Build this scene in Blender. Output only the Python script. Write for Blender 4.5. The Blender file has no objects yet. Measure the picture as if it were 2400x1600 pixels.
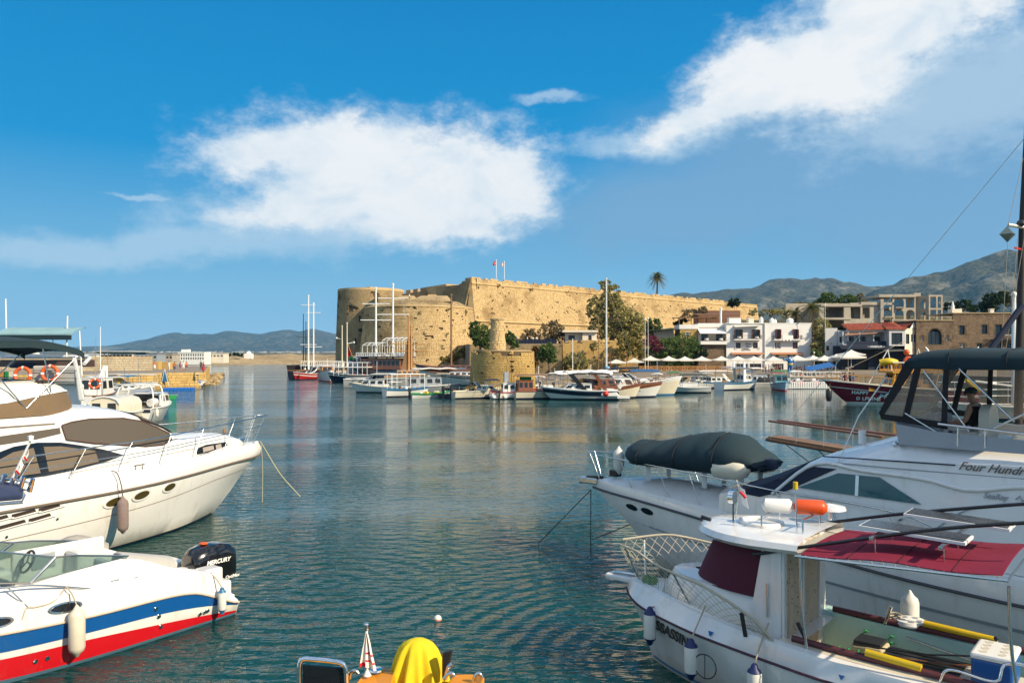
import bpy,bmesh,math,random
import numpy as np
from mathutils import Vector,Matrix,noise as mnoise
R=math.radians
sc=bpy.context.scene
col=sc.collection
rng=random.Random(7)

# ---------------------------------------------------------------- camera,sky,sun,exposure
EYE=5.0; FPX=1867.0; HZ=833.0
cam_d=bpy.data.cameras.new('camera'); cam=bpy.data.objects.new('camera',cam_d); col.objects.link(cam)
cam.location=(0,0,EYE); cam.rotation_euler=(R(90),0,0)
cam_d.sensor_width=36; cam_d.lens=FPX/2400*36; cam_d.shift_y=(HZ - 800)/2400
cam_d.clip_start=0.1; cam_d.clip_end=60000
sc.camera=cam
SUN_AZ=124.0      # clockwise from the view direction (+Y): behind and to the right
SUN_EL=34.0
sun_d=bpy.data.lights.new('sun','SUN'); sun=bpy.data.objects.new('sun',sun_d); col.objects.link(sun)
sun_d.energy=5.0; sun_d.angle=R(0.5); sun_d.color=(1.0,0.84,0.60)
sv=Vector((math.sin(R(SUN_AZ))*math.cos(R(SUN_EL)),math.cos(R(SUN_AZ))*math.cos(R(SUN_EL)),math.sin(R(SUN_EL))))
sun.rotation_euler=sv.to_track_quat('Z','Y').to_euler(); sun.location=sv*60
sc.view_settings.view_transform='Standard'; sc.view_settings.look='None'
sc.view_settings.exposure=0.45; sc.view_settings.gamma=1.0; sc.view_settings.use_curve_mapping=False
sc.render.engine='CYCLES'
sc.cycles.use_denoising=True
sc.cycles.max_bounces=6; sc.cycles.diffuse_bounces=2; sc.cycles.glossy_bounces=3
sc.cycles.transmission_bounces=6; sc.cycles.transparent_max_bounces=12; sc.cycles.volume_bounces=0
sc.cycles.caustics_reflective=False; sc.cycles.caustics_refractive=False

class NT:
    """tiny node helper"""
    def __init__(s,tree): s.t=tree; s.n=tree.nodes; s.l=tree.links
    def new(s,typ,**kw):
        n=s.n.new(typ)
        for k,v in kw.items(): setattr(n,k,v)
        return n
    def put(s,sock,v):
        if isinstance(v,bpy.types.NodeSocket): s.l.new(v,sock)
        elif v is not None: sock.default_value=v
    def math(s,op,a,b=None,c=None,clamp=False):
        n=s.new('ShaderNodeMath',operation=op,use_clamp=clamp)
        s.put(n.inputs[0],a); s.put(n.inputs[1],b); s.put(n.inputs[2],c); return n.outputs[0]
    def mix(s,f,a,b,mode='MIX'):
        n=s.new('ShaderNodeMix',data_type='RGBA',blend_type=mode)
        s.put(n.inputs[0],f); s.put(n.inputs[6],a); s.put(n.inputs[7],b); return n.outputs[2]
    def ramp(s,f,stops,interp='LINEAR'):
        n=s.new('ShaderNodeValToRGB'); e=n.color_ramp; e.interpolation=interp
        while len(e.elements) < len(stops): e.elements.new(0.5)
        for el,(p,c) in zip(e.elements,stops):
            el.position=p; el.color=(*c,1) if len(c)==3 else c
        s.put(n.inputs[0],f); return n.outputs[0]
    def noise(s,vec,scale,detail=4,rough=0.55,dist=0.0):
        n=s.new('ShaderNodeTexNoise'); s.put(n.inputs['Vector'],vec)
        n.inputs['Scale'].default_value=scale; n.inputs['Detail'].default_value=detail
        n.inputs['Roughness'].default_value=rough; n.inputs['Distortion'].default_value=dist
        return n.outputs[0]
    def mapr(s,v,a,b,c=0.0,d=1.0,smooth=False):
        n=s.new('ShaderNodeMapRange',interpolation_type='SMOOTHSTEP' if smooth else 'LINEAR')
        for i,x in enumerate((v,a,b,c,d)): s.put(n.inputs[i],x)
        return n.outputs[0]

def azel(px,py):
    a=math.atan2(px - 1200,FPX)
    return a,math.atan2((HZ - py)*math.cos(a),FPX)

def build_world():
    w=bpy.data.worlds.new('World'); sc.world=w; w.use_nodes=True
    t=NT(w.node_tree); t.n.clear()
    sky=t.new('ShaderNodeTexSky',sky_type='NISHITA'); sky.sun_disc=False
    sky.sun_elevation=R(SUN_EL); sky.sun_rotation=R(SUN_AZ)
    sky.air_density=1.0; sky.dust_density=0.35; sky.ozone_density=3.0; sky.altitude=0
    co=t.new('ShaderNodeTexCoord'); sp=t.new('ShaderNodeSeparateXYZ'); t.l.new(co.outputs['Generated'],sp.inputs[0])
    az=t.math('ARCTAN2',sp.outputs[0],sp.outputs[1]); el=t.math('ARCSINE',sp.outputs[2])
    cb=t.new('ShaderNodeCombineXYZ'); t.put(cb.inputs[0],az); t.put(cb.inputs[1],el)
    P=cb.outputs[0]
    # wind-torn warp of the cloud outlines
    mp=t.new('ShaderNodeMapping'); t.l.new(P,mp.inputs[0]); mp.inputs['Scale'].default_value=(1.0,1.6,1)
    w1=t.new('ShaderNodeTexNoise'); t.l.new(mp.outputs[0],w1.inputs['Vector']); w1.inputs['Scale'].default_value=7; w1.inputs['Detail'].default_value=7; w1.inputs['Roughness'].default_value=0.62
    vm=t.new('ShaderNodeVectorMath',operation='SUBTRACT'); t.l.new(w1.outputs['Color'],vm.inputs[0]); vm.inputs[1].default_value=(.5,.5,.5)
    vs=t.new('ShaderNodeVectorMath',operation='SCALE'); t.l.new(vm.outputs[0],vs.inputs[0]); vs.inputs['Scale'].default_value=0.06
    va=t.new('ShaderNodeVectorMath',operation='ADD'); t.l.new(P,va.inputs[0]); t.l.new(vs.outputs[0],va.inputs[1])
    Q=va.outputs[0]
    def blob(px,py,rx,ry,rot=0.0,src=Q):
        a,e=azel(px,py)
        m=t.new('ShaderNodeMapping',vector_type='TEXTURE'); t.l.new(src,m.inputs[0])
        m.inputs['Location'].default_value=(a,e,0); m.inputs['Rotation'].default_value=(0,0,R(rot))
        m.inputs['Scale'].default_value=(rx/FPX,ry/FPX,1)
        ln=t.new('ShaderNodeVectorMath',operation='LENGTH'); t.l.new(m.outputs[0],ln.inputs[0])
        return t.math('SUBTRACT',1.0,ln.outputs['Value'])
    def smax(vals,k=0.25):
        o=vals[0]
        for v in vals[1:]: o=t.math('SMOOTH_MAX',o,v,k)
        return o
    fib=t.noise(mp.outputs[0],20,9,0.68)
    fib2=t.noise(mp.outputs[0],5,5,0.6,0.6)
    # thick bright clouds
    big=smax([blob(900,385,470,150,-3),blob(1090,420,270,175,0),blob(690,325,300,70,12),blob(1010,505,310,100,4),blob(1190,450,130,120,0),blob(770,480,330,75,10)])
    right=smax([blob(1700,255,290,52,14),blob(1800,165,230,125,15),blob(2010,110,270,170,25),blob(2150,20,260,150,10)])
    thick=t.math('ADD',smax([big,right],0.1),t.math('MULTIPLY',t.math('SUBTRACT',fib,0.5),1.0))
    m_thick=t.math('POWER',t.mapr(thick,-0.04,0.56,0,1,True),1.1)
    # thin veils
    veil=smax([blob(430,575,620,52,4),blob(690,500,430,110,8),blob(150,590,420,42,0),blob(1290,237,110,18,0),blob(330,450,90,12,0),blob(1500,330,260,45,0),blob(780,545,470,85,4),blob(2250,220,420,170,8)],0.15)
    veil=t.math('ADD',veil,t.math('MULTIPLY',t.math('SUBTRACT',fib,0.5),1.3))
    m_veil=t.math('MULTIPLY',t.mapr(veil,0.0,0.75,0,1,True),0.5)
    shade=smax([blob(2150,330,830,250,4),blob(1650,470,460,150,6),blob(2350,480,620,190,0)],0.3)
    shade=t.math('ADD',shade,t.math('MULTIPLY',t.math('SUBTRACT',fib2,0.5),0.7))
    m_shade=t.math('MULTIPLY',t.mapr(shade,-0.15,0.6,0,1,True),0.8)
    # bright cloud cover added behind and above the viewer,to lift the shadow fill
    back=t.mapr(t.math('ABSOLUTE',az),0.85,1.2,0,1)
    back=t.math('MAXIMUM',back,t.mapr(el,0.55,0.8)); fill_clouds=t.math('MULTIPLY',t.mapr(fib2,0.44,0.60,0,0.9,True),back)
    fill_clouds=t.math('MULTIPLY',fill_clouds,t.mapr(el,0.02,0.2))
    # sky colour: the physical sky,deepened as in the photograph
    grad=t.ramp(t.math('DIVIDE',el,1.5),[(0.0,SKY_LOW),(0.07,SKY_MID1),(0.16,SKY_MID2),(0.28,SKY_TOP),(1.0,SKY_ZEN)])
    gs=t.new('ShaderNodeVectorMath',operation='SCALE'); t.l.new(grad,gs.inputs[0]); gs.inputs['Scale'].default_value=8.5
    base=t.mix(0.985,sky.outputs[0],gs.outputs[0])
    lo=t.mapr(fib2,0.3,0.75,0,1)
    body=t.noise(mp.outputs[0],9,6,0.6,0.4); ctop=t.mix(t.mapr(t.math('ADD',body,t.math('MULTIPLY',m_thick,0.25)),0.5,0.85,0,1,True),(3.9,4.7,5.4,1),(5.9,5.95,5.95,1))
    cshd=(1.35,2.5,3.85,1)
    c=t.mix(m_shade,base,cshd)
    c=t.mix(m_veil,c,(3.9,4.8,5.5,1))
    c=t.mix(t.math('MULTIPLY',m_thick,0.96),c,ctop)
    c=t.mix(fill_clouds,c,(7.5,7.6,7.6,1))
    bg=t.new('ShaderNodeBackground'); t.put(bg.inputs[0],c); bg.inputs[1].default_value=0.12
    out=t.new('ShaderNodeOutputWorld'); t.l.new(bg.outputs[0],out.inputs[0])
    w.cycles.sampling_method='MANUAL'; w.cycles.sample_map_resolution=512
SKY_LOW=(0.27,0.46,0.62); SKY_MID1=(0.13,0.34,0.53); SKY_MID2=(0.0,0.21,0.47); SKY_TOP=(0.0,0.165,0.41); SKY_ZEN=(0.0,0.10,0.30)
build_world()

# ---------------------------------------------------------------- helpers
def at(px,py,Y): return Vector(((px - 1200)/FPX*Y,Y,EYE - (py - HZ)/FPX*Y))      # point at distance Y
def onz(px,py,z=0.0):
    Y=(EYE - z)*FPX/(py - HZ); return at(px,py,Y)                                     # point at height z
def onplane(px,py,p0,n):
    d=Vector(((px - 1200)/FPX,1.0,-(py - HZ)/FPX)); o=Vector((0,0,EYE)); n=Vector(n)
    return o+d*((Vector(p0) - o).dot(n)/d.dot(n))

MATS={}
def mat(name,c,rough=0.5,metal=0.0,var=0.10,scale=3.0,bump=0.0,bscale=40.0,spec=0.5,coat=0.0,trans=0.0,island=0.0,alpha=1.0,coord='Object'):
    """painted / woven / worn surface: base colour with broad blotches and fine grain, optional relief"""
    if name in MATS: return MATS[name]
    m=bpy.data.materials.new(name); m.use_nodes=True; t=NT(m.node_tree); b=t.n['Principled BSDF']
    co=t.new('ShaderNodeTexCoord').outputs[coord]
    n1=t.noise(co,scale,5,0.6); n2=t.noise(co,scale*9,3,0.6)
    f=t.math('ADD',t.math('MULTIPLY',n1,0.7),t.math('MULTIPLY',n2,0.3))
    if island:
        g=t.new('ShaderNodeNewGeometry'); f=t.math('ADD',t.math('MULTIPLY',f,1 - island),t.math('MULTIPLY',g.outputs['Random Per Island'],island))
    lo=tuple(max(0,x*(1 - var)) for x in c); hi=tuple(min(1,x*(1+var)) for x in c)
    t.put(b.inputs['Base Color'],t.ramp(f,[(0.25,lo),(0.75,hi)]))
    t.put(b.inputs['Roughness'],t.mapr(n1,0.3,0.7,max(0,rough - 0.06),min(1,rough+0.08)))
    b.inputs['Metallic'].default_value=metal; b.inputs['Specular IOR Level'].default_value=spec
    b.inputs['Coat Weight'].default_value=coat; b.inputs['Transmission Weight'].default_value=trans; b.inputs['Alpha'].default_value=alpha
    if bump:
        bn=t.new('ShaderNodeBump'); bn.inputs['Strength'].default_value=bump; bn.inputs['Distance'].default_value=0.02
        t.put(bn.inputs['Height'],t.noise(co,bscale,4,0.6)); t.l.new(bn.outputs[0],b.inputs['Normal'])
    MATS[name]=m; return m

def wm(o):
    return (wm(o.parent) if o.parent else Matrix.Identity(4)) @ o.matrix_basis

class MB:
    """collects shapes; build() links them as ONE mesh object"""
    def __init__(s): s.v=[]; s.f=[]; s.mi=[]; s.cur=0
    def _add(s,vs,fs):
        b=len(s.v); s.v.extend([tuple(p) for p in vs])
        for f in fs: s.f.append(tuple(i+b for i in f)); s.mi.append(s.cur)
        return s
    def poly(s,pts): return s._add(pts,[tuple(range(len(pts)))])
    def box(s,c,d,rz=0.0,M=None,taper=1.0):
        x,y,z=d[0]/2,d[1]/2,d[2]/2; cz,sz=math.cos(rz),math.sin(rz); vs=[]
        for k,(a,b_,e) in enumerate(((-1,-1,-1),(1,-1,-1),(1,1,-1),(-1,1,-1),(-1,-1,1),(1,-1,1),(1,1,1),(-1,1,1))):
            q=taper if e > 0 else 1.0
            p=(a*x*q,b_*y*q,e*z)
            p=Vector((p[0]*cz - p[1]*sz,p[0]*sz+p[1]*cz,p[2]))
            if M: p=M @ p
            vs.append((p[0]+c[0],p[1]+c[1],p[2]+c[2]))
        return s._add(vs,[(3,2,1,0),(4,5,6,7),(0,1,5,4),(1,2,6,5),(2,3,7,6),(3,0,4,7)])
    def hexa(s,b4,t4): return s._add(list(b4)+list(t4),[(3,2,1,0),(4,5,6,7),(0,1,5,4),(1,2,6,5),(2,3,7,6),(3,0,4,7)])
    def slab(s,pts,off):
        """polygon with thickness: pts and pts + off"""
        n=len(pts); off=Vector(off); a=[Vector(p) for p in pts]
        fs=[tuple(reversed(range(n))),tuple(range(n,2*n))]+[(i,(i+1) % n,n+(i+1) % n,n+i) for i in range(n)]
        return s._add(a+[p+off for p in a],fs)
    def grid(s,rows,cu=False,cv=False):
        nr,nc=len(rows),len(rows[0]); vs=[p for r in rows for p in r]; fs=[]
        for i in range(nr if cv else nr - 1):
            for j in range(nc if cu else nc - 1):
                a,b=i*nc+j,i*nc+(j+1) % nc; c,d=((i+1) % nr)*nc+(j+1) % nc,((i+1) % nr)*nc+j
                fs.append((a,b,c,d))
        return s._add(vs,fs)
    def tube(s,pts,r,n=6,closed=False,cap=True):
        pts=[Vector(p) for p in pts]; N=len(pts); rows=[]; up=None
        for i,p in enumerate(pts):
            if closed: d=pts[(i+1) % N] - pts[i - 1]
            else: d=pts[min(i+1,N - 1)] - pts[max(i - 1,0)]
            if d.length < 1e-9: d=Vector((0,0,1))
            d.normalize()
            if up is None: up=Vector((0,0,1)) if abs(d.z) < 0.9 else Vector((1,0,0))
            a=d.cross(up)
            if a.length < 1e-6: a=d.cross(Vector((0.3,1,0.2)))
            a.normalize(); b=a.cross(d).normalized(); up=b
            rr=r[i] if isinstance(r,(list,tuple)) else r
            rows.append([p+(a*math.cos(2*math.pi*k/n)+b*math.sin(2*math.pi*k/n))*rr for k in range(n)])
        s.grid(rows,cu=True,cv=closed)
        if not closed and cap: s.poly(list(reversed(rows[0]))); s.poly(rows[-1])
        return s
    def lathe(s,prof,c=(0,0,0),n=16,M=None,sx=1.0,sy=1.0):
        rows=[]
        for r,z in prof:
            row=[]
            for k in range(n):
                a=2*math.pi*k/n; p=Vector((r*math.cos(a)*sx,r*math.sin(a)*sy,z))
                if M: p=M @ p
                row.append((p[0]+c[0],p[1]+c[1],p[2]+c[2]))
            rows.append(row)
        s.grid(rows,cu=True)
        if prof[0][0] > 1e-4: s.poly(list(reversed(rows[0])))
        if prof[-1][0] > 1e-4: s.poly(rows[-1])
        return s
    def ball(s,c,r,n=12,m=8,sx=1,sy=1,sz=1):
        return s.lathe([(max(1e-5,r*math.sin(math.pi*i/m)),-r*sz*math.cos(math.pi*i/m)) for i in range(m+1)],c,n,sx=sx,sy=sy)
    def ring(s,c,R_,r,ax=(0,0,1),n=20,m=8,a0=0,a1=360):
        ax=Vector(ax).normalized(); u=ax.orthogonal().normalized(); v=ax.cross(u); c=Vector(c)
        full=abs(a1 - a0) >=360
        pts=[c+(u*math.cos(R(a0+(a1 - a0)*k/n))+v*math.sin(R(a0+(a1 - a0)*k/n)))*R_ for k in range(n+(0 if full else 1))]
        return s.tube(pts,r,m,closed=full)
    def build(s,name,m,parent=None,smooth=None,world=False,loc=None,bevel=0.0,sub=0,solid=0.0):
        me=bpy.data.meshes.new(name); vs=s.v
        if world and parent is not None:
            I=wm(parent).inverted(); vs=[tuple(I @ Vector(p)) for p in vs]
        me.from_pydata(vs,[],s.f)
        ms=m if isinstance(m,(list,tuple)) else [m]
        for x in ms: me.materials.append(x)
        if len(ms) > 1: me.polygons.foreach_set('material_index',s.mi)
        me.validate(); me.update()
        if smooth is not None: smooth_angle(me,smooth)
        o=bpy.data.objects.new(name,me); col.objects.link(o)
        if parent is not None: o.parent=parent
        if loc: o.location=loc
        if solid: q=o.modifiers.new('thick','SOLIDIFY'); q.thickness=solid; q.offset=0
        if bevel: q=o.modifiers.new('bevel','BEVEL'); q.width=bevel; q.segments=2; q.limit_method='ANGLE'; q.angle_limit=R(35)
        if sub: q=o.modifiers.new('sub','SUBSURF'); q.levels=sub; q.render_levels=sub
        return o

MB.bw=lambda s,*a,**k: s.build(*a,world=True,**k)

def smooth_angle(me,deg):
    """shade smooth, keeping edges sharper than deg"""
    bm=bmesh.new(); bm.from_mesh(me)
    bmesh.ops.remove_doubles(bm,verts=bm.verts,dist=1e-5)
    bmesh.ops.recalc_face_normals(bm,faces=bm.faces)
    for f in bm.faces: f.smooth=True
    for e in bm.edges: e.smooth=len(e.link_faces)==2 and e.calc_face_angle(0) < R(deg)
    bm.to_mesh(me); bm.free()

def tag(o,label=None,cat=None,group=None,kind=None):
    if label: o['label']=label
    if cat: o['category']=cat
    if group: o['group']=group
    if kind: o['kind']=kind
    return o
def thing(name,label,cat,loc=(0,0,0),rz=0.0,group=None):
    o=bpy.data.objects.new(name,None); col.objects.link(o); o.location=loc; o.rotation_euler=(0,0,rz)
    o.empty_display_size=0.2
    return tag(o,label,cat,group)
def copy_tree(o,parent=None,loc=None,rz=None,label=None,scale=None):
    c=o.copy(); col.objects.link(c); c.parent=parent
    if loc is not None: c.location=loc
    if rz is not None: c.rotation_euler=(0,0,rz)
    if scale is not None: c.scale=scale if hasattr(scale,'__len__') else (scale,)*3
    if label: c['label']=label
    for ch in KIDS(o): copy_tree(ch,c)
    return c
def KIDS(o): return [x for x in o.children]
def lerp(a,b,t): return a+(b - a)*t
def pl(pts,t):
    """piecewise linear lookup: pts = [(t, value), ...]"""
    if t <=pts[0][0]: return pts[0][1]
    for (a,va),(b,vb) in zip(pts,pts[1:]):
        if t <=b: return va+(vb - va)*(t - a)/(b - a)
    return pts[-1][1]
def sm(pts,t):
    """smooth (Catmull-Rom) lookup"""
    xs=[p[0] for p in pts]
    if t <=xs[0]: return pts[0][1]
    if t >=xs[-1]: return pts[-1][1]
    i=max(k for k in range(len(xs) - 1) if xs[k] <=t)
    x0,x1=xs[i],xs[i+1]; y0,y1=pts[i][1],pts[i+1][1]; h=x1 - x0; u=(t - x0)/h
    def sl(k):
        if k==0: return (pts[1][1] - pts[0][1])/(xs[1] - xs[0])
        if k==len(xs) - 1: return (pts[-1][1] - pts[-2][1])/(xs[-1] - xs[-2])
        return (pts[k+1][1] - pts[k - 1][1])/(xs[k+1] - xs[k - 1])
    m0,m1=sl(i)*h,sl(i+1)*h
    return (2*u**3 - 3*u**2+1)*y0+(u**3 - 2*u**2+u)*m0+(-2*u**3+3*u**2)*y1+(u**3 - u**2)*m1
def curve(pts,n):
    """n points on a smooth 3D curve through pts (chord-length)"""
    pts=[Vector(p) for p in pts]; d=[0.0]
    for a,b in zip(pts,pts[1:]): d.append(d[-1]+max(1e-6,(b - a).length))
    return [Vector([sm([(d[k],pts[k][c]) for k in range(len(pts))],d[-1]*i/(n - 1)) for c in range(3)]) for i in range(n)]
def fbm(x,y,z=0.0,o=5): return mnoise.fractal(Vector((x,y,z)),1.0,2.0,o)

def text(name,s,m,parent,origin,ux,uy,size,depth=0.004,bold=0.0,shear=0.0,align='LEFT',space=1.0,world=True):
    """lettering cut as a thin solid, laid on a surface spanned by ux (along the line) and uy (up)"""
    cu=bpy.data.curves.new(name,'FONT'); cu.body=s; cu.size=size; cu.extrude=depth/2; cu.offset=bold; cu.shear=shear
    cu.align_x=align; cu.space_character=space; cu.resolution_u=3
    ux=Vector(ux).normalized(); uz=ux.cross(Vector(uy)).normalized(); uy=uz.cross(ux)
    Mx=Matrix((ux,uy,uz)).transposed().to_4x4(); Mx.translation=Vector(origin)
    tmp=bpy.data.objects.new('tmp',cu); col.objects.link(tmp)
    bpy.context.view_layer.update()
    me=bpy.data.meshes.new_from_object(tmp.evaluated_get(bpy.context.evaluated_depsgraph_get()))
    bpy.data.objects.remove(tmp); bpy.data.curves.remove(cu)
    if parent is not None and world: Mx=wm(parent).inverted() @ Mx
    me.transform(Mx); me.name=name
    me.materials.clear(); me.materials.append(m)
    o=bpy.data.objects.new(name,me); col.objects.link(o); o.parent=parent; return o

# ---------------------------------------------------------------- SETTING: water,land,mountains,haze
def water_mat():
    m=bpy.data.materials.new('sea_water'); m.use_nodes=True; t=NT(m.node_tree); b=t.n['Principled BSDF']
    co=t.new('ShaderNodeTexCoord').outputs['Object']
    b.inputs['Base Color'].default_value=(0.003,0.048,0.045,1); b.inputs['IOR'].default_value=1.333
    b.inputs['Roughness'].default_value=0.035; b.subsurface_method='BURLEY'; b.inputs['Subsurface Weight'].default_value=1.0; b.inputs['Subsurface Radius'].default_value=(1.2,3.5,3.5); b.inputs['Subsurface Scale'].default_value=1.0; b.inputs['Specular IOR Level'].default_value=0.5
    def layer(scale,rot,sx,sy,det,dist):
        mp=t.new('ShaderNodeMapping'); t.l.new(co,mp.inputs[0]); mp.inputs['Rotation'].default_value=(0,0,R(rot)); mp.inputs['Scale'].default_value=(sx,sy,1)
        return t.noise(mp.outputs[0],scale,det,0.5,dist)
    big=layer(0.16,20,1,2.0,2,0.3)
    a=layer(1.1,-28,0.75,2.3,2,0.35); c=layer(2.9,18,0.8,2.0,2,0.4); d=layer(9.0,-10,0.8,1.6,2,0.2)
    calm=t.mapr(layer(0.045,8,0.5,2.2,3,0.8),0.38,0.62,0.45,1.15,True)     # slicks and cat's-paws
    sx=t.new('ShaderNodeSeparateXYZ'); t.l.new(co,sx.inputs[0]); wob=t.math('MULTIPLY',t.math('SUBTRACT',layer(0.03,0,1,1.5,3,1.0),0.5),60)
    lee=t.math('MULTIPLY',t.mapr(t.math('ADD',sx.outputs[1],wob),18,40,0,1,True),t.mapr(t.math('ADD',sx.outputs[0],t.math('MULTIPLY',wob,.5)),-14,4,0,1,True))
    calm=t.math('MULTIPLY',calm,t.mapr(lee,0,1,1,0.13))     # sheltered water below the quay
    h=t.math('ADD',t.math('MULTIPLY',a,0.10),t.math('MULTIPLY',c,0.066))
    h=t.math('ADD',h,t.math('MULTIPLY',d,0.014)); h=t.math('MULTIPLY',h,calm)
    h=t.math('ADD',h,t.math('MULTIPLY',t.math('MULTIPLY',big,0.10),calm))
    def rings(x,y,sc_,amp,reach):
        mp=t.new('ShaderNodeMapping'); t.l.new(co,mp.inputs[0]); mp.inputs['Location'].default_value=(-x,-y,0)
        w=t.new('ShaderNodeTexWave',wave_type='RINGS',rings_direction='Z'); t.l.new(mp.outputs[0],w.inputs[0]); w.inputs['Scale'].default_value=sc_; w.inputs['Distortion'].default_value=2.6; w.inputs['Detail'].default_value=2; w.inputs['Detail Scale'].default_value=.6
        ln=t.new('ShaderNodeVectorMath',operation='LENGTH'); t.l.new(mp.outputs[0],ln.inputs[0])
        return t.math('MULTIPLY',w.outputs['Fac'],t.mapr(ln.outputs['Value'],0,reach,amp,0,True))
    h=t.math('ADD',h,rings(3.5,13.0,.75,.034,15)); h=t.math('ADD',h,rings(-4.0,17.5,.6,.03,11))
    bn=t.new('ShaderNodeBump'); bn.inputs['Strength'].default_value=1.0; bn.inputs['Distance'].default_value=1.0
    t.put(bn.inputs['Height'],h); t.l.new(bn.outputs[0],b.inputs['Normal'])
    return m
mb=MB()
xs=[-30000,-4000,-600,-120,-40,0,40,120,600,4000,30000]; ys=[-4000,-300,-20,20,60,150,400,1500,6000,30000]
mb.grid([[(x,y,0) for x in xs] for y in ys])
water=tag(mb.build('water',water_mat()),kind='structure')

def hill_mat(name,green,rock,scale,thr):
    m=bpy.data.materials.new(name); m.use_nodes=True; t=NT(m.node_tree); b=t.n['Principled BSDF']
    co=t.new('ShaderNodeTexCoord').outputs['Object']
    n1=t.noise(co,scale,7,0.65); n2=t.noise(co,scale*5,6,0.65); n3=t.noise(co,scale*26,3,0.6)
    dark=t.mix(t.mapr(n2,0.4,0.6),(*green,1),tuple(x*1.9 for x in green)+(1,))
    dark=t.mix(t.mapr(n3,0.45,0.6,0,0.55),dark,(0.16,0.13,0.08,1))
    f=t.mapr(t.math('ADD',t.math('MULTIPLY',n1,0.55),t.math('MULTIPLY',n2,0.45)),thr,thr+0.07,0,0.4)
    t.put(b.inputs['Base Color'],t.mix(f,dark,(*rock,1))); b.inputs['Roughness'].default_value=0.95; b.inputs['Specular IOR Level'].default_value=0.1
    return m
def ridge(name,crest,Y,depth,m,nx=220,ny=40,rough=0.26,jag=0.0,foot=0.0,seed=0.0):
    """mountain range whose skyline is the line crest (px, py) seen from the quay, falling towards the viewer and behind"""
    x0,x1=crest[0][0],crest[-1][0]; mb=MB(); rows=[]
    for j in range(ny+1):
        v=j/ny; row=[]
        for i in range(nx+1):
            px=lerp(x0,x1,i/nx); yy=Y - depth*0.72+depth*v
            cz=EYE+(HZ - sm(crest,px))/FPX*Y
            X=(px - 1200)/FPX*Y*(0.86+0.14*v/0.72)
            k=v/0.72
            prof=k**1.25 if k <=1 else max(0,1 - (k - 1)/0.39)**1.3
            n=1 - abs(fbm(X/(depth*.28)+seed,yy/(depth*.5),seed,6))*2.0
            n2=fbm(X/(depth*.09),yy/(depth*.13),seed+3,5)
            bell=max(0.0,1 - abs(k - 0.55)/0.55)**0.7
            z=foot+(cz - foot)*prof+cz*rough*(n*1.3 - 0.75)*bell+cz*0.10*n2*bell
            if k > 0.8: z=min(z,foot+(cz - foot)*(1 if k > 0.97 else prof+0.02))
            z+=cz*jag*fbm(X/120,0.3,seed,4)*max(0,1 - abs(k - 1)/0.2)
            if j in (0,ny): z=-30
            row.append((X,yy,z))
        rows.append(row)
    mb.grid(rows); return tag(mb.build(name,m,smooth=60),kind='structure')
hm=hill_mat('scrub_mountain',(0.022,0.025,0.013),(0.36,0.31,0.25),0.0022,0.53)
hm2=hill_mat('scrub_mountain_far',(0.02,0.026,0.022),(0.36,0.33,0.29),0.0010,0.545)
ridge('mountain_range',[(1100,840),(1300,800),(1450,735),(1560,692),(1585,682),(1640,682),(1700,672),(1760,664),(1810,645),(1848,635),(1890,642),(1945,645),(1990,662),(2040,672),(2080,664),(2130,660),(2200,650),(2300,660),(2400,640),(2700,640),(3100,640),(3600,720)],5200,2600,hm,seed=2.2)
ridge('front_mountain',[(1960,740),(2030,690),(2090,664),(2140,645),(2190,630),(2225,622),(2290,607),(2340,590),(2400,578),(2600,570),(3000,610),(3400,720)],4000,2000,hm,nx=150,seed=7.9)
ridge('far_mountain_range',[(-900,700),(-500,760),(-100,800),(100,812),(200,812),(280,806),(345,794),(400,780),(450,778),(475,779),(500,781),(530,775),(570,778),(620,781),(660,771),(700,770),(735,763),(760,770),(790,780),(860,790),(960,800),(1150,800),(1400,790),(1700,800)],9500,3600,hm2,nx=260,seed=4.4,jag=0.03)
# low plain with pale houses below the far range
mb=MB(); rows=[]
for j in range(14):
    rows.append([(x,lerp(1500,6300,j/13),-2 if j==0 else 3+j*2.2+3*fbm(x/400,j*.7)) for x in range(-6000,6001,120)])
mb.grid(rows); tag(mb.build('coastal_plain',hill_mat('dry_plain',(0.07,0.065,0.035),(0.32,0.27,0.19),0.004,0.52),smooth=50),kind='structure')
mb=MB(); r2=random.Random(5)
for k in range(110):
    px=r2.uniform(180,800) if k < 300 else r2.uniform(1500,2400); Y=r2.uniform(4200,6200)
    p=at(px,828,Y); zz=3+(Y - 1500)/4800*28
    s=r2.uniform(9,22); mb.box((p.x,Y,zz+2),(s,s*.8,r2.uniform(6,14)))
tag(mb.build('far_town',mat('far_plaster',(0.42,0.40,0.37),0.9,var=.25,island=.8)),'pale houses of a far town below the blue mountains',None,None,'stuff')
# headland: dry rocky shore beyond the harbour mouth
def rock_ground_mat():
    m=bpy.data.materials.new('dry_rock_shore'); m.use_nodes=True; t=NT(m.node_tree); b=t.n['Principled BSDF']
    co=t.new('ShaderNodeTexCoord').outputs['Object']
    n1=t.noise(co,0.05,6,0.65); n2=t.noise(co,0.6,5,0.65)
    c=t.ramp(n1,[(0.3,(0.22,0.15,0.075)),(0.5,(0.36,0.26,0.13)),(0.7,(0.42,0.33,0.19))])
    c=t.mix(t.mapr(n2,0.5,0.64,0,0.8),c,(0.12,0.09,0.05,1))
    t.put(b.inputs['Base Color'],c); b.inputs['Roughness'].default_value=0.95
    bn=t.new('ShaderNodeBump'); bn.inputs['Strength'].default_value=0.9; bn.inputs['Distance'].default_value=0.5; t.put(bn.inputs['Height'],n2); t.l.new(bn.outputs[0],b.inputs['Normal'])
    return m
RG=rock_ground_mat(); MATS['rock_ground']=RG
mb=MB(); rows=[]
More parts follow.
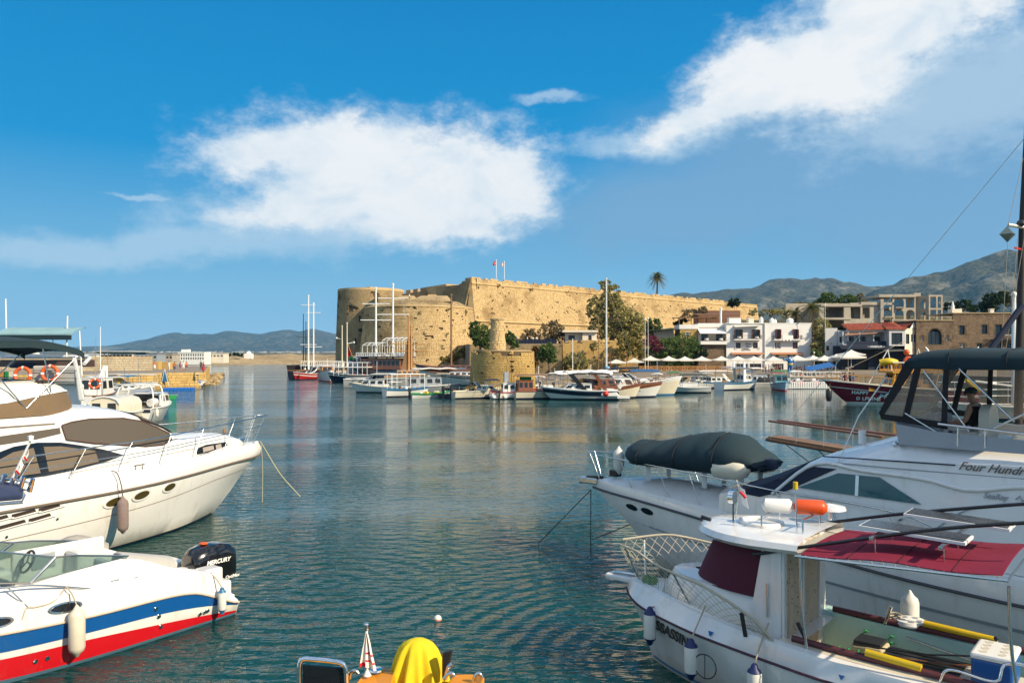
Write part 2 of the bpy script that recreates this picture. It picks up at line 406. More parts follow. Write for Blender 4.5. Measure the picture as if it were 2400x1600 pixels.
shore=[(-30000,700),(-400,560),(-165,440),(-120,470),(-78,430),(-50,380),(30,330),(200,330),(30000,600)]
for j in range(30):
    row=[]
    for i in range(150):
        x=lerp(-330,220,i/149); y0=pl(shore,x); d=(j/29)**1.6*(1600 - y0)
        z=-1.5+6.0*min(1,d/55)**0.6+(2.2*fbm(x/16,(y0+d)/11,2,5))*min(1,d/12)
        row.append((x,y0+d,z))
    rows.append(row)
mb.grid(rows); tag(mb.build('headland',RG,smooth=40),kind='structure')
# sea air between the harbour and the mountains
mb=MB(); mb.box((0,5900,324),(24000,12400,652.0))
hz=bpy.data.materials.new('sea_haze'); hz.use_nodes=True; tt=NT(hz.node_tree); tt.n.clear()
vol=tt.new('ShaderNodeVolumePrincipled'); vol.inputs['Color'].default_value=(0.22,0.60,1.0,1); vol.inputs['Density'].default_value=0.00005; vol.inputs['Anisotropy'].default_value=0.0
oo=tt.new('ShaderNodeOutputMaterial'); tt.l.new(vol.outputs[0],oo.inputs['Volume'])
haze=tag(mb.build('haze',hz),kind='stuff')

# ---------------------------------------------------------------- castle,chain tower
def stone_mat(name,lo,hi,stain=(0.10,0.075,0.045),stain_amt=0.6,sscale=0.12):
    m=bpy.data.materials.new(name); m.use_nodes=True; t=NT(m.node_tree); b=t.n['Principled BSDF']
    co=t.new('ShaderNodeTexCoord').outputs['Object']; g=t.new('ShaderNodeNewGeometry')
    n1=t.noise(co,sscale,5,0.65); n2=t.noise(co,1.6,5,0.7); n3=t.noise(co,9.0,3,0.6)
    f=t.math('ADD',t.math('MULTIPLY',g.outputs['Random Per Island'],0.5),t.math('MULTIPLY',n2,0.5))
    c=t.mix(f,(*lo,1),(*hi,1))
    c=t.mix(t.mapr(n1,0.46,0.66,0,stain_amt,True),c,(*stain,1))
    c=t.mix(t.mapr(n3,0.55,0.75,0,0.45),c,(*stain,1))
    t.put(b.inputs['Base Color'],c); b.inputs['Roughness'].default_value=0.93; b.inputs['Specular IOR Level'].default_value=0.15
    bn=t.new('ShaderNodeBump'); bn.inputs['Strength'].default_value=0.8; bn.inputs['Distance'].default_value=0.12
    t.put(bn.inputs['Height'],t.math('ADD',n2,t.math('MULTIPLY',n3,0.5))); t.l.new(bn.outputs[0],b.inputs['Normal'])
    MATS[name]=m; return m
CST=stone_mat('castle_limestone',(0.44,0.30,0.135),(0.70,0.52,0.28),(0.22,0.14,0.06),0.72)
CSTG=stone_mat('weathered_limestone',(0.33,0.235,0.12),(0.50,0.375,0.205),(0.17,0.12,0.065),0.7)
MORT=mat('mortar',(0.10,0.07,0.037),0.95,var=.35,scale=.4)

def masonry(mb,S,U,V,bw,bh,proud=0.08,gap=0.035,hole=0.0,pit=None,rnd=None,keep=None):
    """courses of single blocks laid over the surface S(u, v); each block has its own length, set-back and edges"""
    rnd=rnd or rng; nv=max(1,round(V/bh)); h=V/nv
    for j in range(nv):
        u=-rnd.random()*bw
        while u < U:
            w=bw*rnd.uniform(0.6,1.45); u0,u1=max(0,u)+gap/2,min(U,u+w) - gap/2; u+=w
            if u1 - u0 < 0.12: continue
            v0,v1=j*h+gap/2,(j+1)*h - gap/2
            um,vm_=(u0+u1)/2,(v0+v1)/2
            if hole and rnd.random() < hole: continue
            if pit and pit(um,vm_): continue
            if keep and not keep(um,vm_): continue
            P=[S(u0,v0),S(u1,v0),S(u1,v1),S(u0,v1)]
            n=(P[1] - P[0]).cross(P[3] - P[0]).normalized()
            pr=proud*rnd.uniform(0.25,1.0)
            F=[p+n*(pr*rnd.uniform(.8,1.1)) for p in P]; B=[p - n*0.24 for p in P]
            mb._add(F+B,[(0,1,2,3),(1,0,4,5),(2,1,5,6),(3,2,6,7),(0,3,7,4)])
def face_grid(mb,S,U,V,nu,nv,off=0.0):
    rows=[]
    for j in range(nv+1):
        row=[]
        for i in range(nu+1):
            u,v=U*i/nu,V*j/nv; p=S(u,v)
            if off:
                e=0.05; n=(S(min(U,u+e),v) - S(max(0,u - e),v)).cross(S(u,min(V,v+e)) - S(u,max(0,v - e))).normalized(); p=p+n*off
            row.append(p)
        rows.append(row)
    mb.grid(rows)
def plane_S(a,b,z0,z1,batter=0.0):
    a,b=Vector((a[0],a[1],0)),Vector((b[0],b[1],0)); d=(b - a); L=d.length; d=d/L; n=d.cross(Vector((0,0,1)))
    H=z1 - z0
    return (lambda u,v: a+d*u+n*(batter*(1 - v/H))+Vector((0,0,z0+v))),L,H
def cyl_S(c,r0,r1,a0,a1,z0,z1):
    H=z1 - z0; L=R(abs(a1 - a0))*(r0+r1)/2
    def S(u,v):
        a=R(a0+(a1 - a0)*u/L); r=lerp(r0,r1,v/H)
        return Vector((c[0]+r*math.cos(a),c[1]+r*math.sin(a),z0+v))
    return S,L,H

castle=thing('castle','long sandstone castle with round tower and rounded bastion behind the masted boats','castle',(0,210,0))
def cpart(name,S,L,H,bw=0.56,bh=0.31,m=None,hole=0.006,pit=None,proud=0.09,nu=None,core=True):
    if core:
        mb=MB(); face_grid(mb,S,L,H,nu or 24,6,-0.22); mb.bw(name,MORT,castle)
    mb=MB(); masonry(mb,S,L,H,bw,bh,proud,0.045,hole,pit); 
    tag(mb.bw('masonry',m or CST,castle),kind='stuff')
def pitted(seed,thr,k=0.55):
    return lambda u,v: fbm(u*k+seed,v*k*1.2,seed,3) > thr
A=(-10.2,199.5); B=(93,302)
S,L,H=plane_S(A,B,2.0,23.0,3.2)
dirw=(Vector((B[0] - A[0],B[1] - A[1],0))).normalized(); nw=dirw.cross(Vector((0,0,1)))
cpart('curtain_wall',S,L,H,pit=pitted(3.1,0.74),nu=40,hole=0.010)
S2,L2,H2=plane_S(A,B,23.25,24.7,0.0)
gapc=lambda u,v: (30.2 < u < 31.2) or (v > 0.9 and fbm(u*0.35,1.0,9,3) > 0.1) or (u > 118 and v > 1.45 - (u - 118)*0.05)
mb=MB(); masonry(mb,S2,L2,H2,0.8,0.36,0.10,0.04,0.01,gapc); tag(mb.bw('parapet_masonry',CST,castle),kind='stuff')
mb=MB(); a3,b3=Vector((*A,0)),Vector((*B,0))
mb.slab([a3 - nw*0.06+Vector((0,0,23.2)),b3 - nw*0.06+Vector((0,0,23.2)),b3 - nw*0.06+Vector((0,0,24.3)),a3 - nw*0.06+Vector((0,0,24.3))],-nw*1.6); mb.bw('parapet_core',CSTG,castle)
mb=MB(); mb.tube([a3+nw*0.05+Vector((0,0,23.12)),b3+nw*0.05+Vector((0,0,23.12))],0.24,8); mb.bw('string_course',CST,castle)
mb=MB(); mb.tube([a3+nw*1.75+Vector((0,0,13.6)),b3+nw*1.75+Vector((0,0,13.6))],0.17,8); mb.bw('string_course',CST,castle)
# wall walk top behind the parapet
mb=MB(); bk=-nw*14
mb.slab([a3 - nw*1.7+Vector((0,0,23.0)),b3 - nw*1.7+Vector((0,0,23.0)),b3+bk+Vector((0,0,23.0)),a3+bk+Vector((0,0,23.0))],(0,0,-21)); mb.bw('wall_walk',CSTG,castle)
mb=MB(); e0=Vector((-19.5,215,0)); er=(Vector((*A,0)) - e0).normalized().cross(Vector((0,0,1)))
mb.grid([[a3+nw*(3.2*(1 - v/21))+Vector((0,0,2+v)),a3+er*(3.0*(1 - v/22)) - nw*.2+Vector((0,0,2+v))] for v in [k*1.05 for k in range(21)]])
mb.bw('corner_quoin',CSTG,castle)
# shaded return of the curtain wall,broken at the top
Cn=Vector(A).to_3d()
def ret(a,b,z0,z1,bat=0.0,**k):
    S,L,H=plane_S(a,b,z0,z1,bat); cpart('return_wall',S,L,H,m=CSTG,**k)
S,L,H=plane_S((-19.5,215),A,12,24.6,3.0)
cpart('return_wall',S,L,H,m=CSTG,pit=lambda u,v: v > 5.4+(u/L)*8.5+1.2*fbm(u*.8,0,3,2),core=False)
mb=MB(); a,b=Vector((-19.5,215,0)),Vector((*A,0)); rows=[]
n_=(b - a).normalized().cross(Vector((0,0,1)))
for k in range(13):
    u=k/12; p=a.lerp(b,u); zt=12+min(12.4,5.2+u*8.2+(0.5 if k % 2 else 0))
    rows.append([p+n_*2.95+Vector((0,0,12)),p+n_*(3.0*(1 - (zt - 12)/12.6) - 0.03)+Vector((0,0,zt)),p - n_*1.6+Vector((0,0,zt)),p - n_*1.6+Vector((0,0,12))])
mb.grid(rows); mb.bw('return_core',CSTG,castle)
# rounded bastion
BC=(-22.3,191.5)
S,L,H=cyl_S(BC,14.6,12.9,178,382,0.5,16.0)
cpart('bastion',S,L,H,pit=pitted(7.7,0.66,0.7),hole=0.014,nu=48,m=CST)
S,L,H=cyl_S(BC,12.6,9.5,178,382,16.3,17.7)
cpart('bastion_parapet',S,L,H,nu=40,bw=0.7,bh=0.3,m=CSTG)
mb=MB(); mb.tube([(BC[0]+12.95*math.cos(R(a)),BC[1]+12.95*math.sin(R(a)),16.12) for a in range(178,384,6)],0.2,8); mb.bw('string_course',CST,castle)
mb=MB(); mb.poly([(BC[0]+9.5*math.cos(R(a)),BC[1]+9.5*math.sin(R(a)),17.6) for a in range(178,384,6)]); mb.bw('bastion_roof',CSTG,castle)
for (x0,x1,y,zz) in ((920,972,184,17.7),(966,1052,184,17.7)):
    mb=MB(); p0,p1=at(x0,700,y),at(x1,700,y)
    mb.hexa([(p0.x - .8,y - .6,zz - .3),(p1.x+.9,y - .6,zz - .3),(p1.x+.9,y+7,zz - .3),(p0.x - .8,y+7,zz - .3)],
            [(p0.x+.9,y+1.2,zz+.7),(p1.x - 1.2,y+1.2,zz+.7),(p1.x - .8,y+5,zz+1.5),(p0.x+1.5,y+5,zz+1.5)]); mb.bw('embrasure_slope',CSTG,castle)
mb=MB(); p=at(1013,695,190); mb.box((p.x,190,19.0),(1.9,1.6,1.0)); mb.bw('chimney_block',CST,castle)
# big round tower
TC=(-41.2,233)
S,L,H=cyl_S(TC,10.3,9.5,160,380,0.0,23.6)
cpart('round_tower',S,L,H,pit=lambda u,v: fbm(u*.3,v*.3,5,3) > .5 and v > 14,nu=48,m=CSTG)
mb=MB(); mb.lathe([(9.46,23.5),(9.6,23.5),(9.6,24.1),(8.7,24.15),(8.7,23.0)],(*TC,0),48); mb.bw('tower_parapet',CST,castle)
mb=MB(); mb.poly([(TC[0]+9.4*math.cos(R(a)),TC[1]+9.4*math.sin(R(a)),23.2) for a in range(0,360,10)]); mb.bw('tower_roof',CSTG,castle)
VOID=mat('void_dark',(0.012,0.011,0.01),1.0)
for a,z in ((262,15.3),(277,15.2),(255,9),(291,8.0)): MB().box((TC[0]+10*math.cos(R(a)),TC[1]+10.0*math.sin(R(a)),z),(0.28,0.8,1.7)).bw('arrow_slit',VOID,castle)
mb=MB(); p=at(845,773,221); mb.box((p.x,222.4,p.z),(1.5,1.2,0.85)); mb.bw('gun_port',MATS['void_dark'],castle)
def block(name,p0,p1,z0,z1,depth,m,teeth=0,nm='masonry'):
    """straight piece of wall with its visible face from p0 to p1, its right return and its top"""
    a,b=Vector((*p0,0)),Vector((*p1,0)); d=(b - a).normalized(); n=d.cross(Vector((0,0,1))); q=b - n*depth
    S,L,H=plane_S(p0,p1,z0,z1); mb=MB(); masonry(mb,S,L,H,0.8,0.45,0.07,0.04,0.004)
    S,L2,H=plane_S(p1,(q.x,q.y),z0,z1); masonry(mb,S,L2,H,0.8,0.45,0.07,0.04,0.004)
    tag(mb.bw(nm,m,castle),kind='stuff')
    mb=MB(); mb.slab([a - n*.03+Vector((0,0,z0)),b - n*.03 - d*.03+Vector((0,0,z0)),q - d*.03+Vector((0,0,z0)),a - n*depth+Vector((0,0,z0))],(0,0,z1 - z0 - 0.02))
    if teeth:
        for k in range(teeth):
            p=a.lerp(b,(k+.5)/teeth) - n*.45; ang=math.atan2(d.y,d.x)
            mb.box((p.x,p.y,z1+.42),(L/teeth*.62,.8,.9),ang)
    mb.bw(name,m,castle)
a=at(869,700,226); b=at(917,700,229)
block('turret',(a.x,224.5),(b.x+.3,229.5),14,24.4,7,CST)
block('link_wall',(at(850,700,219).x,227),(at(905,700,219).x,206),0.5,20.2,6,CSTG)
block('north_wall',(at(896,700,236).x,240),(at(985,700,222).x,224),14,22.0,2.5,CSTG,9)
block('north_wall',(at(945,700,228).x,231),(at(1000,690,222).x,221),14,23.0,2.5,CSTG,3)
block('keep_block',(at(983,690,220).x,224),(at(1043,690,208).x,211.5),14,24.0,6.5,CST)
block('stair_wall',(at(1058,690,214).x,219),(at(1092,690,206).x,209),14,21.4,4,CSTG)
mb=MB(); mb.box((-25,240,8),(42,30,13)); mb.bw('inner_fill',CSTG,castle)

# flags on the curtain wall
WHP=mat('white_painted_metal',(0.78,0.78,0.76),0.4,var=.05)
RED=mat('flag_red',(0.55,0.012,0.02),0.8,var=.1); WHC=mat('white_cloth',(0.78,0.76,0.72),0.85,var=.08)
def crescent(mb,c,ux,uz,r):
    o=[]
    for k in range(13): a=R(50+260*k/12); o.append(c+ux*(r*math.cos(a))+uz*(r*math.sin(a)))
    for k in range(13): a=R(310 - 260*k/12); o.append(c+ux*(r*.22+r*.8*math.cos(a))+uz*(r*.8*math.sin(a)))
    for k in range(12): mb.poly([o[k],o[k+1],o[24 - k],o[25 - k]])
def flagpole(px,ptop,pbot,Y,fw,fh,kind,label):
    b=at(px,pbot,Y); t=at(px,ptop,Y); H=t.z - b.z
    o=thing('flagpole',label,'flagpole',b); MB().tube([(0,0,0),(0,0,H)],0.09,8).ball((0,0,H),0.16).build('pole',WHP,o,smooth=40)
    rows=[]; 
    for i in range(9):
        u=i/8; w=0.22*math.sin(u*7)*u
        rows.append([(-u*fw,w+0.05*u,H - 0.15 - v/4*fh - 0.3*u) for v in range(5)])
    f=MB().grid(rows).build('flag',RED if kind==0 else WHC,o,smooth=60,solid=0.02)
    ux,uz=Vector((-1,0,0)),Vector((0,0,1)); c=Vector((-fw*.42,-.32,H - .15 - fh/2 - .12)); m=MB(); crescent(m,c,ux,uz,fh*.26)
    st=c+Vector((-fh*.36,0,0)); m.poly([st+ux*(fh*(.14 if k % 2==0 else .06)*math.cos(R(36*k)))+uz*(fh*(.14 if k % 2==0 else .06)*math.sin(R(36*k))) for k in range(10)])
    m.build('crescent_emblem',WHC if kind==0 else RED,f)
    if kind:
        for q in (.1,.9): MB().box((-fw/2,-.33,H - .15 - fh*q - .12),(fw*.94,.015,fh*.10)).build('stripe',RED,f)
flagpole(1163,610,652,211,0.85,1.0,0,'left flagpole on the castle wall flying a small red crescent flag')
flagpole(1182,613,654,214,0.95,1.0,1,'right flagpole on the castle wall flying a small white and red flag')

# chain tower in the harbour
chain=thing('chain_tower','squat round stone tower with a stone column on top at the water','tower',(-1.25,106,0))
TCX,TCY=-1.25,106.2
def brk(u,v):
    a=170+200*u/Lc; e=4.9+0.35*fbm(a*.11,0,4,3)
    if 268 < a < 283: e=4.3
    if 288 < a < 330: e=4.75 if a > 305 else 4.5
    return v > e or (286 < a < 289.5 and 2.2 < v+0.4*math.sin(a) < 4.3) or fbm(u*1.2,v*1.3,8,3) > 0.56
Sc,Lc,Hc=cyl_S((TCX,TCY),4.35,4.12,170,370,0.55,6.0)
mb=MB(); face_grid(mb,Sc,Lc,Hc - .45,48,6,-0.2); mb.bw('tower_core',MORT,chain)
mb=MB(); masonry(mb,Sc,Lc,Hc,0.42,0.21,0.07,0.03,0.004,brk,random.Random(3))
CHS=stone_mat('golden_sandstone',(0.44,0.29,0.10),(0.58,0.40,0.16),(0.25,0.155,0.055),0.5,0.3)
tag(mb.bw('masonry',CHS,chain),kind='stuff')
mb=MB(); mb.lathe([(3.95,5.2),(3.9,5.7),(0.01,5.75)],(TCX,TCY,0),40); mb.bw('tower_top',CSTG,chain)
colx=at(1166,800,105.2); mb=MB(); stones=[]
r4=random.Random(11)
zc=5.6
stone_mesh=None
while zc < 9.3:
    h=r4.uniform(.30,.40); f=(zc - 5.6)/4; rr=lerp(1.08,.86,f); n=8; off=r4.random()*45
    for k in range(n):
        a0,a1=360/n*k+off+1.2,360/n*(k+1)+off - 1.2; rb=rr*r4.uniform(.97,1.04)
        am=(a0+a1)/2; q=lambda a,r_,z: (colx.x+r_*math.cos(R(a)),105.2+r_*math.sin(R(a)),z)
        MB().hexa([q(a0,rb,zc),q(am,rb*1.04,zc),q(a1,rb,zc),q(am,rr*.6,zc)],[q(a0,rb*.985,zc+h - .025),q(am,rb*1.02,zc+h - .025),q(a1,rb*.985,zc+h - .025),q(am,rr*.6,zc+h - .025)]).bw('stone',CST,chain)
    zc+=h
MB().lathe([(.9,5.5),(.72,zc)],(colx.x,105.2,0),14).bw('column_core',MORT,chain)
MB().lathe([(.80,zc),(.98,zc+.03),(1.0,zc+.22),(.5,zc+.3)],(colx.x - .05,105.2,0),9).bw('capital',CSTG,chain)
# rubble foot of the tower
mb=MB(); r4=random.Random(21)
for k in range(70):
    a=R(r4.uniform(178,362)); rr=r4.uniform(4.2,5.6); s=r4.uniform(.2,.5)
    mb.ball((TCX+rr*math.cos(a),TCY+rr*math.sin(a),.15+(5.6 - rr)*.5),s,6,4,sx=r4.uniform(.8,1.4),sz=.7)
tag(mb.bw('rubble',CHS,chain),kind='stuff')
# rocks along the castle foot
mb=MB()
for k in range(260):
    px=r4.uniform(690,1110); Y=r4.uniform(168,215); p=at(px,850,Y); s=r4.uniform(.3,1.1)
    mb.ball((p.x,Y,r4.uniform(-.2,.6)),s,6,4,sx=r4.uniform(.8,1.6),sz=.7)
tag(mb.build('foot_rocks',RG,None),'tumbled rocks at the foot of the castle',None,None,'stuff')

# ---------------------------------------------------------------- quay,town,trees
def paving_mat(name,lo,hi,sc_=0.5):
    return mat(name,tuple((a+b)/2 for a,b in zip(lo,hi)),0.9,var=.3,scale=sc_,bump=.4,bscale=6)
PAVE=paving_mat('quay_stone',(0.17,0.135,0.095),(0.24,0.195,0.14))
qp=[(-24,186),(-15,150),(-3.5,124),(3,110),(12,118),(26,136),(40,150),(72,152),(84,124),(97,108),(220,108),(220,420),(-24,420)]
mb=MB(); mb.slab([(x,y,-1.2) for x,y in qp],(0,0,2.7)); tag(mb.build('quay',PAVE),kind='structure')
# land rising behind the quay
HM=hill_mat('town_ground',(0.05,0.05,0.028),(0.30,0.23,0.14),0.03,0.5)
def hillz(x,y):
    if y < 205: return 1.2
    return 1.2+min(17,(y - 205)*(0.20 if x < 95 else 0.34))+max(0,y - 300)*0.02
mb=MB(); mb.grid([[(x,y,hillz(x,y)+(fbm(x/9,y/9,1,3)*.6 if y > 210 else 0)) for x in range(20,700,10)] for y in list(range(190,330,7))+list(range(330,1500,60))])
tag(mb.build('town_hill',HM,smooth=50),kind='structure')

WPL=mat('white_plaster',(0.74,0.73,0.70),0.9,var=.07,scale=.6,bump=.15,bscale=3)
CRM=mat('cream_plaster',(0.70,0.62,0.50),0.9,var=.08,scale=.6)
GLS=mat('window_dark_glass',(0.02,0.025,0.028),0.08,var=.1,spec=.6)
WOODB=mat('brown_wood',(0.16,0.075,0.035),0.6,var=.3,scale=6)
REDW=mat('red_brown_wood',(0.24,0.05,0.03),0.6,var=.25,scale=6)
ORW=mat('orange_varnished_wood',(0.50,0.24,0.07),0.5,var=.2,scale=6)
IRON=mat('dark_iron',(0.03,0.03,0.03),0.5,metal=.4)
CONC=mat('raw_concrete',(0.40,0.35,0.28),0.95,var=.28,scale=.5,bump=.3,bscale=4)
BRST=stone_mat('brown_rubble_stone',(0.15,0.105,0.07),(0.27,0.195,0.13),(0.09,0.065,0.045),0.5,0.4)
TILE=mat('red_roof_tile',(0.45,0.105,0.045),0.8,var=.25,scale=2,island=.6)
NAVY=mat('navy_canvas',(0.012,0.02,0.045),0.85,var=.25,scale=1.5)
UMB=mat('off_white_canvas',(0.66,0.62,0.55),0.9,var=.10,scale=1.2)
WCLO=WHC

def facade(name,m,parent,x0,x1,z0,z1,y,th,ops,arch_n=10,ax=None):
    """wall with cut openings; ops = (xa, xb, za, zb, arched). ax: optional map (u, d, z) -> world"""
    f=ax or (lambda u,d,z: (u,y+d,z)); xs={x0,x1}
    for o in ops:
        n=arch_n if o[4] else 1
        for k in range(n+1): xs.add(min(x1,max(x0,o[0]+(o[1] - o[0])*k/n)))
    xs=sorted(xs); mb=MB()
    def top(o,x):
        if not o[4]: return o[3]
        h=(o[1] - o[0])/2; c=(o[0]+o[1])/2; return o[3] - h+math.sqrt(max(0,h*h - (x - c)**2))
    for a,b in zip(xs,xs[1:]):
        if b - a < 1e-4: continue
        mid=(a+b)/2; cut=sorted([o for o in ops if o[0] < mid < o[1]],key=lambda o: o[2]); la,lb=z0,z0
        segs=[]
        for o in cut: segs.append((la,lb,o[2],o[2])); la,lb=top(o,a),top(o,b)
        segs.append((la,lb,z1,z1))
        for p,q,r_,s_ in segs:
            if r_ - min(p,q) < 1e-3: continue
            mb.hexa([f(a,0,p),f(b,0,q),f(b,th,q),f(a,th,p)],[f(a,0,r_),f(b,0,s_),f(b,th,s_),f(a,th,r_)])
    return mb.bw(name,m,parent)
def window(parent,x0,x1,z0,z1,y,m=None,bars=1,ax=None,fr=.09,name='window',cross=True):
    f=ax or (lambda u,d,z: (u,y+d,z)); m=m or WOODB
    def bx(mb,a,b,c,d,e0,e1): mb.hexa([f(a,e0,c),f(b,e0,c),f(b,e1,c),f(a,e1,c)],[f(a,e0,d),f(b,e0,d),f(b,e1,d),f(a,e1,d)])
    mb=MB(); bx(mb,x0,x0+fr,z0,z1,0,.1); bx(mb,x1 - fr,x1,z0,z1,0,.1); bx(mb,x0+fr,x1 - fr,z0,z0+fr,0,.1); bx(mb,x0+fr,x1 - fr,z1 - fr,z1,0,.1)
    for k in range(bars): q=lerp(x0,x1,(k+1)/(bars+1)); bx(mb,q - fr*.4,q+fr*.4,z0+fr,z1 - fr,.02,.08)
    if cross: bx(mb,x0+fr,x1 - fr,(z0+z1)/2 - .03,(z0+z1)/2+.03,.03,.07)
    o=mb.bw(name,m,parent)
    mb=MB(); bx(mb,x0+.02,x1 - .02,z0+.02,z1 - .02,.11,.14); mb.bw('pane',GLS,o); return o
def railing(parent,pts,h=1.0,n=10,m=None,r=.025,name='railing'):
    """rail with balusters along pts, world coordinates"""
    mb=MB(); pts=[Vector(p) for p in pts]; up=Vector((0,0,h))
    for a,b in zip(pts,pts[1:]):
        mb.tube([a+up,b+up],r*1.3,5); mb.tube([a+up*.12,b+up*.12],r,4)
        k=max(1,round((b - a).length/(pts[-1] - pts[0]).length*n)) if len(pts) > 2 else n
        for i in range(k+1): p=a.lerp(b,i/k); mb.tube([p,p+up],r*.8,4)
    return mb.bw(name,m or IRON,parent)

# --- white quay-side hotel,two blocks
HY=200.0
hx=lambda px: (px - 1200)/FPX*HY
hzz=lambda py: EYE - (py - HZ)/FPX*HY
zx=lambda q: hx(1690+q*230/2352); zz=lambda q: hzz(740+q*150/1534)
hotel=thing('hotel','white four storey quayside hotel with two balconies and brown awnings','building',(hx(1800),HY,1.5))
def oprect(l): return [(zx(a),zx(b),zz(d),zz(c),False) for a,b,c,d in l]
opsL=oprect([(320,500,325,545),(740,915,325,545),(355,470,640,780),(765,880,640,780),(360,465,932,978),(770,880,932,978),(275,655,1145,1330),(685,965,1145,1330)])
opsR=oprect([(1295,1412,320,545),(1708,1830,320,545),(1288,1415,635,785),(1708,1830,635,785),(1300,1405,935,980),(1720,1825,935,980),(1215,1490,1145,1400)])
facade('front_wall',WPL,hotel,zx(128),zx(1040),1.4,zz(180),HY,.35,opsL)
facade('front_wall',WPL,hotel,zx(1060),zx(2165),1.4,zz(180),HY - .25,.35,opsR)
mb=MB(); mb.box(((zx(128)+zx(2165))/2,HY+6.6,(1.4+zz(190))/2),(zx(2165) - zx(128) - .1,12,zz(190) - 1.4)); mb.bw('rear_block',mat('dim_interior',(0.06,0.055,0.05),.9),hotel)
MB().box((zx(2165) - .2,HY+6.3,(1.4+zz(180))/2),(.42,12.4,zz(180) - 1.4)).bw('side_wall',WPL,hotel)
MB().box((zx(128)+.2,HY+6.4,(1.4+zz(180))/2),(.42,12.0,zz(180) - 1.4)).bw('side_wall',WPL,hotel)
MB().box((zx(1147),HY+6.3,zz(180)+.02),(zx(2175) - zx(118),13.2,.16)).bw('cornice',WPL,hotel)
MB().box((zx(1050),HY - .1,(zz(180)+2)/2),(.28,.5,zz(180) - 2)).bw('downpipe_pier',WPL,hotel)
MB().box((zx(2168),HY - .3,(zz(200)+zz(1040))/2),(.12,.14,zz(200) - zz(1040))).bw('downpipe',REDW,hotel)
for (a,b,c,d),m_,y in [((320,500,325,545),WOODB,0),((740,915,325,545),WOODB,0),((1295,1412,320,545),REDW,-.25),((1708,1830,320,545),REDW,-.25)]:
    o=window(hotel,zx(a),zx(b),zz(d),zz(c),HY+y+.16,m_,1,name='balcony_door',cross=False)
    MB().box((zx(a) - .02,HY+y - .35,(zz(c)+zz(d))/2),(.06,.7,zz(c) - zz(d) - .1)).bw('shutter',m_,o)
    MB().box((zx(b)+.02,HY+y - .35,(zz(c)+zz(d))/2),(.06,.7,zz(c) - zz(d) - .1)).bw('shutter',m_,o)
for (a,b,c,d),m_,y in [((355,470,640,780),WOODB,0),((765,880,640,780),WOODB,0),((1288,1415,635,785),REDW,-.25),((1708,1830,635,785),REDW,-.25),((360,465,932,978),IRON,0),((770,880,932,978),IRON,0),((1300,1405,935,980),IRON,-.25),((1720,1825,935,980),IRON,-.25)]:
    window(hotel,zx(a),zx(b),zz(d),zz(c),HY+y+.14,m_,1)
window(hotel,zx(1320),zx(1398),zz(775),zz(645),HY - .15,WPL,1,fr=.12)
for a,b,y,n in ((275,655,0,3),(685,965,0,2),(1215,1490,-.25,2)):
    window(hotel,zx(a),zx(b),1.5,zz(1145),HY+y+.15,WHP if a==275 else REDW,n,name='shop_door',cross=False)
for a,b,q in ((280,935,562),(1225,1900,568)):
    MB().box(((zx(a)+zx(b))/2,HY - .85,zz(q) - .12),(zx(b) - zx(a),1.5,.26)).bw('balcony_slab',WPL,hotel)
    railing(hotel,[(zx(a)+.05,HY - .3,zz(q)),(zx(a)+.05,HY - 1.55,zz(q)),(zx(b) - .05,HY - 1.55,zz(q)),(zx(b) - .05,HY - .3,zz(q))],1.0,34,name='balcony_railing')
mb=MB(); mb.slab([(zx(300),HY - 1.3,zz(275)),(zx(920),HY - 1.3,zz(245)),(zx(920),HY - .02,zz(225)),(zx(300),HY - .02,zz(240))],(0,0,.06)); mb.bw('balcony_canopy',UMB,hotel)
for a,b,y in ((235,1005,0),(1180,1940,-.25)):
    mb=MB(); mb.slab([(zx(a),HY+y - 1.1,zz(925)),(zx(b),HY+y - 1.1,zz(925)),(zx(b),HY+y - .01,zz(885)),(zx(a),HY+y - .01,zz(885))],(0,0,.08)); mb.bw('awning',mat('terracotta_awning',(0.40,0.17,0.085),.8,var=.12),hotel)
    for q in (a+8,b - 8): MB().tube([(zx(q),HY+y - 1.05,zz(925)),(zx(q),HY+y - .02,zz(975))],.04,5).bw('awning_bracket',IRON,hotel)
BLKP=mat('black_paint',(0.02,0.02,0.02),.6)
for s_,px,py,sz in (('Girne',575,690,.62),('Evi',600,748,.62),('Traditional',490,798,.42),('Cyprus Foods',475,832,.42),('CAFE GIRNE',490,1052,.36)):
    text('sign_lettering',s_,BLKP,hotel,(zx(px),HY - .03,zz(py)),(1,0,0),(0,0,1),sz,.03,.012,.15)
mb=MB()
for a,s_ in ((320,1),(912,-1)): mb.box((zx(a),HY - .04,zz(775)),(.07,.06,.55)).box((zx(a)+s_*.3,HY - .04,zz(803)),(.6,.06,.07))
tag(mb.bw('sign_bracket',BLKP,hotel),kind='stuff')
mb=MB(); rows=[]
for j in range(7):
    rows.append([(zx(1430+240*i/14),HY - 1.62 - .06*math.sin(i*1.7+j) - .02*j,zz(470) - j*.21*(1+.2*math.sin(i*1.3))) for i in range(15)])
tag(mb.grid(rows).build('beach_towel',WHC,None,smooth=60,solid=.02),'white towels hung over the right hotel balcony railing','towels')
TANKM=WHP
